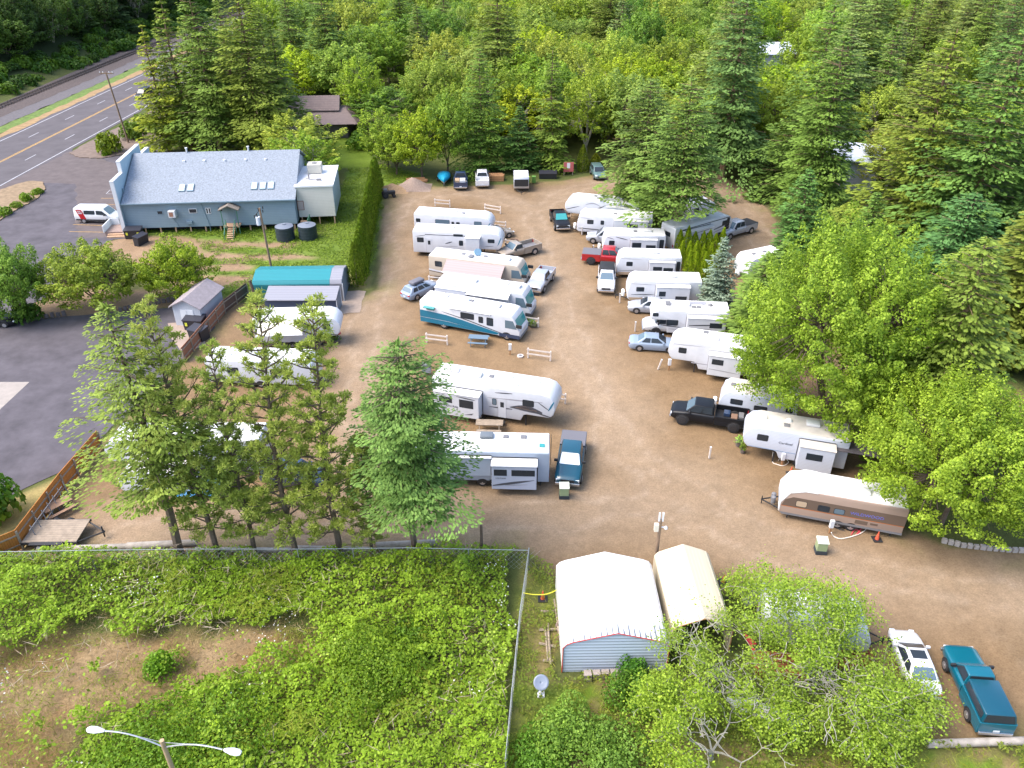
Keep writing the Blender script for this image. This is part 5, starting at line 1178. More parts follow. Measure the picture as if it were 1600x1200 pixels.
for zz in [1 + .3 * k for k in range(9)]: M_TAILR.cyl((-.12, -1.05, zz), (-.12, -.55, zz), .018, n=5)
M_TAILR.build("ladder", M_BLACK, r7[0])
# right row, fronts toward the main lane
rv("white fifth wheel with grey swirl graphics, farthest of the right row", "fw", (1000, 320), (883, 309), 3.55, wins=(), slides=((.05, .42, .95, 3.0, .7, {"wins": ((.1, .45, 1.8, 2.5), (.58, .9, 1.8, 2.5))}),), stripes=(sweep(.45, .74, 3.0, 1.9, .02, .2, M_STR, 8, -.3), sweep(.5, .72, 2.6, 2.8, .01, .12, M_STRG, 8, .4), sweep(.8, .98, 2.5, 1.9, .02, .08), sweep(.45, .8, 1.5, 1.3, .02, .06, M_STRG)), roofbits=(("vent", .5, -.4, M_GREYP), ("vent", .62, -.3, M_GREYP), ("vent", .57, .3, M_GREYP), ("ac", .3, 0)))
rv("white travel trailer with a grey stripe, second farthest of the right row", "tt", (1020, 342), (902, 335), 2.95, wins=((.78, .86, 1.7, 2.25), (.64, .68, 1.7, 2.25)), slides=((.05, .50, .75, 2.65, .6, {"wins": ((.3, .62, 1.5, 2.25, ),)}),), stripes=(sweep(.55, .98, .85, 1.0, .02, .10), sweep(.55, .92, .7, .7, .02, .05, M_STRG), sweep(.8, .96, 2.4, 2.55, .01, .05, M_STRG)), roofbits=(("vent", .62, 0), ("ac", .35, .1), ("dark", .5, .3)))
rv("white travel trailer with dark roof hatch beside the silver minivan", "tt", (1041, 369), (943, 367), 2.95, wins=((.82, .90, 1.6, 2.15), (.03, .09, 1.2, 2.4)), slides=((.14, .56, .8, 2.55, .55, {"wins": ((.60, .95, 1.3, 2.2), (.05, .42, 1.3, 1.9))}),), stripes=(sweep(.55, .98, .8, 1.0, .02, .10), sweep(.6, .8, 2.3, 2.7, .01, .08, M_STR), sweep(.82, .94, 2.35, 2.65, .01, .05)), roofbits=(("dark", .48, .0), ("ac", .28, -.1), ("vent", .65, .3)))
rv("white travel trailer with a tan lower band behind the red pickup", "tt", (1066, 403), (965, 400), 2.95, side=W_RV, wins=((.76, .85, 1.7, 2.2), (.02, .07, 1.1, 2.4)), slides=((.10, .50, .95, 2.45, .5, {"wins": ((.50, .85, 1.4, 1.9), (.08, .45, 1.3, 1.8))}),), stripes=(([(.48, .5), (.97, .5), (.99, .85), (.48, .85)], M_SKIRT), sweep(.62, .97, 2.6, 2.65, .01, .04, M_STRG), sweep(.5, .96, 1.15, 1.0, .01, .04)), roofbits=(("ac", .42, .1), ("hatch", .75, .2), ("vent", .6, .1), ("pipe", .2, .5)))
rv("white travel trailer with a tan lower skirt beside the blue spruce", "tt", (1098, 441), (982, 438), 3.0, side=W_RV, wins=((.78, .88, 1.65, 2.15),), slides=((.17, .62, .65, 2.6, .8, {"wins": ((.72, .92, 1.5, 2.1), (.08, .42, 1.0, 1.55))}),), stripes=(([(.62, .5), (.96, .5), (.985, .85), (.62, .85)], M_SKIRT), sweep(.62, .98, 2.5, 2.6, .01, .04, M_STRG), sweep(.62, .95, 1.3, 1.2, .01, .07)), roofbits=(("ac", .40, .1), ("vent", .66, .3), ("vent", .86, -.1)))
rv("white class C motorhome with a cab and roof solar panel behind the silver sedan", "C", (1142, 490), (1008, 484), 3.15, wins=((.60, .73, 1.45, 2.05), (.84, .90, 2.45, 2.8)), slides=((.05, .50, 1.0, 2.75, .7, {"wins": ((.1, .42, 1.7, 2.3),), "stripes": (sweep(.1, .95, 2.1, 1.9, .02, .1), sweep(.2, .9, 1.6, 1.5, .01, .06, M_STRG))}),), stripes=(sweep(.53, .8, 1.2, 1.4, .02, .09), sweep(.53, .7, .95, 1.0, .02, .06, M_STRG)), roofbits=(("solar", .36, -.5), ("ac", .52, -.1), ("dome", .22, -.2, M_GREYP), ("dark", .42, .2), ("vent", .36, .2, M_GREYP), ("ant", .66, -.2)))
rv("white fifth wheel beside the two tone blue sedan, half under the big maple", "fw", (1190, 549), (1046, 529), 3.6, w=2.6, z0=.6, wins=((.80, .88, 2.2, 2.75),), slides=((.18, .54, .65, 2.85, .8, {"wins": ((.55, .9, 1.9, 2.5),), "stripes": (sweep(.05, .95, 1.2, 1.35, .02, .07, M_STRG),)}),), stripes=(([(.55, 1.2), (.73, 1.2), (.73, 1.3), (.55, 1.3)], M_STRG), sweep(.6, .95, 3.2, 3.1, .01, .04, M_STRG)), roofbits=(("dark", .62, -.6), ("hatch", .5, .2), ("ac", .3, 0), ("vent", .8, .2)))
rv("small white travel trailer behind the black crew cab pickup", "tt", (1249, 630), (1126, 610), 2.85, w=2.4, side=W_RIB, roof=W_DIRTY, wins=((.70, .85, 1.65, 2.15), (.38, .54, 1.4, 1.85), (.06, .14, 1.7, 2.1)), stripes=(([(.0, .95), (.97, .95), (.97, 1.02), (.0, 1.02)], M_STRG),), roofbits=(("vent", .85, .0, M_GREYP), ("ac", .5, 0), ("vent", .3, .3)))
fi = rv("old white ribbed fifth wheel with a boxy slide, nose toward the black pickup", "fw", (1330, 691), (1164, 664), 3.45, w=2.5, z0=.65, side=W_RIB, roof=W_DIRTY, wins=((.76, .86, 2.2, 2.75),), slides=((.13, .46, .70, 2.95, 1.0, {"wins": ((.32, .78, 1.8, 2.45),), "m": W_RIB, "roof": W_DIRTY, "tm": M_STR}),), stripes=(([(.47, 1.35), (.93, 1.42), (.93, 1.48), (.47, 1.42)], mat("blue_grey_stripe", (.20, .27, .38), .5)),), roofbits=(("dome", .82, -.1), ("dome", .58, -.2), ("dark", .6, .35), ("ac", .35, -.2)))
text_mesh("lettering", "Cardinal", .30, M_STR, fi[0], (fi[1] * .585, fi[3] + fi[2] * .012, 2.25), (math.pi / 2, 0, math.pi if fi[2] > 0 else 0))
M_TD = mat("white_roof_cap", (.66, .65, .63), .6, var=.06, scale=.8)
fj = rv("brown and beige travel trailer with a white curved front, nearest of the right row", "tt", (1422, 797), (1224, 762), 3.0, w=2.5, z0=.5, side=M_TAUPE, roof=M_TD, nose=1.5, wins=((.785, .87, 1.5, 2.0, mat("tan_shade", (.42, .32, .22), .6)), (.60, .69, 1.45, 1.95), (.48, .56, 1.45, 1.9, M_GLASSL)), tanks=M_GREYP, stripes=(([(0, 1.35), (.985, 1.35), (.965, 1.95), (.90, 2.28), (0, 2.28)], M_BROWN), ([(0, 1.30), (.99, 1.30), (.99, 1.36), (0, 1.36)], mat("orange_pinstripe", (.42, .13, .03), .5)), ([(.28, .85), (.38, .85), (.38, 1.2), (.28, 1.2)], M_BROWN), ([(.20, .95), (.26, .95), (.26, 1.15), (.20, 1.15)], M_BROWN), ([(.0, .5), (.97, .5), (.99, .7), (0, .7)], M_GREYP)), roofbits=(("ac", .36, .2, P_WHT), ("vent", .24, .1, P_WHT), ("vent", .12, .0, W_ROOF), ("pipe", .5, .1)), far=())
text_mesh("lettering", "WILDWOOD", .36, mat("blue_lettering", (.12, .14, .5), .4), fj[0], (fj[1] * .30, fj[3] + fj[2] * .016, 1.75), (math.pi / 2, 0, math.pi if fj[2] > 0 else 0))
nc = MB(); Lj = fj[1]
pr = [(Lj + .02, .75), (Lj + .02, 1.65), (Lj - .5, 2.67), (Lj - 1.5, 3.03), (Lj - 2.3, 3.03), (Lj - 2.3, 2.95), (Lj - 1.5, 2.93), (Lj - .58, 2.58), (Lj - .08, 1.6), (Lj - .08, .75)]
nc.xz(pr, -1.27, 1.27).build("front_cap", M_TD, fj[0], bevel=.03, smooth=True)
MB().box(Lj + .02, Lj + .03, -.5, .5, 1.0, 1.5).build("front_emblem", mat("blue_grey_emblem", (.25, .3, .42), .5), fj[0], bevel=.005)
# behind the fir, at an angle
rv("fifth wheel with black outlined graphics parked at an angle behind the arborvitae clump", "fw", (1056, 357), (1146, 334), 3.6, z0=.6, side=P_WHT, wins=((.82, .90, 2.3, 2.9),), slides=((.12, .60, .85, 2.9, .7, {"wins": ((.55, .68, 1.7, 2.3), (.75, .88, 1.5, 2.2)), "tm": M_BLACK, "stripes": (sweep(.03, .9, 1.3, 1.5, .02, .12), sweep(.3, .95, 2.6, 2.7, .01, .06))}),), stripes=(([(.12, 3.05), (.95, 3.25), (.95, 3.35), (.12, 3.15)], M_BLACK), sweep(.62, .97, 1.9, 2.5, .02, .14), sweep(.62, .95, 1.5, 2.0, .02, .08, M_STRG), ([(.85, 1.5), (.95, 1.6), (.95, 3.2), (.90, 3.2)], M_BLACK)), roofbits=(("vent", .65, 0, M_GREYP), ("pipe", .8, .2), ("ac", .4, 0)))
rv("small white trailer roof showing right of the big fir trunk, farthest back", "tt", (1078, 320), (1121, 314), 2.7, wins=((.2, .35, 1.5, 2.0),), roofbits=(("dark", .6, 0),))
rv("white trailer roof showing between the blue spruce and the dark firs", "tt", (1228, 395), (1172, 407), 2.8, wins=((.2, .35, 1.5, 2.0),), roofbits=(("vent", .4, 0, M_GREYP), ("dark", .7, 0)))
# left side of the lot
rv("white fifth wheel with a rounded nose beside the grey lean to", "fw", (393, 500), (530, 496), 3.5, z0=.7, wins=((.80, .88, 2.2, 2.75), (.02, .06, 1.6, 2.4)), awning=(.09, .60, 2.0, .55, mat("cream_awning", (.64, .60, .48), .85)), stripes=(sweep(.74, .96, 1.7, 1.45, .02, .10), sweep(.7, .9, 3.1, 3.0, .01, .05, M_STRG)), roofbits=(("ac", .12, .1), ("vent", .32, .1), ("pipe", .43, .1), ("hatch", .6, .2)))
rv("white trailer half hidden behind the pine tops, below the rounded fifth wheel", "tt", (318, 562), (488, 568), 3.0, roof=W_ROOF, wins=((.2, .3, 1.6, 2.2), (.6, .7, 1.6, 2.2)), roofbits=(("ac", .4, 0), ("vent", .7, .2), ("vent", .2, -.2)))
rv("long white trailer behind the trunks of the front pines", "fw", (403, 690), (157, 688), 3.5, wins=((.1, .2, 1.8, 2.4), (.4, .5, 1.8, 2.4), (.75, .82, 2.2, 2.7)), roofbits=(("ac", .3, 0), ("hatch", .55, .2), ("vent", .7, 0), ("vent", .15, -.2)))
rv("small white camper low behind the pines, left of the dark blue wagon", "tt", (300, 740), (180, 738), 2.4, z0=.45, w=2.2, roof=W_DIRTY, wins=((.2, .35, 1.2, 1.7), (.6, .75, 1.2, 1.7)), roofbits=(("vent", .5, 0),))
rv("white box trailer behind the leafy twisted tree", "tt", (1196, 965), (1368, 986), 2.5, w=2.4, z0=.45, wins=(), roofbits=(("pipe", .6, .2),), tanks=False)
# flatbed trailer
ft = empty("flatbed_trailer", "old flatbed trailer with a weathered plank deck at the left end of the log barrier", "flatbed trailer", G(84, 858), 0.02)
M_PLANK = mat("weathered_planks", (.30, .24, .18), .95, var=.3, scale=2.5, stripes=(1, .22, .08, .45, .3))
MB().box(-1.9, 1.7, -.05, 2.15, .62, .70).build("deck", M_PLANK, ft); m = MB(); m.box(-1.95, 1.75, -.12, -.04, .5, .68); m.box(-1.95, 1.75, 2.14, 2.22, .5, .68); m.cyl((1.7, .1, .55), (3.1, 1.05, .55), .06, n=6); m.cyl((1.7, 2.0, .55), (3.1, 1.05, .55), .06, n=6); m.cyl((3.0, 1.05, .1), (3.0, 1.05, 1.0), .05, n=6); m.build("frame", M_BLACK, ft)
for x in (-.7, .25):
    wheel(ft, x, -.22, .34, .2, P_WHT); wheel(ft, x, 2.32, .34, .2, P_WHT)
MB().box(-1.3, .85, -.38, -.08, .66, .74).build("fender", M_BLACK, ft)
# enclosed cargo trailer at the far edge
ct, _, _, _ = rv("small enclosed trailer with a black upper front at the far edge of the lot", "tt", (802, 266), (803, 283), 2.3, w=2.2, z0=.4, side=M_AL, roof=mat("light_grey_roof", (.55, .57, .6), .6), L=3.6, wins=(), tanks=False, far=(), nose=.3, name="cargo_trailer", cat="cargo trailer")
MB().box(3.58, 3.64, -1.0, 1.0, .95, 2.05).build("front_panel", M_BLACK, ct)
# ================================================================ BUILDINGS

M_BSID = mat("blue_grey_siding", (.205, .275, .325), .7, var=.06, scale=1.0, stripes=(2, .22, .10, .72, .3)); M_SHING = mat("blue_grey_shingles", (.225, .255, .295), .9, var=.34, scale=5, bump=.4)
M_TRIMW = mat("white_trim", (.62, .63, .65), .5); M_TRIMB = mat("blue_grey_trim", (.17, .24, .29), .6); M_CREAM = mat("cream_siding", (.58, .55, .49), .7, var=.06, scale=1, stripes=(2, .2, .1, .75, .3)); M_WROOF = mat("white_flat_roof", (.68, .68, .69), .8, var=.06, scale=.8)
M_WOODL = mat("light_wood", (.45, .29, .18), .85, var=.2, scale=3); M_GRN = mat("green_painted_rail", (.05, .16, .10), .7); M_GAPSHADE = mat("gap_shade_paint", (.02, .02, .02), .9); M_PEBB = mat("pebbled_wall", (.36, .38, .42), .9, var=.15, scale=5)
a = G(200, 366); b = G(466, 358); d = (b - a).normalized(); rz = math.atan2(d.y, d.x); LB = (b - a).length
bl = empty("shop_building", "long blue grey building with a shingled gable roof and stepped false front by the highway", "building", a, rz)
DP, ze, zr, zb_ = 15.5, 4.05, 7.9, .75
MB().box(0, LB, 0, DP, zb_, ze).build("wall", M_BSID, bl)
MB().yz([(0, ze), (DP, ze), (DP / 2, zr - .25)], LB - .2, LB).build("gable", M_PEBB, bl)
r_ = MB()
for s_ in (0, 1):
    y0, y1 = (-.35, DP / 2) if s_ == 0 else (DP + .35, DP / 2)
    r_.add([(.25, y0, ze - .1), (LB + .25, y0, ze - .1), (LB + .25, y1, zr), (.25, y1, zr), (.25, y0, ze + .02), (LB + .25, y0, ze + .02), (LB + .25, y1, zr + .12), (.25, y1, zr + .12)], [(0, 1, 2, 3), (4, 7, 6, 5), (0, 4, 5, 1), (1, 5, 6, 2), (2, 6, 7, 3), (3, 7, 4, 0)])
roofB = r_.build("roof", M_SHING, bl)
MB().box(.2, LB + .25, -.48, -.36, ze - .12, ze + .02).build("gutter", M_TRIMB, bl)
def on_roof(x, f, dz=0.0): return Vector((x, -.35 + (DP / 2 + .35) * f, ze + .02 + (zr + .1 - ze) * f + dz))
sl = math.atan2(zr + .1 - ze, DP / 2 + .35)
for x in (.345, .395, .765, .815, .862):
    p = on_roof(x * LB, .27); M = Matrix.Translation(p) @ Matrix.Rotation(sl, 4, 'X')
    f = MB().box(-.40, .40, -.62, .62, -.05, .12, M=M).build("skylight", M_TRIMB, roofB, bevel=.02); MB().box(-.32, .32, -.54, .54, .1, .16, M=M).build("skylight_pane", mat("pale_skylight", (.50, .60, .66), .25), f)
for x in (.325, .445, .565, .69, .81):
    p = on_roof(x * LB, .80); MB().box(p.x - .16, p.x + .16, p.y - .16, p.y + .16, p.z - .1, p.z + .16).build("roof_vent", M_TRIMW, roofB, bevel=.03)
for x in (.33, .70):
    p = on_roof(x * LB, .99); MB().cyl(p, p + Vector((0, 0, .55)), .1, n=8).cyl(p + Vector((0, 0, .5)), p + Vector((0, 0, .62)), .17, n=8).build("flue", M_TRIMW, roofB)
# underfloor posts and a near-black block painted in as the shade under the floor
m = MB(); 
for k in range(12): m.box(.4 + k * (LB - .8) / 11 - .08, .4 + k * (LB - .8) / 11 + .08, .1, .25, -.2, zb_)
us = m.build("stilts", M_WOODL, bl); us["kind"] = "stuff"
MB().box(.3, LB - .3, 1.2, DP - .3, -.1, zb_ - .02).build("crawl_space_shade", M_GAPSHADE, bl)
def bwin(x, z, w_, h_, par=bl, fr=M_TRIMW, gl=M_GLASS, y=-.0):
    f = MB().box(x - w_ / 2 - .07, x + w_ / 2 + .07, y - .05, y + .02, z - .07, z + h_ + .07).build("window", fr, par); MB().box(x - w_ / 2, x + w_ / 2, y - .065, y, z, z + h_).build("pane", gl, f)
bwin(.215 * LB, 2.55, .55, .35, fr=M_TRIMB); bwin(.405 * LB, 2.6, .85, .45); bwin(.487 * LB, 2.45, .16, .65); bwin(.502 * LB, 2.45, .16, .65); bwin(.565 * LB, 2.7, .45, .45, fr=M_TRIMB)
f = MB().box(.27 * LB, .27 * LB + .85, -.75, 0, 2.25, 3.1).build("air_conditioner", M_TRIMW, bl, bevel=.03); MB().box(.27 * LB + .12, .27 * LB + .6, -.77, -.74, 2.4, 2.95).build("fan_grille", mat("rust_grille", (.3, .15, .1), .7), f)
m = MB(); m.tube([(.275 * LB, -.04, 2.2), (.30 * LB, -.04, 1.2), (.305 * LB, -.04, .8)], .03).tube([(.46 * LB, -.04, 3.9), (.485 * LB, -.05, .9), (.485 * LB, -.05, .1)], .035).box(.355 * LB, .39 * LB, -.3, 0, 1.2, 1.55); m.build("wall_pipes", M_TRIMB, bl)
# porch with gable and stairs
px0 = .625 * LB; po = MB(); po.box(px0 - 1.0, px0 + 1.0, -1.25, 0, .95, 1.1); po.build("landing", M_WOODL, bl)
pr_ = MB()
for s_ in (-1, 1): pr_.add([(px0 + s_ * 1.25, -1.45, 3.25), (px0, -1.45, 3.85), (px0, 0, 3.85), (px0 + s_ * 1.25, 0, 3.25), (px0 + s_ * 1.25, -1.45, 3.15), (px0, -1.45, 3.74), (px0, 0, 3.74), (px0 + s_ * 1.25, 0, 3.15)], [(0, 1, 2, 3), (4, 7, 6, 5), (0, 4, 5, 1), (1, 5, 6, 2), (2, 6, 7, 3), (3, 7, 4, 0)])
pr_.build("porch_roof", mat("brown_shingles", (.20, .17, .14), .9, var=.25, scale=3), bl)
MB().box(px0 - .45, px0 + .45, -.06, .01, 1.1, 3.05).build("door", M_TRIMB, bl)
st = MB()
for k in range(6): st.box(px0 - .45, px0 + .45, -1.25 - .3 * (k + 1), -1.25 - .3 * k, .95 - .17 * (k + 1), 1.0 - .17 * (k + 1) + .02)
st.build("stair", M_WOODL, bl)
for s_ in (-1, 1): MB().tube([(px0 + s_ * .55, -3.1, .75), (px0 + s_ * .55, -1.3, 1.95), (px0 + s_ * .55, -1.3, .2)], .06).tube([(px0 + s_ * .55, -3.1, 0), (px0 + s_ * .55, -3.1, .8)], .06).tube([(px0 + s_ * .95, -1.2, 0), (px0 + s_ * .95, -1.2, 3.2)], .06).build("handrail", M_GRN, bl)
# stepped false front
ff = [(-1.0, 0), (-1.0, 5.0), (-.6, 7.0), (2.2, 7.0), (2.2, 8.3), (DP - 4.6, 8.3), (DP - 4.6, 7.2), (DP - 1.2, 7.2), (DP - 1.2, 0)]
FF = [(-.5, .3), (-.5, 6.9), (3.0, 6.9), (3.0, 8.3), (10.6, 8.3), (10.6, 7.0), (13.8, 7.0), (13.8, .3)]
MB().yz(FF, -.25, .08).build("false_front", mat("pale_blue_siding", (.36, .48, .55), .6, var=.05, scale=1), bl)
cp = MB(); 
for (y0, z0_), (y1, z1_) in zip(FF[:-1], FF[1:]):
    if y0 == y1: cp.box(-.32, .13, y0 - .1, y0 + .1, min(z0_, z1_), max(z0_, z1_))
    else: cp.box(-.33, .14, y0 - .12, y1 + .12, z0_ - .02, z0_ + .1)
cp.build("parapet_cap", M_TRIMW, bl)
MB().box(.08, .32, 1.5, 1.7, 4, 5.4).build("brace", M_TRIMB, bl)
# entry ramp and deck
dk = empty("entry_deck", "wooden ramp and steps with white rails at the front corner of the blue building", "deck", G(186, 368), rz)
MB().box(-1.6, .9, 0, 2.6, .0, .5).build("platform", mat("grey_brown_deck", (.28, .20, .17), .9, var=.15, scale=2, stripes=(0, .16, .1, .6, .2)), dk)
for k in range(2): MB().box(-1.2, 1.0, -.4 - .4 * k, -.02 - .4 * k, 0, .32 - .15 * k).build("step", M_WOODL, dk)
m = MB(); m.box(-1.7, -1.6, -.2, 2.7, .5, 1.35); m.box(-1.7, -.6, 2.6, 2.7, .5, 1.35); m.build("railing", M_TRIMW, dk)
# annex
an = empty("annex_building", "cream annex with a white flat roof at the right end of the blue building", "building", G(470, 352), rz + .02)
AW, AD, A0, A1 = 4.6, 8.2, 1.1, 5.0
MB().box(0, AW, 0, AD, A0, A1).build("wall", M_CREAM, an)
MB().box(AW - .02, AW + .03, .0, AD, A0, A1 + .02).build("end_wall", mat("grey_blue_end", (.42, .46, .48), .7, var=.05, scale=1, stripes=(2, .2, .1, .75, .3)), an)
MB().box(-.15, AW + .15, -.15, AD + .15, A1 + .02, A1 + .22).build("roof", M_WROOF, an)
f = MB().box(1.1, 2.9, 4.6, 6.2, A1 + .3, A1 + 1.45).build("air_conditioner", mat("ac_cream", (.46, .44, .38), .6), an, bevel=.04); MB().cyl((2.0, 5.4, A1 + 1.46), (2.0, 5.4, A1 + 1.5), .35, n=12).build("fan_grille", M_GREYP, f)
MB().tube([(1.1, 2.4, A1 + .4), (2.1, 2.0, A1 + .3), (2.9, 2.0, A1 + .28)], .07).cyl((1.4, 3.0, A1 + .2), (1.4, 3.0, A1 + .7), .1, n=8).box(2.5, 3.1, 1.7, 2.1, A1 + .22, A1 + .45).build("roof_pipes", M_GREYP, an)
m = MB(); 
for x in (.3, 2.5, AW - .2): m.box(x - .07, x + .07, .05, .2, -.1, A0)
s2 = m.build("stilts", M_WOODL, an)
bwin(.35, 2.1, .7, 1.1, an, mat("brown_frame", (.22, .1, .07), .7), mat("pinkish_door", (.45, .36, .33), .7))
st = empty("wooden_stair", "wooden stair with a dark green rail against the cream annex", "stairs", G(478, 356), rz)
m = MB()
for k in range(6): m.box(-.5, .6, -.3 - .28 * k, -.02 - .28 * k, .95 - .17 * k, 1.02 - .17 * k)
m.build("steps", M_WOODL, st); MB().box(.62, .70, -1.9, .2, .0, 1.75).build("rail_panel", M_GRN, st)
# water tanks
for k, (x, y) in enumerate(((447, 377), (482, 375))):
    t = empty("water_tank", ("left dark plastic water tank, standing alone on the lawn side by the porch" if k == 0 else "right dark plastic water tank, under the corner of the cream annex"), "water tank", G(x, y - 3), 0, "dark water tanks on the lawn")
    m = MB(); m.cyl((0, 0, 0), (0, 0, 1.75), 1.13, 1.10, n=28)
    for z in (.3, .7, 1.1, 1.5): m.cyl((0, 0, z), (0, 0, z + .06), 1.15, n=28)
    m.build("tank_wall", mat("dark_tank_plastic", (.022, .035, .045), .5), t, smooth=True); MB().cyl((0, 0, 1.75), (0, 0, 1.98), 1.12, .25, n=28).cyl((0, 0, 1.96), (0, 0, 2.05), .25, n=14).build("tank_lid", mat("grey_tank_top", (.15, .17, .21), .55), t, smooth=True)
# brown roofed house
bh = empty("brown_house", "house with a two level brown shingle roof among the trees", "house", G(490, 216), .06)
M_BSH = mat("brown_roof", (.19, .145, .135), .9, var=.15, scale=2, stripes=(1, .35, .12, .7, .3))
MB().box(-5, 6, 0, 9, 0, 2.6).build("wall", mat("dark_wall", (.10, .08, .07), .8), bh)
def gable(x0, x1, y0, y1, ze_, zr_, m, par, name="roof"):
    ym = (y0 + y1) / 2; q_ = MB()
    for ya in (y0, y1): q_.add([(x0, ya, ze_), (x1, ya, ze_), (x1, ym, zr_), (x0, ym, zr_), (x0, ya, ze_ + .15), (x1, ya, ze_ + .15), (x1, ym, zr_ + .15), (x0, ym, zr_ + .15)], [(0, 1, 2, 3), (4, 7, 6, 5), (0, 4, 5, 1), (1, 5, 6, 2), (2, 6, 7, 3), (3, 7, 4, 0)])
    return q_.build(name, m, par)
lowr = MB().add([(-6, -.9, 2.5), (8, -.9, 2.5), (5.6, 3.2, 4.2), (-6, 3.2, 4.2), (-6, 9.9, 2.5), (8, 9.9, 2.5), (5.6, 5.8, 4.2), (-6, 5.8, 4.2)], [(0, 1, 2, 3), (4, 7, 6, 5), (1, 5, 6, 2), (3, 2, 6, 7)]).build("lower_roof", M_BSH, bh)
gable(-6, 4.6, 2.2, 6.8, 4.0, 6.0, M_BSH, bh, "upper_roof"); MB().yz([(2.6, 4.1), (6.4, 4.1), (4.5, 5.8)], 4.2, 4.4).build("gable", mat("grey_gable", (.25, .24, .25), .8), bh)
# hidden white roofs in the woods
for (px_, py_, w_, dp_, hh, rz_, lb) in ((1316, 296, 8, 9, 4.2, -.45, "building with a pale metal roof glimpsed between the firs on the right"), (1212, 122, 9, 14, 5.0, .1, "pale roofed building glimpsed high up between the tall firs"), (1585, 12, 12, 8, 4, 0, "weathered barn at the top right corner")):
    q_ = empty("shed_building" if "barn" not in lb else "barn", lb, "building", G(px_, py_), rz_)
    MB().box(-w_ / 2, w_ / 2, 0, dp_, 0, hh).build("wall", M_PEBB if "barn" not in lb else M_RUST, q_); gable(-w_ / 2 - .4, w_ / 2 + .4, -.4, dp_ + .4, hh, hh + 1.3, mat("pale_metal_roof", (.62, .66, .75), .5, var=.04, scale=1) if "barn" not in lb else mat("barn_roof", (.3, .25, .22), .9), q_)
# storage shed
sh = empty("storage_shed", "small white shed with a grey shingle gable roof beside two dumpsters", "shed", G(276, 508), -.16)
M_SHW = mat("white_shed_siding", (.42, .44, .48), .6, var=.05, scale=2, stripes=(0, .25, .06, .8, .2))
MB().box(0, 2.9, 0, 4.6, 0, 2.15).build("wall", M_SHW, sh); MB().yz([(0, 0), (1, 0), (1, 1)], 0, .01).build("flashing", M_TRIMW, sh) if 0 else None
m = MB()
for xa in (-.25, 3.15): m.add([(xa, -.3, 2.05), (xa, 4.9, 2.05), (1.45, 4.9, 2.95), (1.45, -.3, 2.95), (xa, -.3, 2.15), (xa, 4.9, 2.15), (1.45, 4.9, 3.05), (1.45, -.3, 3.05)], [(0, 1, 2, 3), (4, 7, 6, 5), (0, 4, 5, 1), (1, 5, 6, 2), (2, 6, 7, 3), (3, 7, 4, 0)])
m.build("roof", mat("grey_brown_shingles", (.27, .235, .245), .9, var=.2, scale=3, bump=.3), sh)
MB().xz([(0, 2.15), (2.9, 2.15), (1.45, 2.95)], 0, .1).build("gable", M_SHW, sh)
for x0 in (.75, 1.46): MB().box(x0, x0 + .68, -.04, .0, .05, 1.85).build("door", M_TRIMW, sh, bevel=.01)
# carports
def arch(w_, ze_, zr_, c=.55): return [(0, 0), (0, ze_ - c * .6), (c * .35, ze_ - c * .1), (c, ze_ + .12), (w_ / 2, zr_), (w_ - c, ze_ + .12), (w_ - c * .35, ze_ - c * .1), (w_, ze_ - c * .6), (w_, 0)]
def carport(name, label, A, B, L_, w_, ze_, zr_, m, endm=None, trimm=None, zwall=0.0, frontwall=False, front_z=0):
    """A,B ground pixels of the near end (left,right); runs away from the camera"""
    a = G(*A); b = G(*B); d = (b - a).normalized(); o = empty(name, label, "carport", a, math.atan2(d.y, d.x)); w_ = w_ or (b - a).length
    P = arch(w_, ze_, zr_); P = [(x, max(z, zwall)) for x, z in P]
    if zwall: P = [p for p in P]
    q_ = MB(); n_ = 26
    out = P; inn = [(x + (.06 if x < w_ / 2 else -.06), z - .06) for x, z in P]; poly = out + inn[::-1]
    q_.xz(out + [(w_ - .05, out[-1][1])] + [(min(max(x, .05), w_ - .05), z - .05) for x, z in out[::-1][1:-1]] + [(.05, out[0][1])], 0, L_)
    sh_ = q_.build("metal_shell", m, o, smooth=False)
    if endm:
        E = [(x * .985 + .02, z - .03) for x, z in arch(w_, ze_, zr_)]; MB().xz(E, .03, .08).build("end_wall", endm, o)
    if trimm:
        t = MB(); A_ = arch(w_, ze_, zr_); t.tube([(x, -.02, z + .01) for x, z in A_], .03, 5); t.build("edge_trim", trimm, o)
    if not endm or zwall:
        l_ = MB()
        for y in np.linspace(.2, L_ - .2, 4): l_.tube([(.04, y, 0), (.04, y, ze_ - .3)], .035).tube([(w_ - .04, y, 0), (w_ - .04, y, ze_ - .3)], .035)
        l_.build("frame", M_AL, o)
    return o, w_
M_WMET = mat("white_ribbed_metal", (.70, .70, .69), .45, stripes=(0, .29, .10, .84, .4)); M_HRIB = mat("horizontal_ribbed_metal", (.54, .60, .70), .4, stripes=(2, .24, .35, .72, .8)); M_CRMET = mat("cream_ribbed_metal", (.62, .54, .40), .45, stripes=(0, .24, .10, .86, .4))
M_REDT = mat("red_metal_trim", (.45, .03, .03), .45); M_TLMET = mat("teal_ribbed_metal", (.015, .20, .225), .4, stripes=(1, .23, .12, .75, .5)); M_GRMET = mat("grey_ribbed_metal", (.24, .24, .27), .45, stripes=(1, .28, .14, .7, .5))
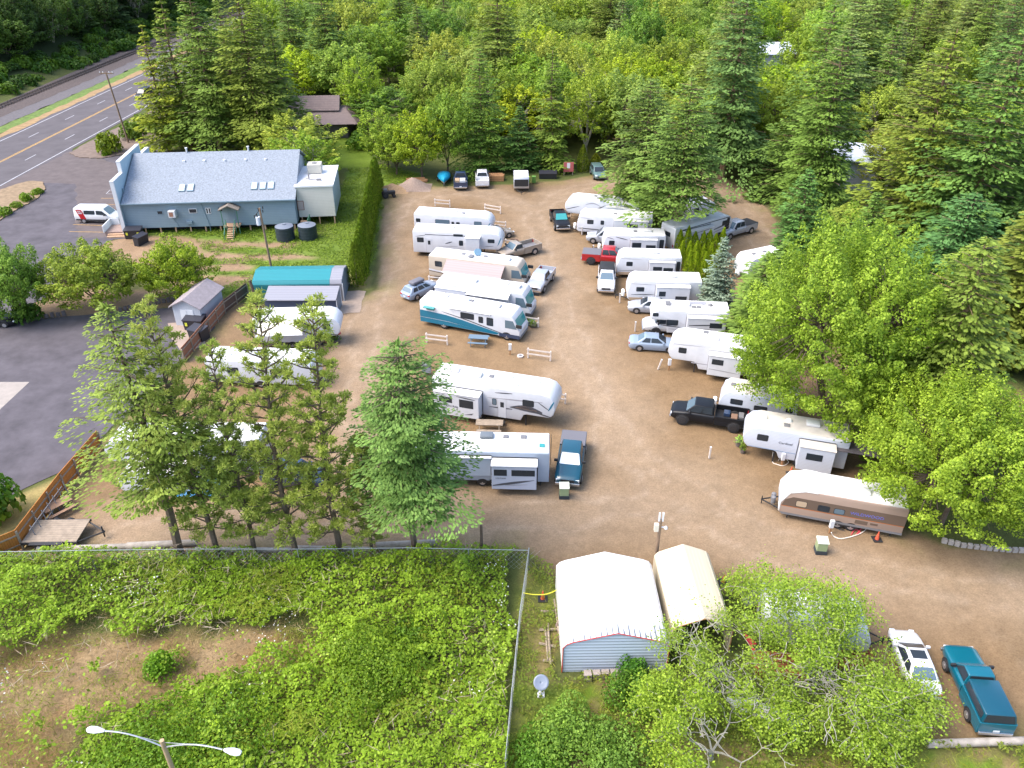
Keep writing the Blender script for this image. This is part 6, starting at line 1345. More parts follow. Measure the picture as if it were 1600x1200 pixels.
# white carport: wear streaks run down the roof near its front edge
wc, ww = carport("metal_carport", "white metal carport with red trim and a ribbed end wall", (878, 1050), (1040, 1048), 6.3, 5.9, 2.35, 3.15, M_WMET, M_HRIB, M_REDT)
wst = MB(); rS = random.Random(4)
for k in range(17):
    x = .55 + k * (ww - 1.0) / 16; f_ = abs(x - ww / 2) / (ww / 2); z = 3.15 - (3.15 - 2.47) * min(1, f_ / (1 - .55 * 2 / ww)) + .012; L_ = rS.uniform(.3, 1.0) * (1.5 if k > 9 else 1)
    wst.add([(x - .03, .03, z), (x + .05, .03, z), (x + .04, .03 + L_ * .5, z), (x + .01, .03 + L_, z), (x - .02, .03 + L_ * .45, z)], [(0, 1, 2, 3, 4)])
wst.build("weather_streaks", mat("mildew", (.10, .12, .16), .9), wc)
cc_, cw = carport("metal_carport", "cream metal carport standing tight against the white one", (1046, 1020), (1134, 1018), 6.0, 3.45, 2.2, 2.8, M_CRMET, None, M_RUST)
tc_ = G(537, 470); 
tp = empty("metal_carport", "teal metal garage with a grey ribbed end bay behind the lean to", "carport", G(399, 472), math.atan2((G(537, 470) - G(399, 472)).y, (G(537, 470) - G(399, 472)).x))
TL = (G(537, 470) - G(399, 472)).length; PT = [(0, 0), (0, 1.95), (.25, 2.35), (2.1, 2.8), (3.95, 2.35), (4.2, 1.95), (4.2, 0)]
MB().yz(PT, 0, TL * .865).build("teal_shell", M_TLMET, tp); MB().yz([(y * 1.0, z) for y, z in PT], TL * .867, TL).build("end_bay", M_GRMET, tp)
MB().yz([(y * .97 + .07, z * .985) for y, z in PT], TL, TL + .05).build("end_wall", mat("blue_grey_ribbed_end", (.13, .17, .22), .5, stripes=(2, .3, .2, .8, .5)), tp)
for y in (0, 4.2): MB().box(TL + .02, TL + .1, y - .05, y + .05, 0, 2.0).build("corner_post", M_TRIMW, tp)
lt = empty("lean_to_carport", "grey ribbed lean to roof in front of the teal garage", "carport", G(416, 492), math.atan2((G(528, 492) - G(416, 492)).y, (G(528, 492) - G(416, 492)).x))
LL = (G(528, 492) - G(416, 492)).length
MB().add([(0, -.1, 1.65), (LL, -.1, 1.65), (LL, 2.3, 2.15), (0, 2.3, 2.15), (0, -.1, 1.71), (LL, -.1, 1.71), (LL, 2.3, 2.21), (0, 2.3, 2.21)], [(0, 1, 2, 3), (4, 7, 6, 5), (0, 4, 5, 1), (1, 5, 6, 2), (2, 6, 7, 3), (3, 7, 4, 0)]).build("roof", M_GRMET, lt)
MB().box(0, LL, .2, .28, .0, 1.65).build("back_panel", mat("dark_blue_panel", (.05, .07, .12), .6), lt); MB().yz([(0, 0), (2.2, 0), (2.2, 2.1), (0, 1.63)], LL - .06, LL).build("end_wall", mat("blue_grey_ribbed_end", (.13, .17, .22)), lt)
for y in (0, 2.25): MB().cyl((LL + .02, y, 0), (LL + .02, y, 1.65 + .2 * y), .04, n=6).build("post", M_TRIMW, lt)

# ================================================================ FENCES, POLES AND SMALL THINGS
M_PINKW = mat("white_painted_wood", (.58, .52, .48), .7, var=.06, scale=4)
def rail_fence(A, B, label, h_=1.0):
    a, b = G(*A), G(*B); d = b - a; L_ = d.length; o = empty("rail_fence", label, "rail fence", a, math.atan2(d.y, d.x), "white two rail barriers between the sites")
    for x in (0, L_): MB().box(x - .06, x + .06, -.06, .06, 0, h_ + .06).build("post", M_PINKW, o, bevel=.01)
    for z in (.42, .86): MB().box(-.1, L_ + .1, -.10, -.06, z * h_, z * h_ + .14).build("rail", M_PINKW, o, bevel=.01)
for A, B, lb in (((667, 535), (699, 539), "white rail barrier left of the picnic table by the teal motorhome"), ((825, 559), (860, 564), "white rail barrier in front of the long fifth wheel, by the lane"), ((680, 322), (703, 324), "white rail barrier behind the farthest centre fifth wheel, left one"),
                 ((758, 330), (782, 334), "white rail barrier behind the farthest centre fifth wheel, right one"), ((770, 356), (790, 358), "white rail barrier at the nose of the second centre fifth wheel"), ((671, 444), (690, 446), "white rail barrier above the hatchback with the roof box"),
                 ((866, 628), (883, 631), "white rail barrier at the nose of the long fifth wheel"), ((822, 508), (841, 511), "white rail barrier behind the planter at the teal motorhome nose"), ((790, 386), (806, 388), "white rail barrier half hidden by the tan pickup")): rail_fence(A, B, lb)
for (x, y, lean, lb) in ((1028, 577, .25, "leaning white marker post below the blue sedan"), (992, 518, 0, "white marker post between the two sedans"), (968, 473, 0, "white marker post below the tan skirted trailer hitch"), (1108, 716, 0, "white marker post below the black crew cab pickup"),
                         (909, 367, 0, "white marker post beside the second right trailer hitch"), (892, 338, 0, "white marker post right of the black far pickup"), (927, 391, 0, "short white post behind the red pickup bed")):
    o = empty("marker_post", lb, "post", G(x, y), 0, "white marker posts"); mp = MB().box(-.06, .06, -.06, .06, 0, 1.05 if "short" not in lb else .6).build("post", M_PINKW, o, bevel=.015); MB().box(-.07, .07, -.07, .07, (1.05 if "short" not in lb else .6), (1.09 if "short" not in lb else .64)).build("post_cap", M_TRIMW, o); o.rotation_euler = (0, lean, 0)
def hookup(x, y, lb, h_=1.15):
    o = empty("utility_pedestal", lb, "utility pedestal", G(x, y), 0, "hookup pedestals"); MB().box(-.06, .06, -.05, .05, 0, h_ * .6).build("post", M_RUST, o); MB().box(-.14, .14, -.1, .1, h_ * .45, h_).build("meter_box", M_TRIMW, o, bevel=.02)
for x, y, lb in ((1296, 833, "white hookup pedestal beside the brown and beige trailer"), (1221, 727, "white hookup pedestal at the old ribbed fifth wheel"), (797, 554, "hookup pedestal beside the round drain cap"), (1136, 586, "hookup pedestal by the maple shaded fifth wheel"), (1045, 578, "thin pedestal near the nose of the maple shaded fifth wheel"), (690, 664, "dark hookup pedestal behind the dense green fir")): hookup(x, y, lb)
for x, y, lb in ((881, 776, "green electrical cabinet in front of the blue pickup"), (1281, 862, "green electrical cabinet below the brown and beige trailer")):
    o = empty("electrical_cabinet", lb, "electrical cabinet", G(x, y), -.1 if x > 1000 else 0, "pale green electrical cabinets")
    MB().box(-.36, .36, -.32, .32, 0, .28).build("base", mat("dark_cabinet_base", (.03, .04, .05), .7), o); MB().box(-.33, .33, -.29, .29, .28, 1.0).build("housing", mat("pale_green_metal", (.26, .33, .18), .5), o, bevel=.03); MB().add([(-.36, -.33, 1.0), (.36, -.33, 1.0), (.36, .32, 1.12), (-.36, .32, 1.12), (-.36, -.33, .97), (.36, -.33, .97), (.36, .32, .97), (-.36, .32, .97)], [(0, 1, 2, 3), (7, 6, 5, 4), (0, 4, 5, 1), (1, 5, 6, 2), (2, 6, 7, 3), (3, 7, 4, 0)]).build("lid", mat("light_cabinet_lid", (.55, .58, .48), .5), o)
def picnic(x, y, rz_, m, lb):
    o = empty("picnic_table", lb, "picnic table", G(x, y), rz_); MB().box(-.95, .95, -.4, .4, .72, .77).build("table_top", m, o)
    for s_ in (-1, 1): MB().box(-.95, .95, s_ * .72 - .13, s_ * .72 + .13, .43, .47).build("bench", m, o)
    for x_ in (-.7, .7):
        for s_ in (-1, 1): MB().tube([(x_, s_ * .25, .72), (x_, s_ * .62, 0)], .045, 4).build("leg", m, o)
        MB().box(x_ - .03, x_ + .03, -.72, .72, .36, .43).build("crossbar", m, o)
picnic(748, 537, -.12, mat("blue_grey_paint", (.12, .18, .24), .7), "blue grey picnic table beside the teal motorhome")
picnic(93, 800, .9, mat("brown_wood", (.30, .18, .11), .9, var=.2, scale=3), "brown picnic table by the orange board fence")
o = empty("picnic_table", "grey picnic table pushed behind the grey toy hauler trailer", "picnic table", G(765, 672), -.05); MB().box(-1.1, 1.1, -.4, .4, .72, .78).build("table_top", M_PLANK, o); MB().box(-1.0, 1.0, -.85, -.6, .42, .47).build("bench", M_PLANK, o)
for x_ in (-.8, .8): MB().tube([(x_, -.3, .72), (x_, -.7, 0)], .05, 4).tube([(x_, .3, .72), (x_, .7, 0)], .05, 4).build("leg", M_PLANK, o)
# poles
M_POLE = mat("brown_pole_wood", (.22, .15, .10), .9, var=.25, scale=3); M_POLEG = mat("greyed_pole_wood", (.30, .26, .22), .9, var=.2, scale=3)
def pole(bx, by, ty, r, name, label, m=M_POLE, cat="utility pole", lean=(0, 0)):
    P = G(bx, by); h_ = height_to(P, ty); o = empty(name, label, cat, P); MB().cyl((0, 0, -.1), (lean[0], lean[1], h_), r, r * .75, 10).build("pole", m, o, smooth=True); return o, h_
o, h_ = pole(427, 434, 325, .14, "utility_pole", "wooden utility pole with a transformer standing on the lawn", lean=(-.2, 0))
MB().cyl((-.55, 0, h_ - 1.9), (-.55, 0, h_ - 1.0), .24, n=14).build("transformer", mat("pale_grey_metal", (.55, .57, .62), .5), o, smooth=True)
for k, (x_, z_) in enumerate(((-.9, h_ - .9), (-.6, h_ - .8), (.15, h_ + .1), (.1, h_ - .3), (-.35, h_ - .1))): MB().cyl((x_, 0, z_ - .2), (x_, 0, z_ + .1), .06, n=6).build("insulator", M_BLACK, o)
MB().tube([(-.2, 0, h_ - .2), (-.95, 0, h_ - 1.0)], .04).build("bracket", M_BLACK, o)
o, h_ = pole(201, 224, 113, .16, "utility_pole", "tall utility pole with a crossarm beside the highway", lean=(-.8, 0)); MB().box(-1.9, .35, -.07, .07, h_ - .25, h_ - .08).build("crossarm", M_POLE, o)
for x_ in (-1.8, -1.3, -.3, .25): MB().cyl((x_, 0, h_ - .08), (x_, 0, h_ + .14), .06, n=6).build("insulator", M_TRIMW, o)
o, h_ = pole(1022, 893, 812, .13, "utility_pole", "short wooden service pole behind the cream carport")
for x_, z_ in ((-.1, h_), (.12, h_ - .0)): MB().box(x_ - .05, x_ + .05, -.06, .06, z_ - .1, z_ + .55).build("insulator", M_TRIMW, o)
MB().box(-.35, -.08, -.12, .12, h_ - .9, h_ - .35).build("meter_box", mat("cream_box", (.62, .58, .48), .6), o); MB().tube([(0, 0, h_ - .6), (.35, 0, h_ - .62)], .04).dome((.38, 0, h_ - .72), .12, .12, .2).build("lamp", M_TRIMW, o)
pole(753, 872, 821, .12, "wooden_post", "short dark wooden post at the chain link fence", m=mat("dark_post", (.10, .07, .05), .9, var=.3, scale=3), cat="post")
pole(404, 480, 440, .2, "wooden_post", "leaning dark timber post left of the teal garage", m=mat("dark_post", (.1, .07, .05)), cat="post", lean=(-.5, .3))
# double street lamp in the lower left, seen from above
lp = G(275, 1245); lh = height_to(lp, 1163)
o = empty("street_lamp", "wooden pole with two curved lamp arms in the lower left foreground", "street lamp", lp)
dirp = G(252, 1160, 6.0); lh = 6.0; base_ = Vector((dirp.x + .05, dirp.y, 0)); o.location = base_
MB().cyl((0, 0, -.1), (0, 0, lh + .15), .13, .10, 12).build("pole", mat("tan_pole_wood", (.42, .30, .18), .85, var=.2, scale=3), o, smooth=True)
for (tx, ty, rr_) in ((362, 1175, 0), (152, 1142, 1)):
    tip = G(tx, ty, lh + .35) - base_; m = MB(); n0 = Vector((0, 0, lh - .35)); pts = []
    for k in range(9):
        q_ = k / 8; p = n0.lerp(tip, q_); p.z += .35 * math.sin(q_ * math.pi); pts.append(p)
    m.tube(pts[:-1], .035, 6); m.tube([Vector((0, 0, lh)), pts[4]], .012, 4); m.build("lamp_arm", M_AL, o)
    dd = (tip - pts[-3]); dd.z = 0; dd.normalize(); sd_ = Vector((-dd.y, dd.x, 0)); hd_ = MB(); c0 = tip - dd * .35; c0.z = tip.z + .05
    secs = []
    for q_, w_, z_ in ((0, .06, .05), (.15, .11, .10), (.4, .17, .14), (.68, .16, .12), (.8, .09, .06)):
        c = c0 + dd * q_; secs.append([c + sd_ * w_ * math.cos(t) + Vector((0, 0, z_ * (math.sin(t) if math.sin(t) > 0 else .35 * math.sin(t)))) for t in [2 * math.pi * j / 12 for j in range(12)]])
    hd_.loft(secs); hd_.build("lamp_head", mat("lamp_housing", (.66, .68, .72), .45), o, smooth=True)
# chain link fences
M_WIRE = mat("galvanized_wire", (.36, .38, .38), .5, .5)
def chain_fence(pts, label, h_=1.7, top=True, slats=None, name="chain_link_fence"):
    P = [G(*p) for p in pts]; o = empty(name, label, "fence", P[0]); posts = MB(); mesh = MB(); rail = MB()
    for i in range(len(P) - 1):
        a, b = P[i] - P[0], P[i + 1] - P[0]; L_ = (b - a).length; n_ = max(1, int(L_ / 2.6)); d = (b - a) / L_
        for k in range(n_ + (i == len(P) - 2)):
            p = a.lerp(b, k / n_); MB().cyl(p, p + Vector((0, 0, h_)), .035, n=6).build("post", M_WIRE, o)
        rail.cyl(a + Vector((0, 0, h_)), b + Vector((0, 0, h_)), .022, n=5)
        for k in range(int(L_ / .34)):
            q_ = a + d * (k * .34)
            for sg in (-1, 1):
                e0 = q_ + d * (0 if sg > 0 else h_ * .8); e1 = q_ + d * (h_ * .8 if sg > 0 else 0); mesh.cyl(e0 + Vector((0, 0, .05)), e1 + Vector((0, 0, h_)), .005, n=3, cap=False)
    rail.build("top_rail", M_WIRE, o); mesh.build("wire_mesh", M_WIRE, o); return o
chain_fence([(-30, 893), (150, 890), (300, 888), (470, 888), (640, 886), (826, 890)], "chain link fence running between the log barrier and the brambles")
chain_fence([(826, 890), (812, 990), (800, 1110), (790, 1220)], "chain link fence turning toward the camera beside the weedy strip", 1.9)
# orange board fence
M_ORW = mat("orange_stained_boards", (.46, .17, .03), .8, var=.2, scale=3, stripes=(0, .15, .10, .5, .3)); M_ORB = mat("faded_brown_boards", (.30, .13, .07), .85, var=.25, scale=3, stripes=(0, .15, .1, .5, .3))
def board_fence(A, B, label, m, h_=1.7, rails=True):
    a, b = G(*A), G(*B); d = b - a; L_ = d.length; o = empty("board_fence", label, "board fence", a, math.atan2(d.y, d.x)); MB().box(0, L_, 0, .04, .05, h_).build("boards", m, o)
    n_ = int(L_ / 2.4) + 1
    for k in range(n_ + 1): MB().box(k * L_ / n_ - .05, k * L_ / n_ + .05, -.1, -.005, 0, h_ - .1).build("post", M_PLANK, o)
    for z in (.4, 1.2): MB().box(0, L_, -.06, -.002, z, z + .09).build("rail", M_PLANK, o)
board_fence((-25, 884), (36, 858), "nearest orange board fence panel at the bottom left", M_ORW); board_fence((36, 858), (103, 768), "orange board fence with leaning racks beside the flatbed trailer", M_ORW); board_fence((103, 768), (160, 700), "orange board fence running behind the drooping spruce", M_ORW)
board_fence((288, 566), (352, 490), "faded red brown board fence by the dumpsters", M_ORB, 1.5); board_fence((352, 490), (388, 462), "dark board fence between the shed and the teal garage", mat("dark_brown_boards", (.12, .07, .05), .9, stripes=(0, .15, .1, .5, .3)), 1.5)
# leaning racks
o = empty("metal_rack", "grey metal rack leaning along the orange board fence", "rack", G(50, 850), math.atan2((G(100, 780) - G(50, 850)).y, (G(100, 780) - G(50, 850)).x))
Lr = (G(100, 780) - G(50, 850)).length
for z in (.1, .65, 1.2): MB().tube([(0, -.5 + z * .25, z), (Lr, -.5 + z * .25, z)], .035, 4).build("beam", M_GREYP, o)
for k in range(7): MB().tube([(k * Lr / 6, -.55, 0), (k * Lr / 6 + .3, -.15, 1.4)], .035, 4).build("upright", M_GREYP, o)
# dumpsters and bins
def dumpster(x, y, rz_, w_, d_, h_, lb, yellow=True, lid=.0, grp="black dumpsters"):
    o = empty("dumpster", lb, "dumpster", G(x, y), rz_, grp); MB().add([(-w_ / 2, -d_ / 2 + .12, 0), (w_ / 2, -d_ / 2 + .12, 0), (w_ / 2, d_ / 2, 0), (-w_ / 2, d_ / 2, 0), (-w_ / 2, -d_ / 2, h_ - .15), (w_ / 2, -d_ / 2, h_ - .15), (w_ / 2, d_ / 2, h_), (-w_ / 2, d_ / 2, h_)], [(3, 2, 1, 0), (4, 5, 6, 7), (0, 1, 5, 4), (1, 2, 6, 5), (2, 3, 7, 6), (3, 0, 4, 7)]).build("bin", mat("black_steel", (.02, .022, .028), .5), o)
    MB().add([(-w_ / 2 - .05, -d_ / 2 - .05, h_ - .13), (w_ / 2 + .05, -d_ / 2 - .05, h_ - .13), (w_ / 2 + .05, d_ / 2 + .03, h_ + .03), (-w_ / 2 - .05, d_ / 2 + .03, h_ + .03), (-w_ / 2 - .05, -d_ / 2 - .05, h_ - .06), (w_ / 2 + .05, -d_ / 2 - .05, h_ - .06), (w_ / 2 + .05, d_ / 2 + .03, h_ + .10), (-w_ / 2 - .05, d_ / 2 + .03, h_ + .10)], [(3, 2, 1, 0), (4, 5, 6, 7), (0, 1, 5, 4), (1, 2, 6, 5), (2, 3, 7, 6), (3, 0, 4, 7)]).build("lid", mat("black_lid", (.03, .03, .04), .4), o)
    if yellow:
        for s_ in (-1, 1): MB().box(s_ * w_ * .33 - .12, s_ * w_ * .33 + .12, -d_ / 2 - .02, -d_ / 2 + .14, h_ * .45, h_ * .72).build("warning_label", mat("yellow_label", (.6, .62, .05), .5), o)
dumpster(307, 513, -.1, 1.9, 1.3, 1.25, "black dumpster with yellow labels in front of the storage shed"); dumpster(312, 529, -.4, 1.6, 1.2, 1.2, "second black dumpster, nearer the board fence", False)
dumpster(211, 371, .1, 2.0, 1.2, 1.2, "black dumpster at the corner of the blue building"); dumpster(222, 381, 1.2, 1.7, .8, 1.15, "narrow black bin left of the lawn, below the corner dumpster", False)
dumpster(856, 278, 0, 2.6, 1.2, .9, "low black bin at the far edge of the lot", False)
def wheelie(x, y, c, lb):
    o = empty("wheeled_bin", lb, "wheeled bin", G(x, y)); MB().box(-.28, .28, -.3, .3, .08, .95).build("bin", c, o, bevel=.03); MB().box(-.3, .3, -.34, .32, .95, 1.03).build("lid", c, o, bevel=.02); MB().cyl((-.3, .28, .1), (.3, .28, .1), .1, n=8).build("wheel", M_BLACK, o)
wheelie(825, 287, mat("lime_plastic", (.30, .45, .03), .5), "lime wheeled bin beside the enclosed trailer"); wheelie(834, 286, mat("green_plastic", (.12, .26, .05), .5), "green wheeled bin right of the lime one"); 
o = empty("storage_tub", "low lime tub in front of the wheeled bins", "tub", G(820, 290)); MB().box(-.3, .3, -.25, .25, 0, .4).build("tub", mat("lime_plastic", (.3, .45, .03)), o, bevel=.03); MB().box(-.33, .33, -.28, .28, .4, .45).build("lid", mat("lime_plastic", (.3, .45, .03)), o)
# far edge: covered boat, sign, gravel piles, tractor, stacked wood
def boat(x, y, rz_, c, lb, L_=4.6):
    o = empty("covered_boat", lb, "boat", G(x, y), rz_); secs = []
    for q_, w_, z_ in ((0, .85, 1.0), (.2, .95, 1.25), (.5, .95, 1.45), (.75, .7, 1.35), (.93, .28, 1.15), (1.0, .05, 1.05)): secs.append([((q_ - .5) * L_, w_ * math.cos(t), .75 + (z_ - .75) * max(0, math.sin(t)) + .25 * min(0, math.sin(t))) for t in [2 * math.pi * j / 12 for j in range(12)]])
    MB().loft(secs).build("cover", c, o, smooth=True); MB().loft([[((q_ - .5) * L_ * .97, w_ * .93 * math.cos(t), .7 + .4 * math.sin(t)) for t in [math.pi + math.pi * j / 8 for j in range(9)]] for q_, w_ in ((0, .8), (.5, .88), (.8, .55), (1, .04))]).build("hull", P_WHT, o, smooth=True)
    t = MB(); t.cyl((-L_ * .4, .5, .32), (L_ * .72, 0, .32), .05, n=5).cyl((-L_ * .4, -.5, .32), (L_ * .72, 0, .32), .05, n=5); t.build("trailer_frame", M_BLACK, o)
    for s_ in (-1, 1): wheel(o, -.4, s_ * .95, .28, .18)
boat(694, 284, -1.5, mat("blue_tarp", (.01, .30, .48), .55), "boat under a bright blue cover at the far edge of the lot", 4.0); boat(418, 590, -.3, mat("cyan_tarp", (.02, .42, .55), .5), "boat under a cyan cover behind the pine tops", 4.4)
o = empty("tarp_covered_pile", "bright blue tarp over a pile below the long white trailer", "tarp", G(322, 768)); secs = []
rq = random.Random(2)
vs = [(-1.9 + .38 * i, -.9 + .36 * j, max(.02, 1.0 * math.cos((i - 5) / 6.2 * 1.5) * math.cos((j - 2.5) / 3.2 * 1.5) + rq.uniform(-.08, .12))) for j in range(6) for i in range(11)]
MB().add(vs, [(j * 11 + i, j * 11 + i + 1, (j + 1) * 11 + i + 1, (j + 1) * 11 + i) for j in range(5) for i in range(10)]).build("tarp", mat("blue_tarp2", (.01, .20, .45), .55), o, smooth=True)
o = empty("sign_board", "red notice board with a white paper on it at the far edge", "sign", G(888, 274), .05); MB().box(-.75, .75, -.03, .03, .55, 2.0).build("board", mat("faded_red_board", (.42, .10, .10), .7, var=.15, scale=3), o); MB().box(-.25, .22, -.045, -.03, 1.1, 1.9).build("paper", M_TRIMW, o)
for x_ in (-.65, .65): MB().box(x_ - .05, x_ + .05, .03, .1, 0, 2.05).build("post", M_PLANK, o)
def heap(x, y, rx, ry, hh, m, lb, cat, name, seed):
    rg = np.random.default_rng(seed); o = empty(name, lb, cat, G(x, y)); n_ = 14; vs = []; 
    for j in range(n_):
        for i in range(n_):
            u_, v_ = i / (n_ - 1) * 2 - 1, j / (n_ - 1) * 2 - 1; r2 = math.hypot(u_, v_); vs.append((u_ * rx, v_ * ry, max(-.02, hh * (1 - r2) + rg.uniform(-.06, .06))))
    MB().add(vs, [(j * n_ + i, j * n_ + i + 1, (j + 1) * n_ + i + 1, (j + 1) * n_ + i) for j in range(n_ - 1) for i in range(n_ - 1)]).build("heap", m, o, smooth=True)
heap(646, 293, 2.6, 1.9, 1.6, mat("pile_gravel", (.27, .20, .16), .95, var=.25, scale=5, bump=.4), "brown gravel pile at the far edge of the lot", "gravel pile", "gravel_pile", 1)
heap(613, 297, 2.4, 1.6, 1.0, mat("pile_bark", (.34, .22, .12), .95, var=.3, scale=4, bump=.4), "low bark pile left of the gravel pile", "bark pile", "bark_pile", 2)
def logpile(x, y, rz_, n_, L_, r, m, lb, name="lumber_stack", cat="lumber"):
    o = empty(name, lb, cat, G(x, y), rz_); rr_ = random.Random(x); m_ = MB()
    for k in range(n_): m_.box(-L_ / 2 * rr_.uniform(.7, 1), L_ / 2 * rr_.uniform(.7, 1), (k % 4) * r * 1.1 - r * 2, (k % 4) * r * 1.1 - r * 1.1, (k // 4) * r * .8, (k // 4) * r * .8 + r * .7)
    m_.build("boards", m, o)
logpile(773, 281, 0, 12, 3.0, .35, M_RUST, "stack of reddish boards between the white pickup and the enclosed trailer"); logpile(652, 283, .2, 4, 3.2, .4, M_RUST, "reddish boards behind the gravel pile"); logpile(800, 283, 0, 3, 1.5, .2, M_PLANK, "a few grey boards beside the enclosed trailer") if 0 else None
o = empty("garden_tractor", "dark garden tractor beside the bark pile", "tractor", G(608, 308), .3); MB().box(-.8, .9, -.3, .3, .45, .9).build("hood", M_BLACK, o, bevel=.08); MB().box(-.7, -.2, -.25, .25, .9, 1.25).build("seat", M_GREYP, o, bevel=.06)
for s_ in (-1, 1): wheel(o, -.55, s_ * .45, .42, .25, M_RIMD); wheel(o, .65, s_ * .4, .25, .18, M_RIMD)
MB().tube([(0, 0, .9), (-.15, 0, 1.3)], .03).build("steering_column", M_BLACK, o)
# planters and flowers
def planter(x, y, lb, col, rad=.3, h_=.45, pot=(.12, .10, .09), seed=1):
    o = empty("planter", lb, "planter", G(x, y)); MB().cyl((0, 0, 0), (0, 0, h_), rad * .8, rad, 12).build("pot", mat("pot_%d" % seed, pot, .8), o); V_, T_, tm = bush(700 + seed, rad * 1.5, .7, 260, .11, 4); f = np_mesh("foliage", V_ + np.array([0, 0, h_ - .1]), 4, L_BUSH, T_, o); f.color = (*col, 1)
planter(1154, 696, "planter with white flowers below the black crew cab pickup", (2.5, 2.4, 3.5), seed=1); planter(1160, 707, "small planter below the white flowered one", (1.5, 1.2, 1.2), .22, .35, seed=2); planter(833, 510, "small yellow green shrub in a pot at the teal motorhome nose", (1.4, 1.3, .5), .45, .3, seed=3)
planter(512, 534, "planter beside the toadstool ornament", (1.3, 1.0, .7), .4, .35, (.35, .2, .1), seed=4); planter(521, 529, "planter with pale flowers behind the toadstool ornament", (1.6, 1.6, 2.5), .35, .35, (.3, .22, .15), seed=5); planter(527, 535, "round planter nearest the lane by the rounded fifth wheel", (.9, 1.0, .8), .35, .3, seed=6)
o = empty("garden_box", "long dark planter box at the nose of the teal motorhome", "planter", G(818, 507), -.12); MB().box(-1.1, 1.1, -.35, .35, 0, .5).build("box", mat("slate_box", (.08, .11, .12), .8), o, bevel=.02); V_, T_, tm = bush(720, 1.0, .6, 500, .12, 6); f = np_mesh("foliage", V_ * np.array([1, .4, 1]) + np.array([0, .1, .45]), 4, L_BUSH, T_, o); f.color = (.8, 1, .7, 1)
o = empty("toadstool_ornament", "red capped toadstool garden ornament by the rounded fifth wheel", "garden ornament", G(528, 527)); MB().cyl((0, 0, 0), (0, 0, .45), .16, .12, 10).build("stem", M_TRIMW, o); MB().dome((0, 0, .42), .36, .36, .26).build("cap", mat("red_cap", (.5, .06, .05), .5), o, smooth=True)
o = empty("motorcycle", "white and black scooter beneath the nose of the rounded fifth wheel", "scooter", G(497, 534), -.9); MB().loft([[(x_, w_ * math.cos(t), z_ + hh * math.sin(t)) for t in [2 * math.pi * j / 8 for j in range(8)]] for x_, w_, z_, hh in ((-.8, .05, .7, .1), (-.4, .2, .75, .2), (.2, .16, .7, .22), (.7, .18, .9, .25), (.9, .05, .85, .1))]).build("body", P_WHT, o, smooth=True); MB().box(-.6, .0, -.14, .14, .92, 1.0).build("seat", M_BLACK, o, bevel=.04)
for x_ in (-.65, .75): MB().cyl((x_, -.07, .3), (x_, .07, .3), .3, n=14).build("wheel", M_TYRE, o)
MB().cyl((.6, -.35, 1.15), (.6, .35, 1.15), .03, n=6).build("handlebar", M_BLACK, o)
# awning behind the brown trailer: a dark canopy
o = empty("dark_canopy", "dark grey canopy roof between the ribbed fifth wheel and the brown trailer", "canopy", G(1298, 762), math.atan2((G(1422, 797, 3) - G(1224, 762, 3)).y, (G(1422, 797, 3) - G(1224, 762, 3)).x))
MB().add([(-2.0, 1.2, 2.55), (4.4, 1.2, 2.55), (4.4, 3.0, 2.25), (-2.0, 3.0, 2.25), (-2.0, 1.2, 2.5), (4.4, 1.2, 2.5), (4.4, 3.0, 2.2), (-2.0, 3.0, 2.2)], [(0, 1, 2, 3), (7, 6, 5, 4), (0, 4, 5, 1), (1, 5, 6, 2), (2, 6, 7, 3), (3, 7, 4, 0)]).build("canopy_cloth", mat("dark_canopy_cloth", (.085, .075, .085), .9), o)
for x_ in (-1.9, 4.3): MB().cyl((x_, 2.95, 0), (x_, 2.95, 2.2), .03, n=6).build("pole", M_AL, o)
# hoses, tape, dish, rack and the rest
def hose(pts, r, m, name, lb, cat, z=.03):
    P = [G(*p) + Vector((0, 0, z if len(p) < 3 else 0)) for p in pts]; sm = []
    for i in range(len(P) - 1):
        p0, p1, p2, p3 = P[max(i - 1, 0)], P[i], P[i + 1], P[min(i + 2, len(P) - 1)]
        for k in range(6): t = k / 6; sm.append(.5 * ((2 * p1) + (p2 - p0) * t + (2 * p0 - 5 * p1 + 4 * p2 - p3) * t * t + (3 * p1 - p0 - 3 * p2 + p3) * t ** 3))
    sm.append(P[-1]); o = MB().tube(sm, r, 6).build(name, m, None, smooth=True); tag(o, lb, cat)
M_WHOSE = mat("white_hose", (.72, .66, .58), .6)
hose([(1299, 832, .4), (1302, 838), (1312, 842), (1326, 840), (1344, 834), (1354, 826), (1360, 816, .5)], .035, M_WHOSE, "water_hose", "white hose curving from the pedestal to the brown and beige trailer", "hose")
hose([(1208, 706, .6), (1207, 722), (1214, 726), (1224, 728), (1232, 722), (1222, 714), (1216, 720)], .028, M_WHOSE, "water_hose", "white hose looped at the old ribbed fifth wheel", "hose")
hose([(1305, 822), (1314, 828), (1322, 824), (1316, 820), (1308, 826), (1320, 830)], .02, M_BLACK, "power_cord", "black cord coiled under the brown and beige trailer", "cord")
hose([(1330, 836), (1336, 828), (1344, 832), (1338, 836), (1346, 826)], .035, mat("red_hose", (.55, .06, .08), .6), "water_hose", "red hose loops beneath the brown and beige trailer", "hose")
hose([(816, 926, .9), (835, 929, .75), (855, 928, .8), (874, 920, 1.0)], .03, mat("yellow_tape", (.68, .62, .04), .6), "barrier_tape", "yellow tape strung from the fence to the white carport", "tape")
def cone(x, y, lb): 
    o = empty("traffic_cone", lb, "traffic cone", G(x, y)); MB().box(-.3, .3, -.3, .3, 0, .06).build("base", M_BLACK, o, bevel=.02); MB().cyl((0, 0, .06), (0, 0, .7), .14, .03, 12).build("cone", mat("orange_red_plastic", (.6, .10, .05), .5), o, smooth=True)
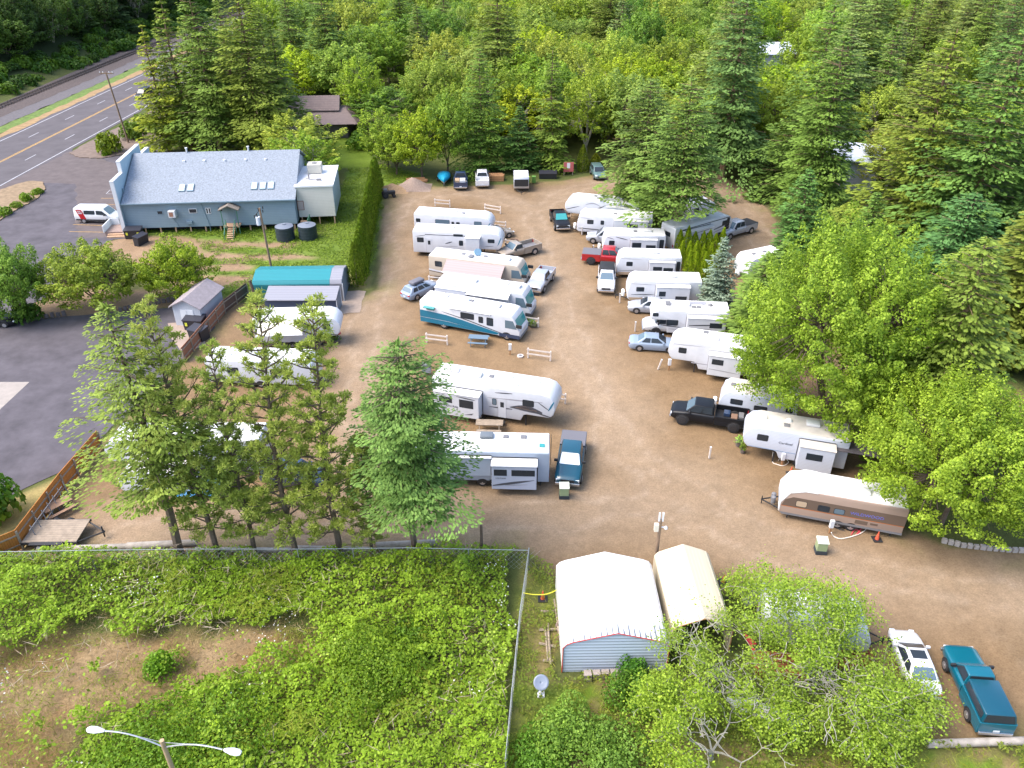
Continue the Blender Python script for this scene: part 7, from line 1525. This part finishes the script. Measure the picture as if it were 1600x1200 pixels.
cone(848, 936, "small orange cone under the yellow tape"); cone(1130, 910, "red cone right of the cream carport"); cone(1235, 741, "orange cone behind the brown and beige trailer nose"); cone(1370, 843, "small red cone below the brown and beige trailer")
o = empty("satellite_dish", "round grey satellite dish on a short white stand in the weeds", "satellite dish", G(845, 1086)); MB().cyl((0, 0, 0), (0, 0, .75), .05, n=8).box(-.2, .2, -.2, .2, 0, .1).build("stand", M_TRIMW, o)
m = MB(); R_ = Matrix.Translation((0, .05, 1.0)) @ Matrix.Rotation(math.radians(38), 4, 'X')
vs = []; 
for j in range(5):
    for i in range(20): t = 2 * math.pi * i / 20; r_ = .42 * j / 4; vs.append(R_ @ Vector((r_ * math.cos(t), r_ * math.sin(t), .35 * r_ * r_)))
m.add(vs, [(j * 20 + i, j * 20 + (i + 1) % 20, (j + 1) * 20 + (i + 1) % 20, (j + 1) * 20 + i) for j in range(4) for i in range(20)]); dd_ = m.build("dish", mat("grey_dish", (.18, .21, .27), .4), o, smooth=True); md = dd_.modifiers.new("thick", 'SOLIDIFY'); md.thickness = .02
o = empty("timber_rack", "weathered ladder shaped timber frame lying beside the white carport", "timber frame", G(857, 1010), 0)
w0 = G(857, 1010); 
for a_, b_ in (((852, 984), (856, 1035)), ((856, 978), (860, 1042)), ((866, 940), (874, 1000))): MB().cyl(G(*a_) - w0 + Vector((0, 0, .2)), G(*b_) - w0 + Vector((0, 0, .2)), .07, n=5).build("beam", M_PLANK, o)
for a_, b_ in (((845, 957), (866, 957)), ((842, 986), (872, 985)), ((842, 1007), (868, 1012)), ((848, 1034), (864, 1034))): MB().cyl(G(*a_) - w0 + Vector((0, 0, .1)), G(*b_) - w0 + Vector((0, 0, .1)), .08, n=5).build("crosspiece", M_PLANK, o)
o = empty("wooden_gate", "broken wooden gate leaning on the far left corner of the white carport", "gate", G(874, 958), 1.3); MB().box(-1.2, 1.2, -.04, .04, .1, 1.5, M=Matrix.Rotation(.35, 4, 'X')).build("boards", mat("pinkish_planks", (.38, .28, .24), .9, var=.2, scale=3, stripes=(0, .2, .2, .25, .4)), o)
o = empty("block_stack", "pile of grey brown concrete blocks against the white carport end wall", "concrete blocks", G(945, 1058), .05); rr_ = random.Random(1)
for k in range(9): MB().box((k % 5) * .5 - 1.2, (k % 5) * .5 - .78, -.2 + rr_.uniform(-.1, .1), .18, (k // 5) * .24, (k // 5) * .24 + .22).build("block", mat("concrete_block", (.32, .27, .24), .9, var=.2, scale=4), o)
# log barrier along the fence and other timbers
M_LOG = mat("bleached_log", (.36, .32, .28), .9, var=.3, scale=2.5, bump=.4)
for A_, B_, r_, lb in (((92, 862), (200, 858), .24, "bleached log behind the flatbed trailer end"), ((200, 858), (309, 852), .26, "bleached log beside the drooping spruce trunk"), ((306, 862), (455, 862), .18, "thinner bleached log among the pine trunks"), ((460, 860), (582, 862), .20, "bleached log between the last pine trunks"), ((588, 858), (683, 852), .27, "thick bleached log at the dense green fir")):
    a_, b_ = G(*A_), G(*B_); o = MB().cyl(Vector((0, 0, r_)), b_ - a_ + Vector((0, 0, r_)), r_, r_ * .85, 12).build("log", M_LOG, None, smooth=True, bevel=.02); o.location = a_; tag(o, lb, "log", "logs lying along the fence")
a_, b_ = G(1446, 1166), G(1640, 1160); o = MB().cyl(Vector((0, 0, .2)), b_ - a_ + Vector((0, 0, .2)), .22, .22, 12).build("log", M_LOG, None, smooth=True, bevel=.02); o.location = a_; tag(o, "long grey log edging the lot below the teal pickup", "log")
a_, b_ = G(74, 823), G(112, 816); o = MB().cyl(Vector((0, 0, .14)), b_ - a_ + Vector((0, 0, .14)), .14, .12, 8).build("pipe", mat("blue_grey_pipe", (.30, .33, .38), .6), None, smooth=True); o.location = a_; tag(o, "grey pipe lying behind the flatbed trailer", "pipe")
# stone edging and low retaining walls
def edging(pts, label, m, sz=.35, h_=.3, name="stone_edging"):
    o = empty(name, label, "stone edging", G(*pts[0])); rr_ = random.Random(len(pts)); w0 = G(*pts[0]); m_ = MB()
    for i in range(len(pts) - 1):
        a_, b_ = G(*pts[i]) - w0, G(*pts[i + 1]) - w0; n_ = max(1, int((b_ - a_).length / (sz * 1.12)))
        for k in range(n_):
            p = a_.lerp(b_, (k + .5) / n_); ang = math.atan2((b_ - a_).y, (b_ - a_).x) + rr_.uniform(-.12, .12); M = Matrix.Translation(p) @ Matrix.Rotation(ang, 4, 'Z'); q_ = sz * rr_.uniform(.42, .5); m_.box(-q_, q_, -.13, .13, -.05, h_ * rr_.uniform(.8, 1.1), M=M)
    s_ = m_.build("stones", m, o, bevel=.03); s_["kind"] = "stuff"
M_STONE = mat("grey_edging_stone", (.36, .32, .29), .9, var=.2, scale=3)
edging([(1470, 846), (1500, 853), (1540, 858), (1590, 862), (1640, 862)], "row of pale edging stones below the yellow green tree", M_STONE)
edging([(0, 501), (30, 500), (60, 498), (105, 492)], "low dark stone wall under the tree at the left edge", mat("dark_edging_stone", (.12, .10, .10), .9, var=.3, scale=3), .4, .45)
edging([(185, 486), (215, 481), (245, 474), (275, 470)], "low dark stone wall left of the storage shed", mat("dark_edging_stone", (.12, .10, .10)), .4, .45)
# red things and clutter under the twisted trees
o = empty("kayak", "red kayak standing under the twisted trees", "kayak", G(1182, 1022), 1.9); MB().loft([[(x_, w_ * math.cos(t), .3 + .16 * math.sin(t) * (w_ / .3)) for t in [2 * math.pi * j / 10 for j in range(10)]] for x_, w_ in ((-1.3, .03), (-.8, .2), (0, .3), (.8, .2), (1.3, .03))]).build("hull", mat("red_plastic", (.55, .01, .05), .35), o, smooth=True); MB().box(-.35, .3, -.16, .16, .42, .48).build("cockpit", M_BLACK, o, bevel=.03)
logpile(1215, 1045, -.1, 8, 3.2, .35, mat("red_brown_boards", (.30, .08, .04), .9, var=.2, scale=3), "red brown boards under the twisted trees"); logpile(1195, 1118, -.35, 8, 4.2, .22, mat("pale_pipes", (.55, .55, .56), .6), "bundle of pale pipes under the twisted trees", "pipe_bundle", "pipes")
logpile(1330, 1028, .1, 4, 2.6, .35, mat("red_brown_boards", (.3, .08, .04)), "red brown boards left of the white coupe")
o = empty("open_trailer", "small grey utility trailer behind the white box trailer", "utility trailer", G(1186, 940), .05); MB().box(-1.2, 1.6, -.7, .7, .45, .55).build("deck", M_GREYP, o)
for s_ in (-1, 1): MB().box(-1.2, 1.6, s_ * .7 - .03, s_ * .7 + .03, .5, .85).build("side_panel", P_SIL, o); wheel(o, .1, s_ * .85, .3, .18)
MB().cyl((-1.2, 0, .45), (-2.2, 0, .45), .05, n=6).build("drawbar", M_BLACK, o)
o = empty("drain_cap", "round white drain cap on the gravel", "drain cap", G(813, 557)); MB().cyl((0, 0, 0), (0, 0, .12), .3, n=16).build("rim", M_PINKW, o); MB().cyl((0, 0, .12), (0, 0, .14), .17, n=12).build("lid", M_GREYP, o)
o = empty("propane_grill", "dark grill beside the rear of the long fifth wheel", "grill", G(667, 585)); MB().box(-.4, .4, -.28, .28, .3, .85).build("cabinet", mat("blue_grey_steel", (.25, .28, .33), .5), o, bevel=.03); MB().box(-.42, .42, -.3, .3, .85, 1.15).build("hood", M_VINYL, o, bevel=.1); 
o = empty("generator_box", "black box on the ground under the long fifth wheel door", "box", G(765, 649)); MB().box(-.3, .3, -.22, .22, 0, .5).build("case", M_BLACK, o, bevel=.04); MB().tube([(-.2, 0, .5), (-.2, 0, .6), (.2, 0, .6), (.2, 0, .5)], .02).build("handle", M_GREYP, o)

for x, y, lb in ((804, 378, "rusty fire ring by the nose of the second centre fifth wheel"), (886, 333, "rusty fire ring beside the farthest right fifth wheel")):
    o = empty("fire_ring", lb, "fire ring", G(x, y), 0, "steel fire rings"); m = MB(); n_ = 18
    pts = [(.48 * math.cos(2 * math.pi * k / n_), .48 * math.sin(2 * math.pi * k / n_), .18) for k in range(n_ + 1)]; m.tube(pts, .07, 5); m.build("ring", mat("rusted_steel", (.16, .10, .08), .8), o); MB().cyl((0, 0, 0), (0, 0, .06), .42, n=14).build("ash_bed", M_UNDER, o)
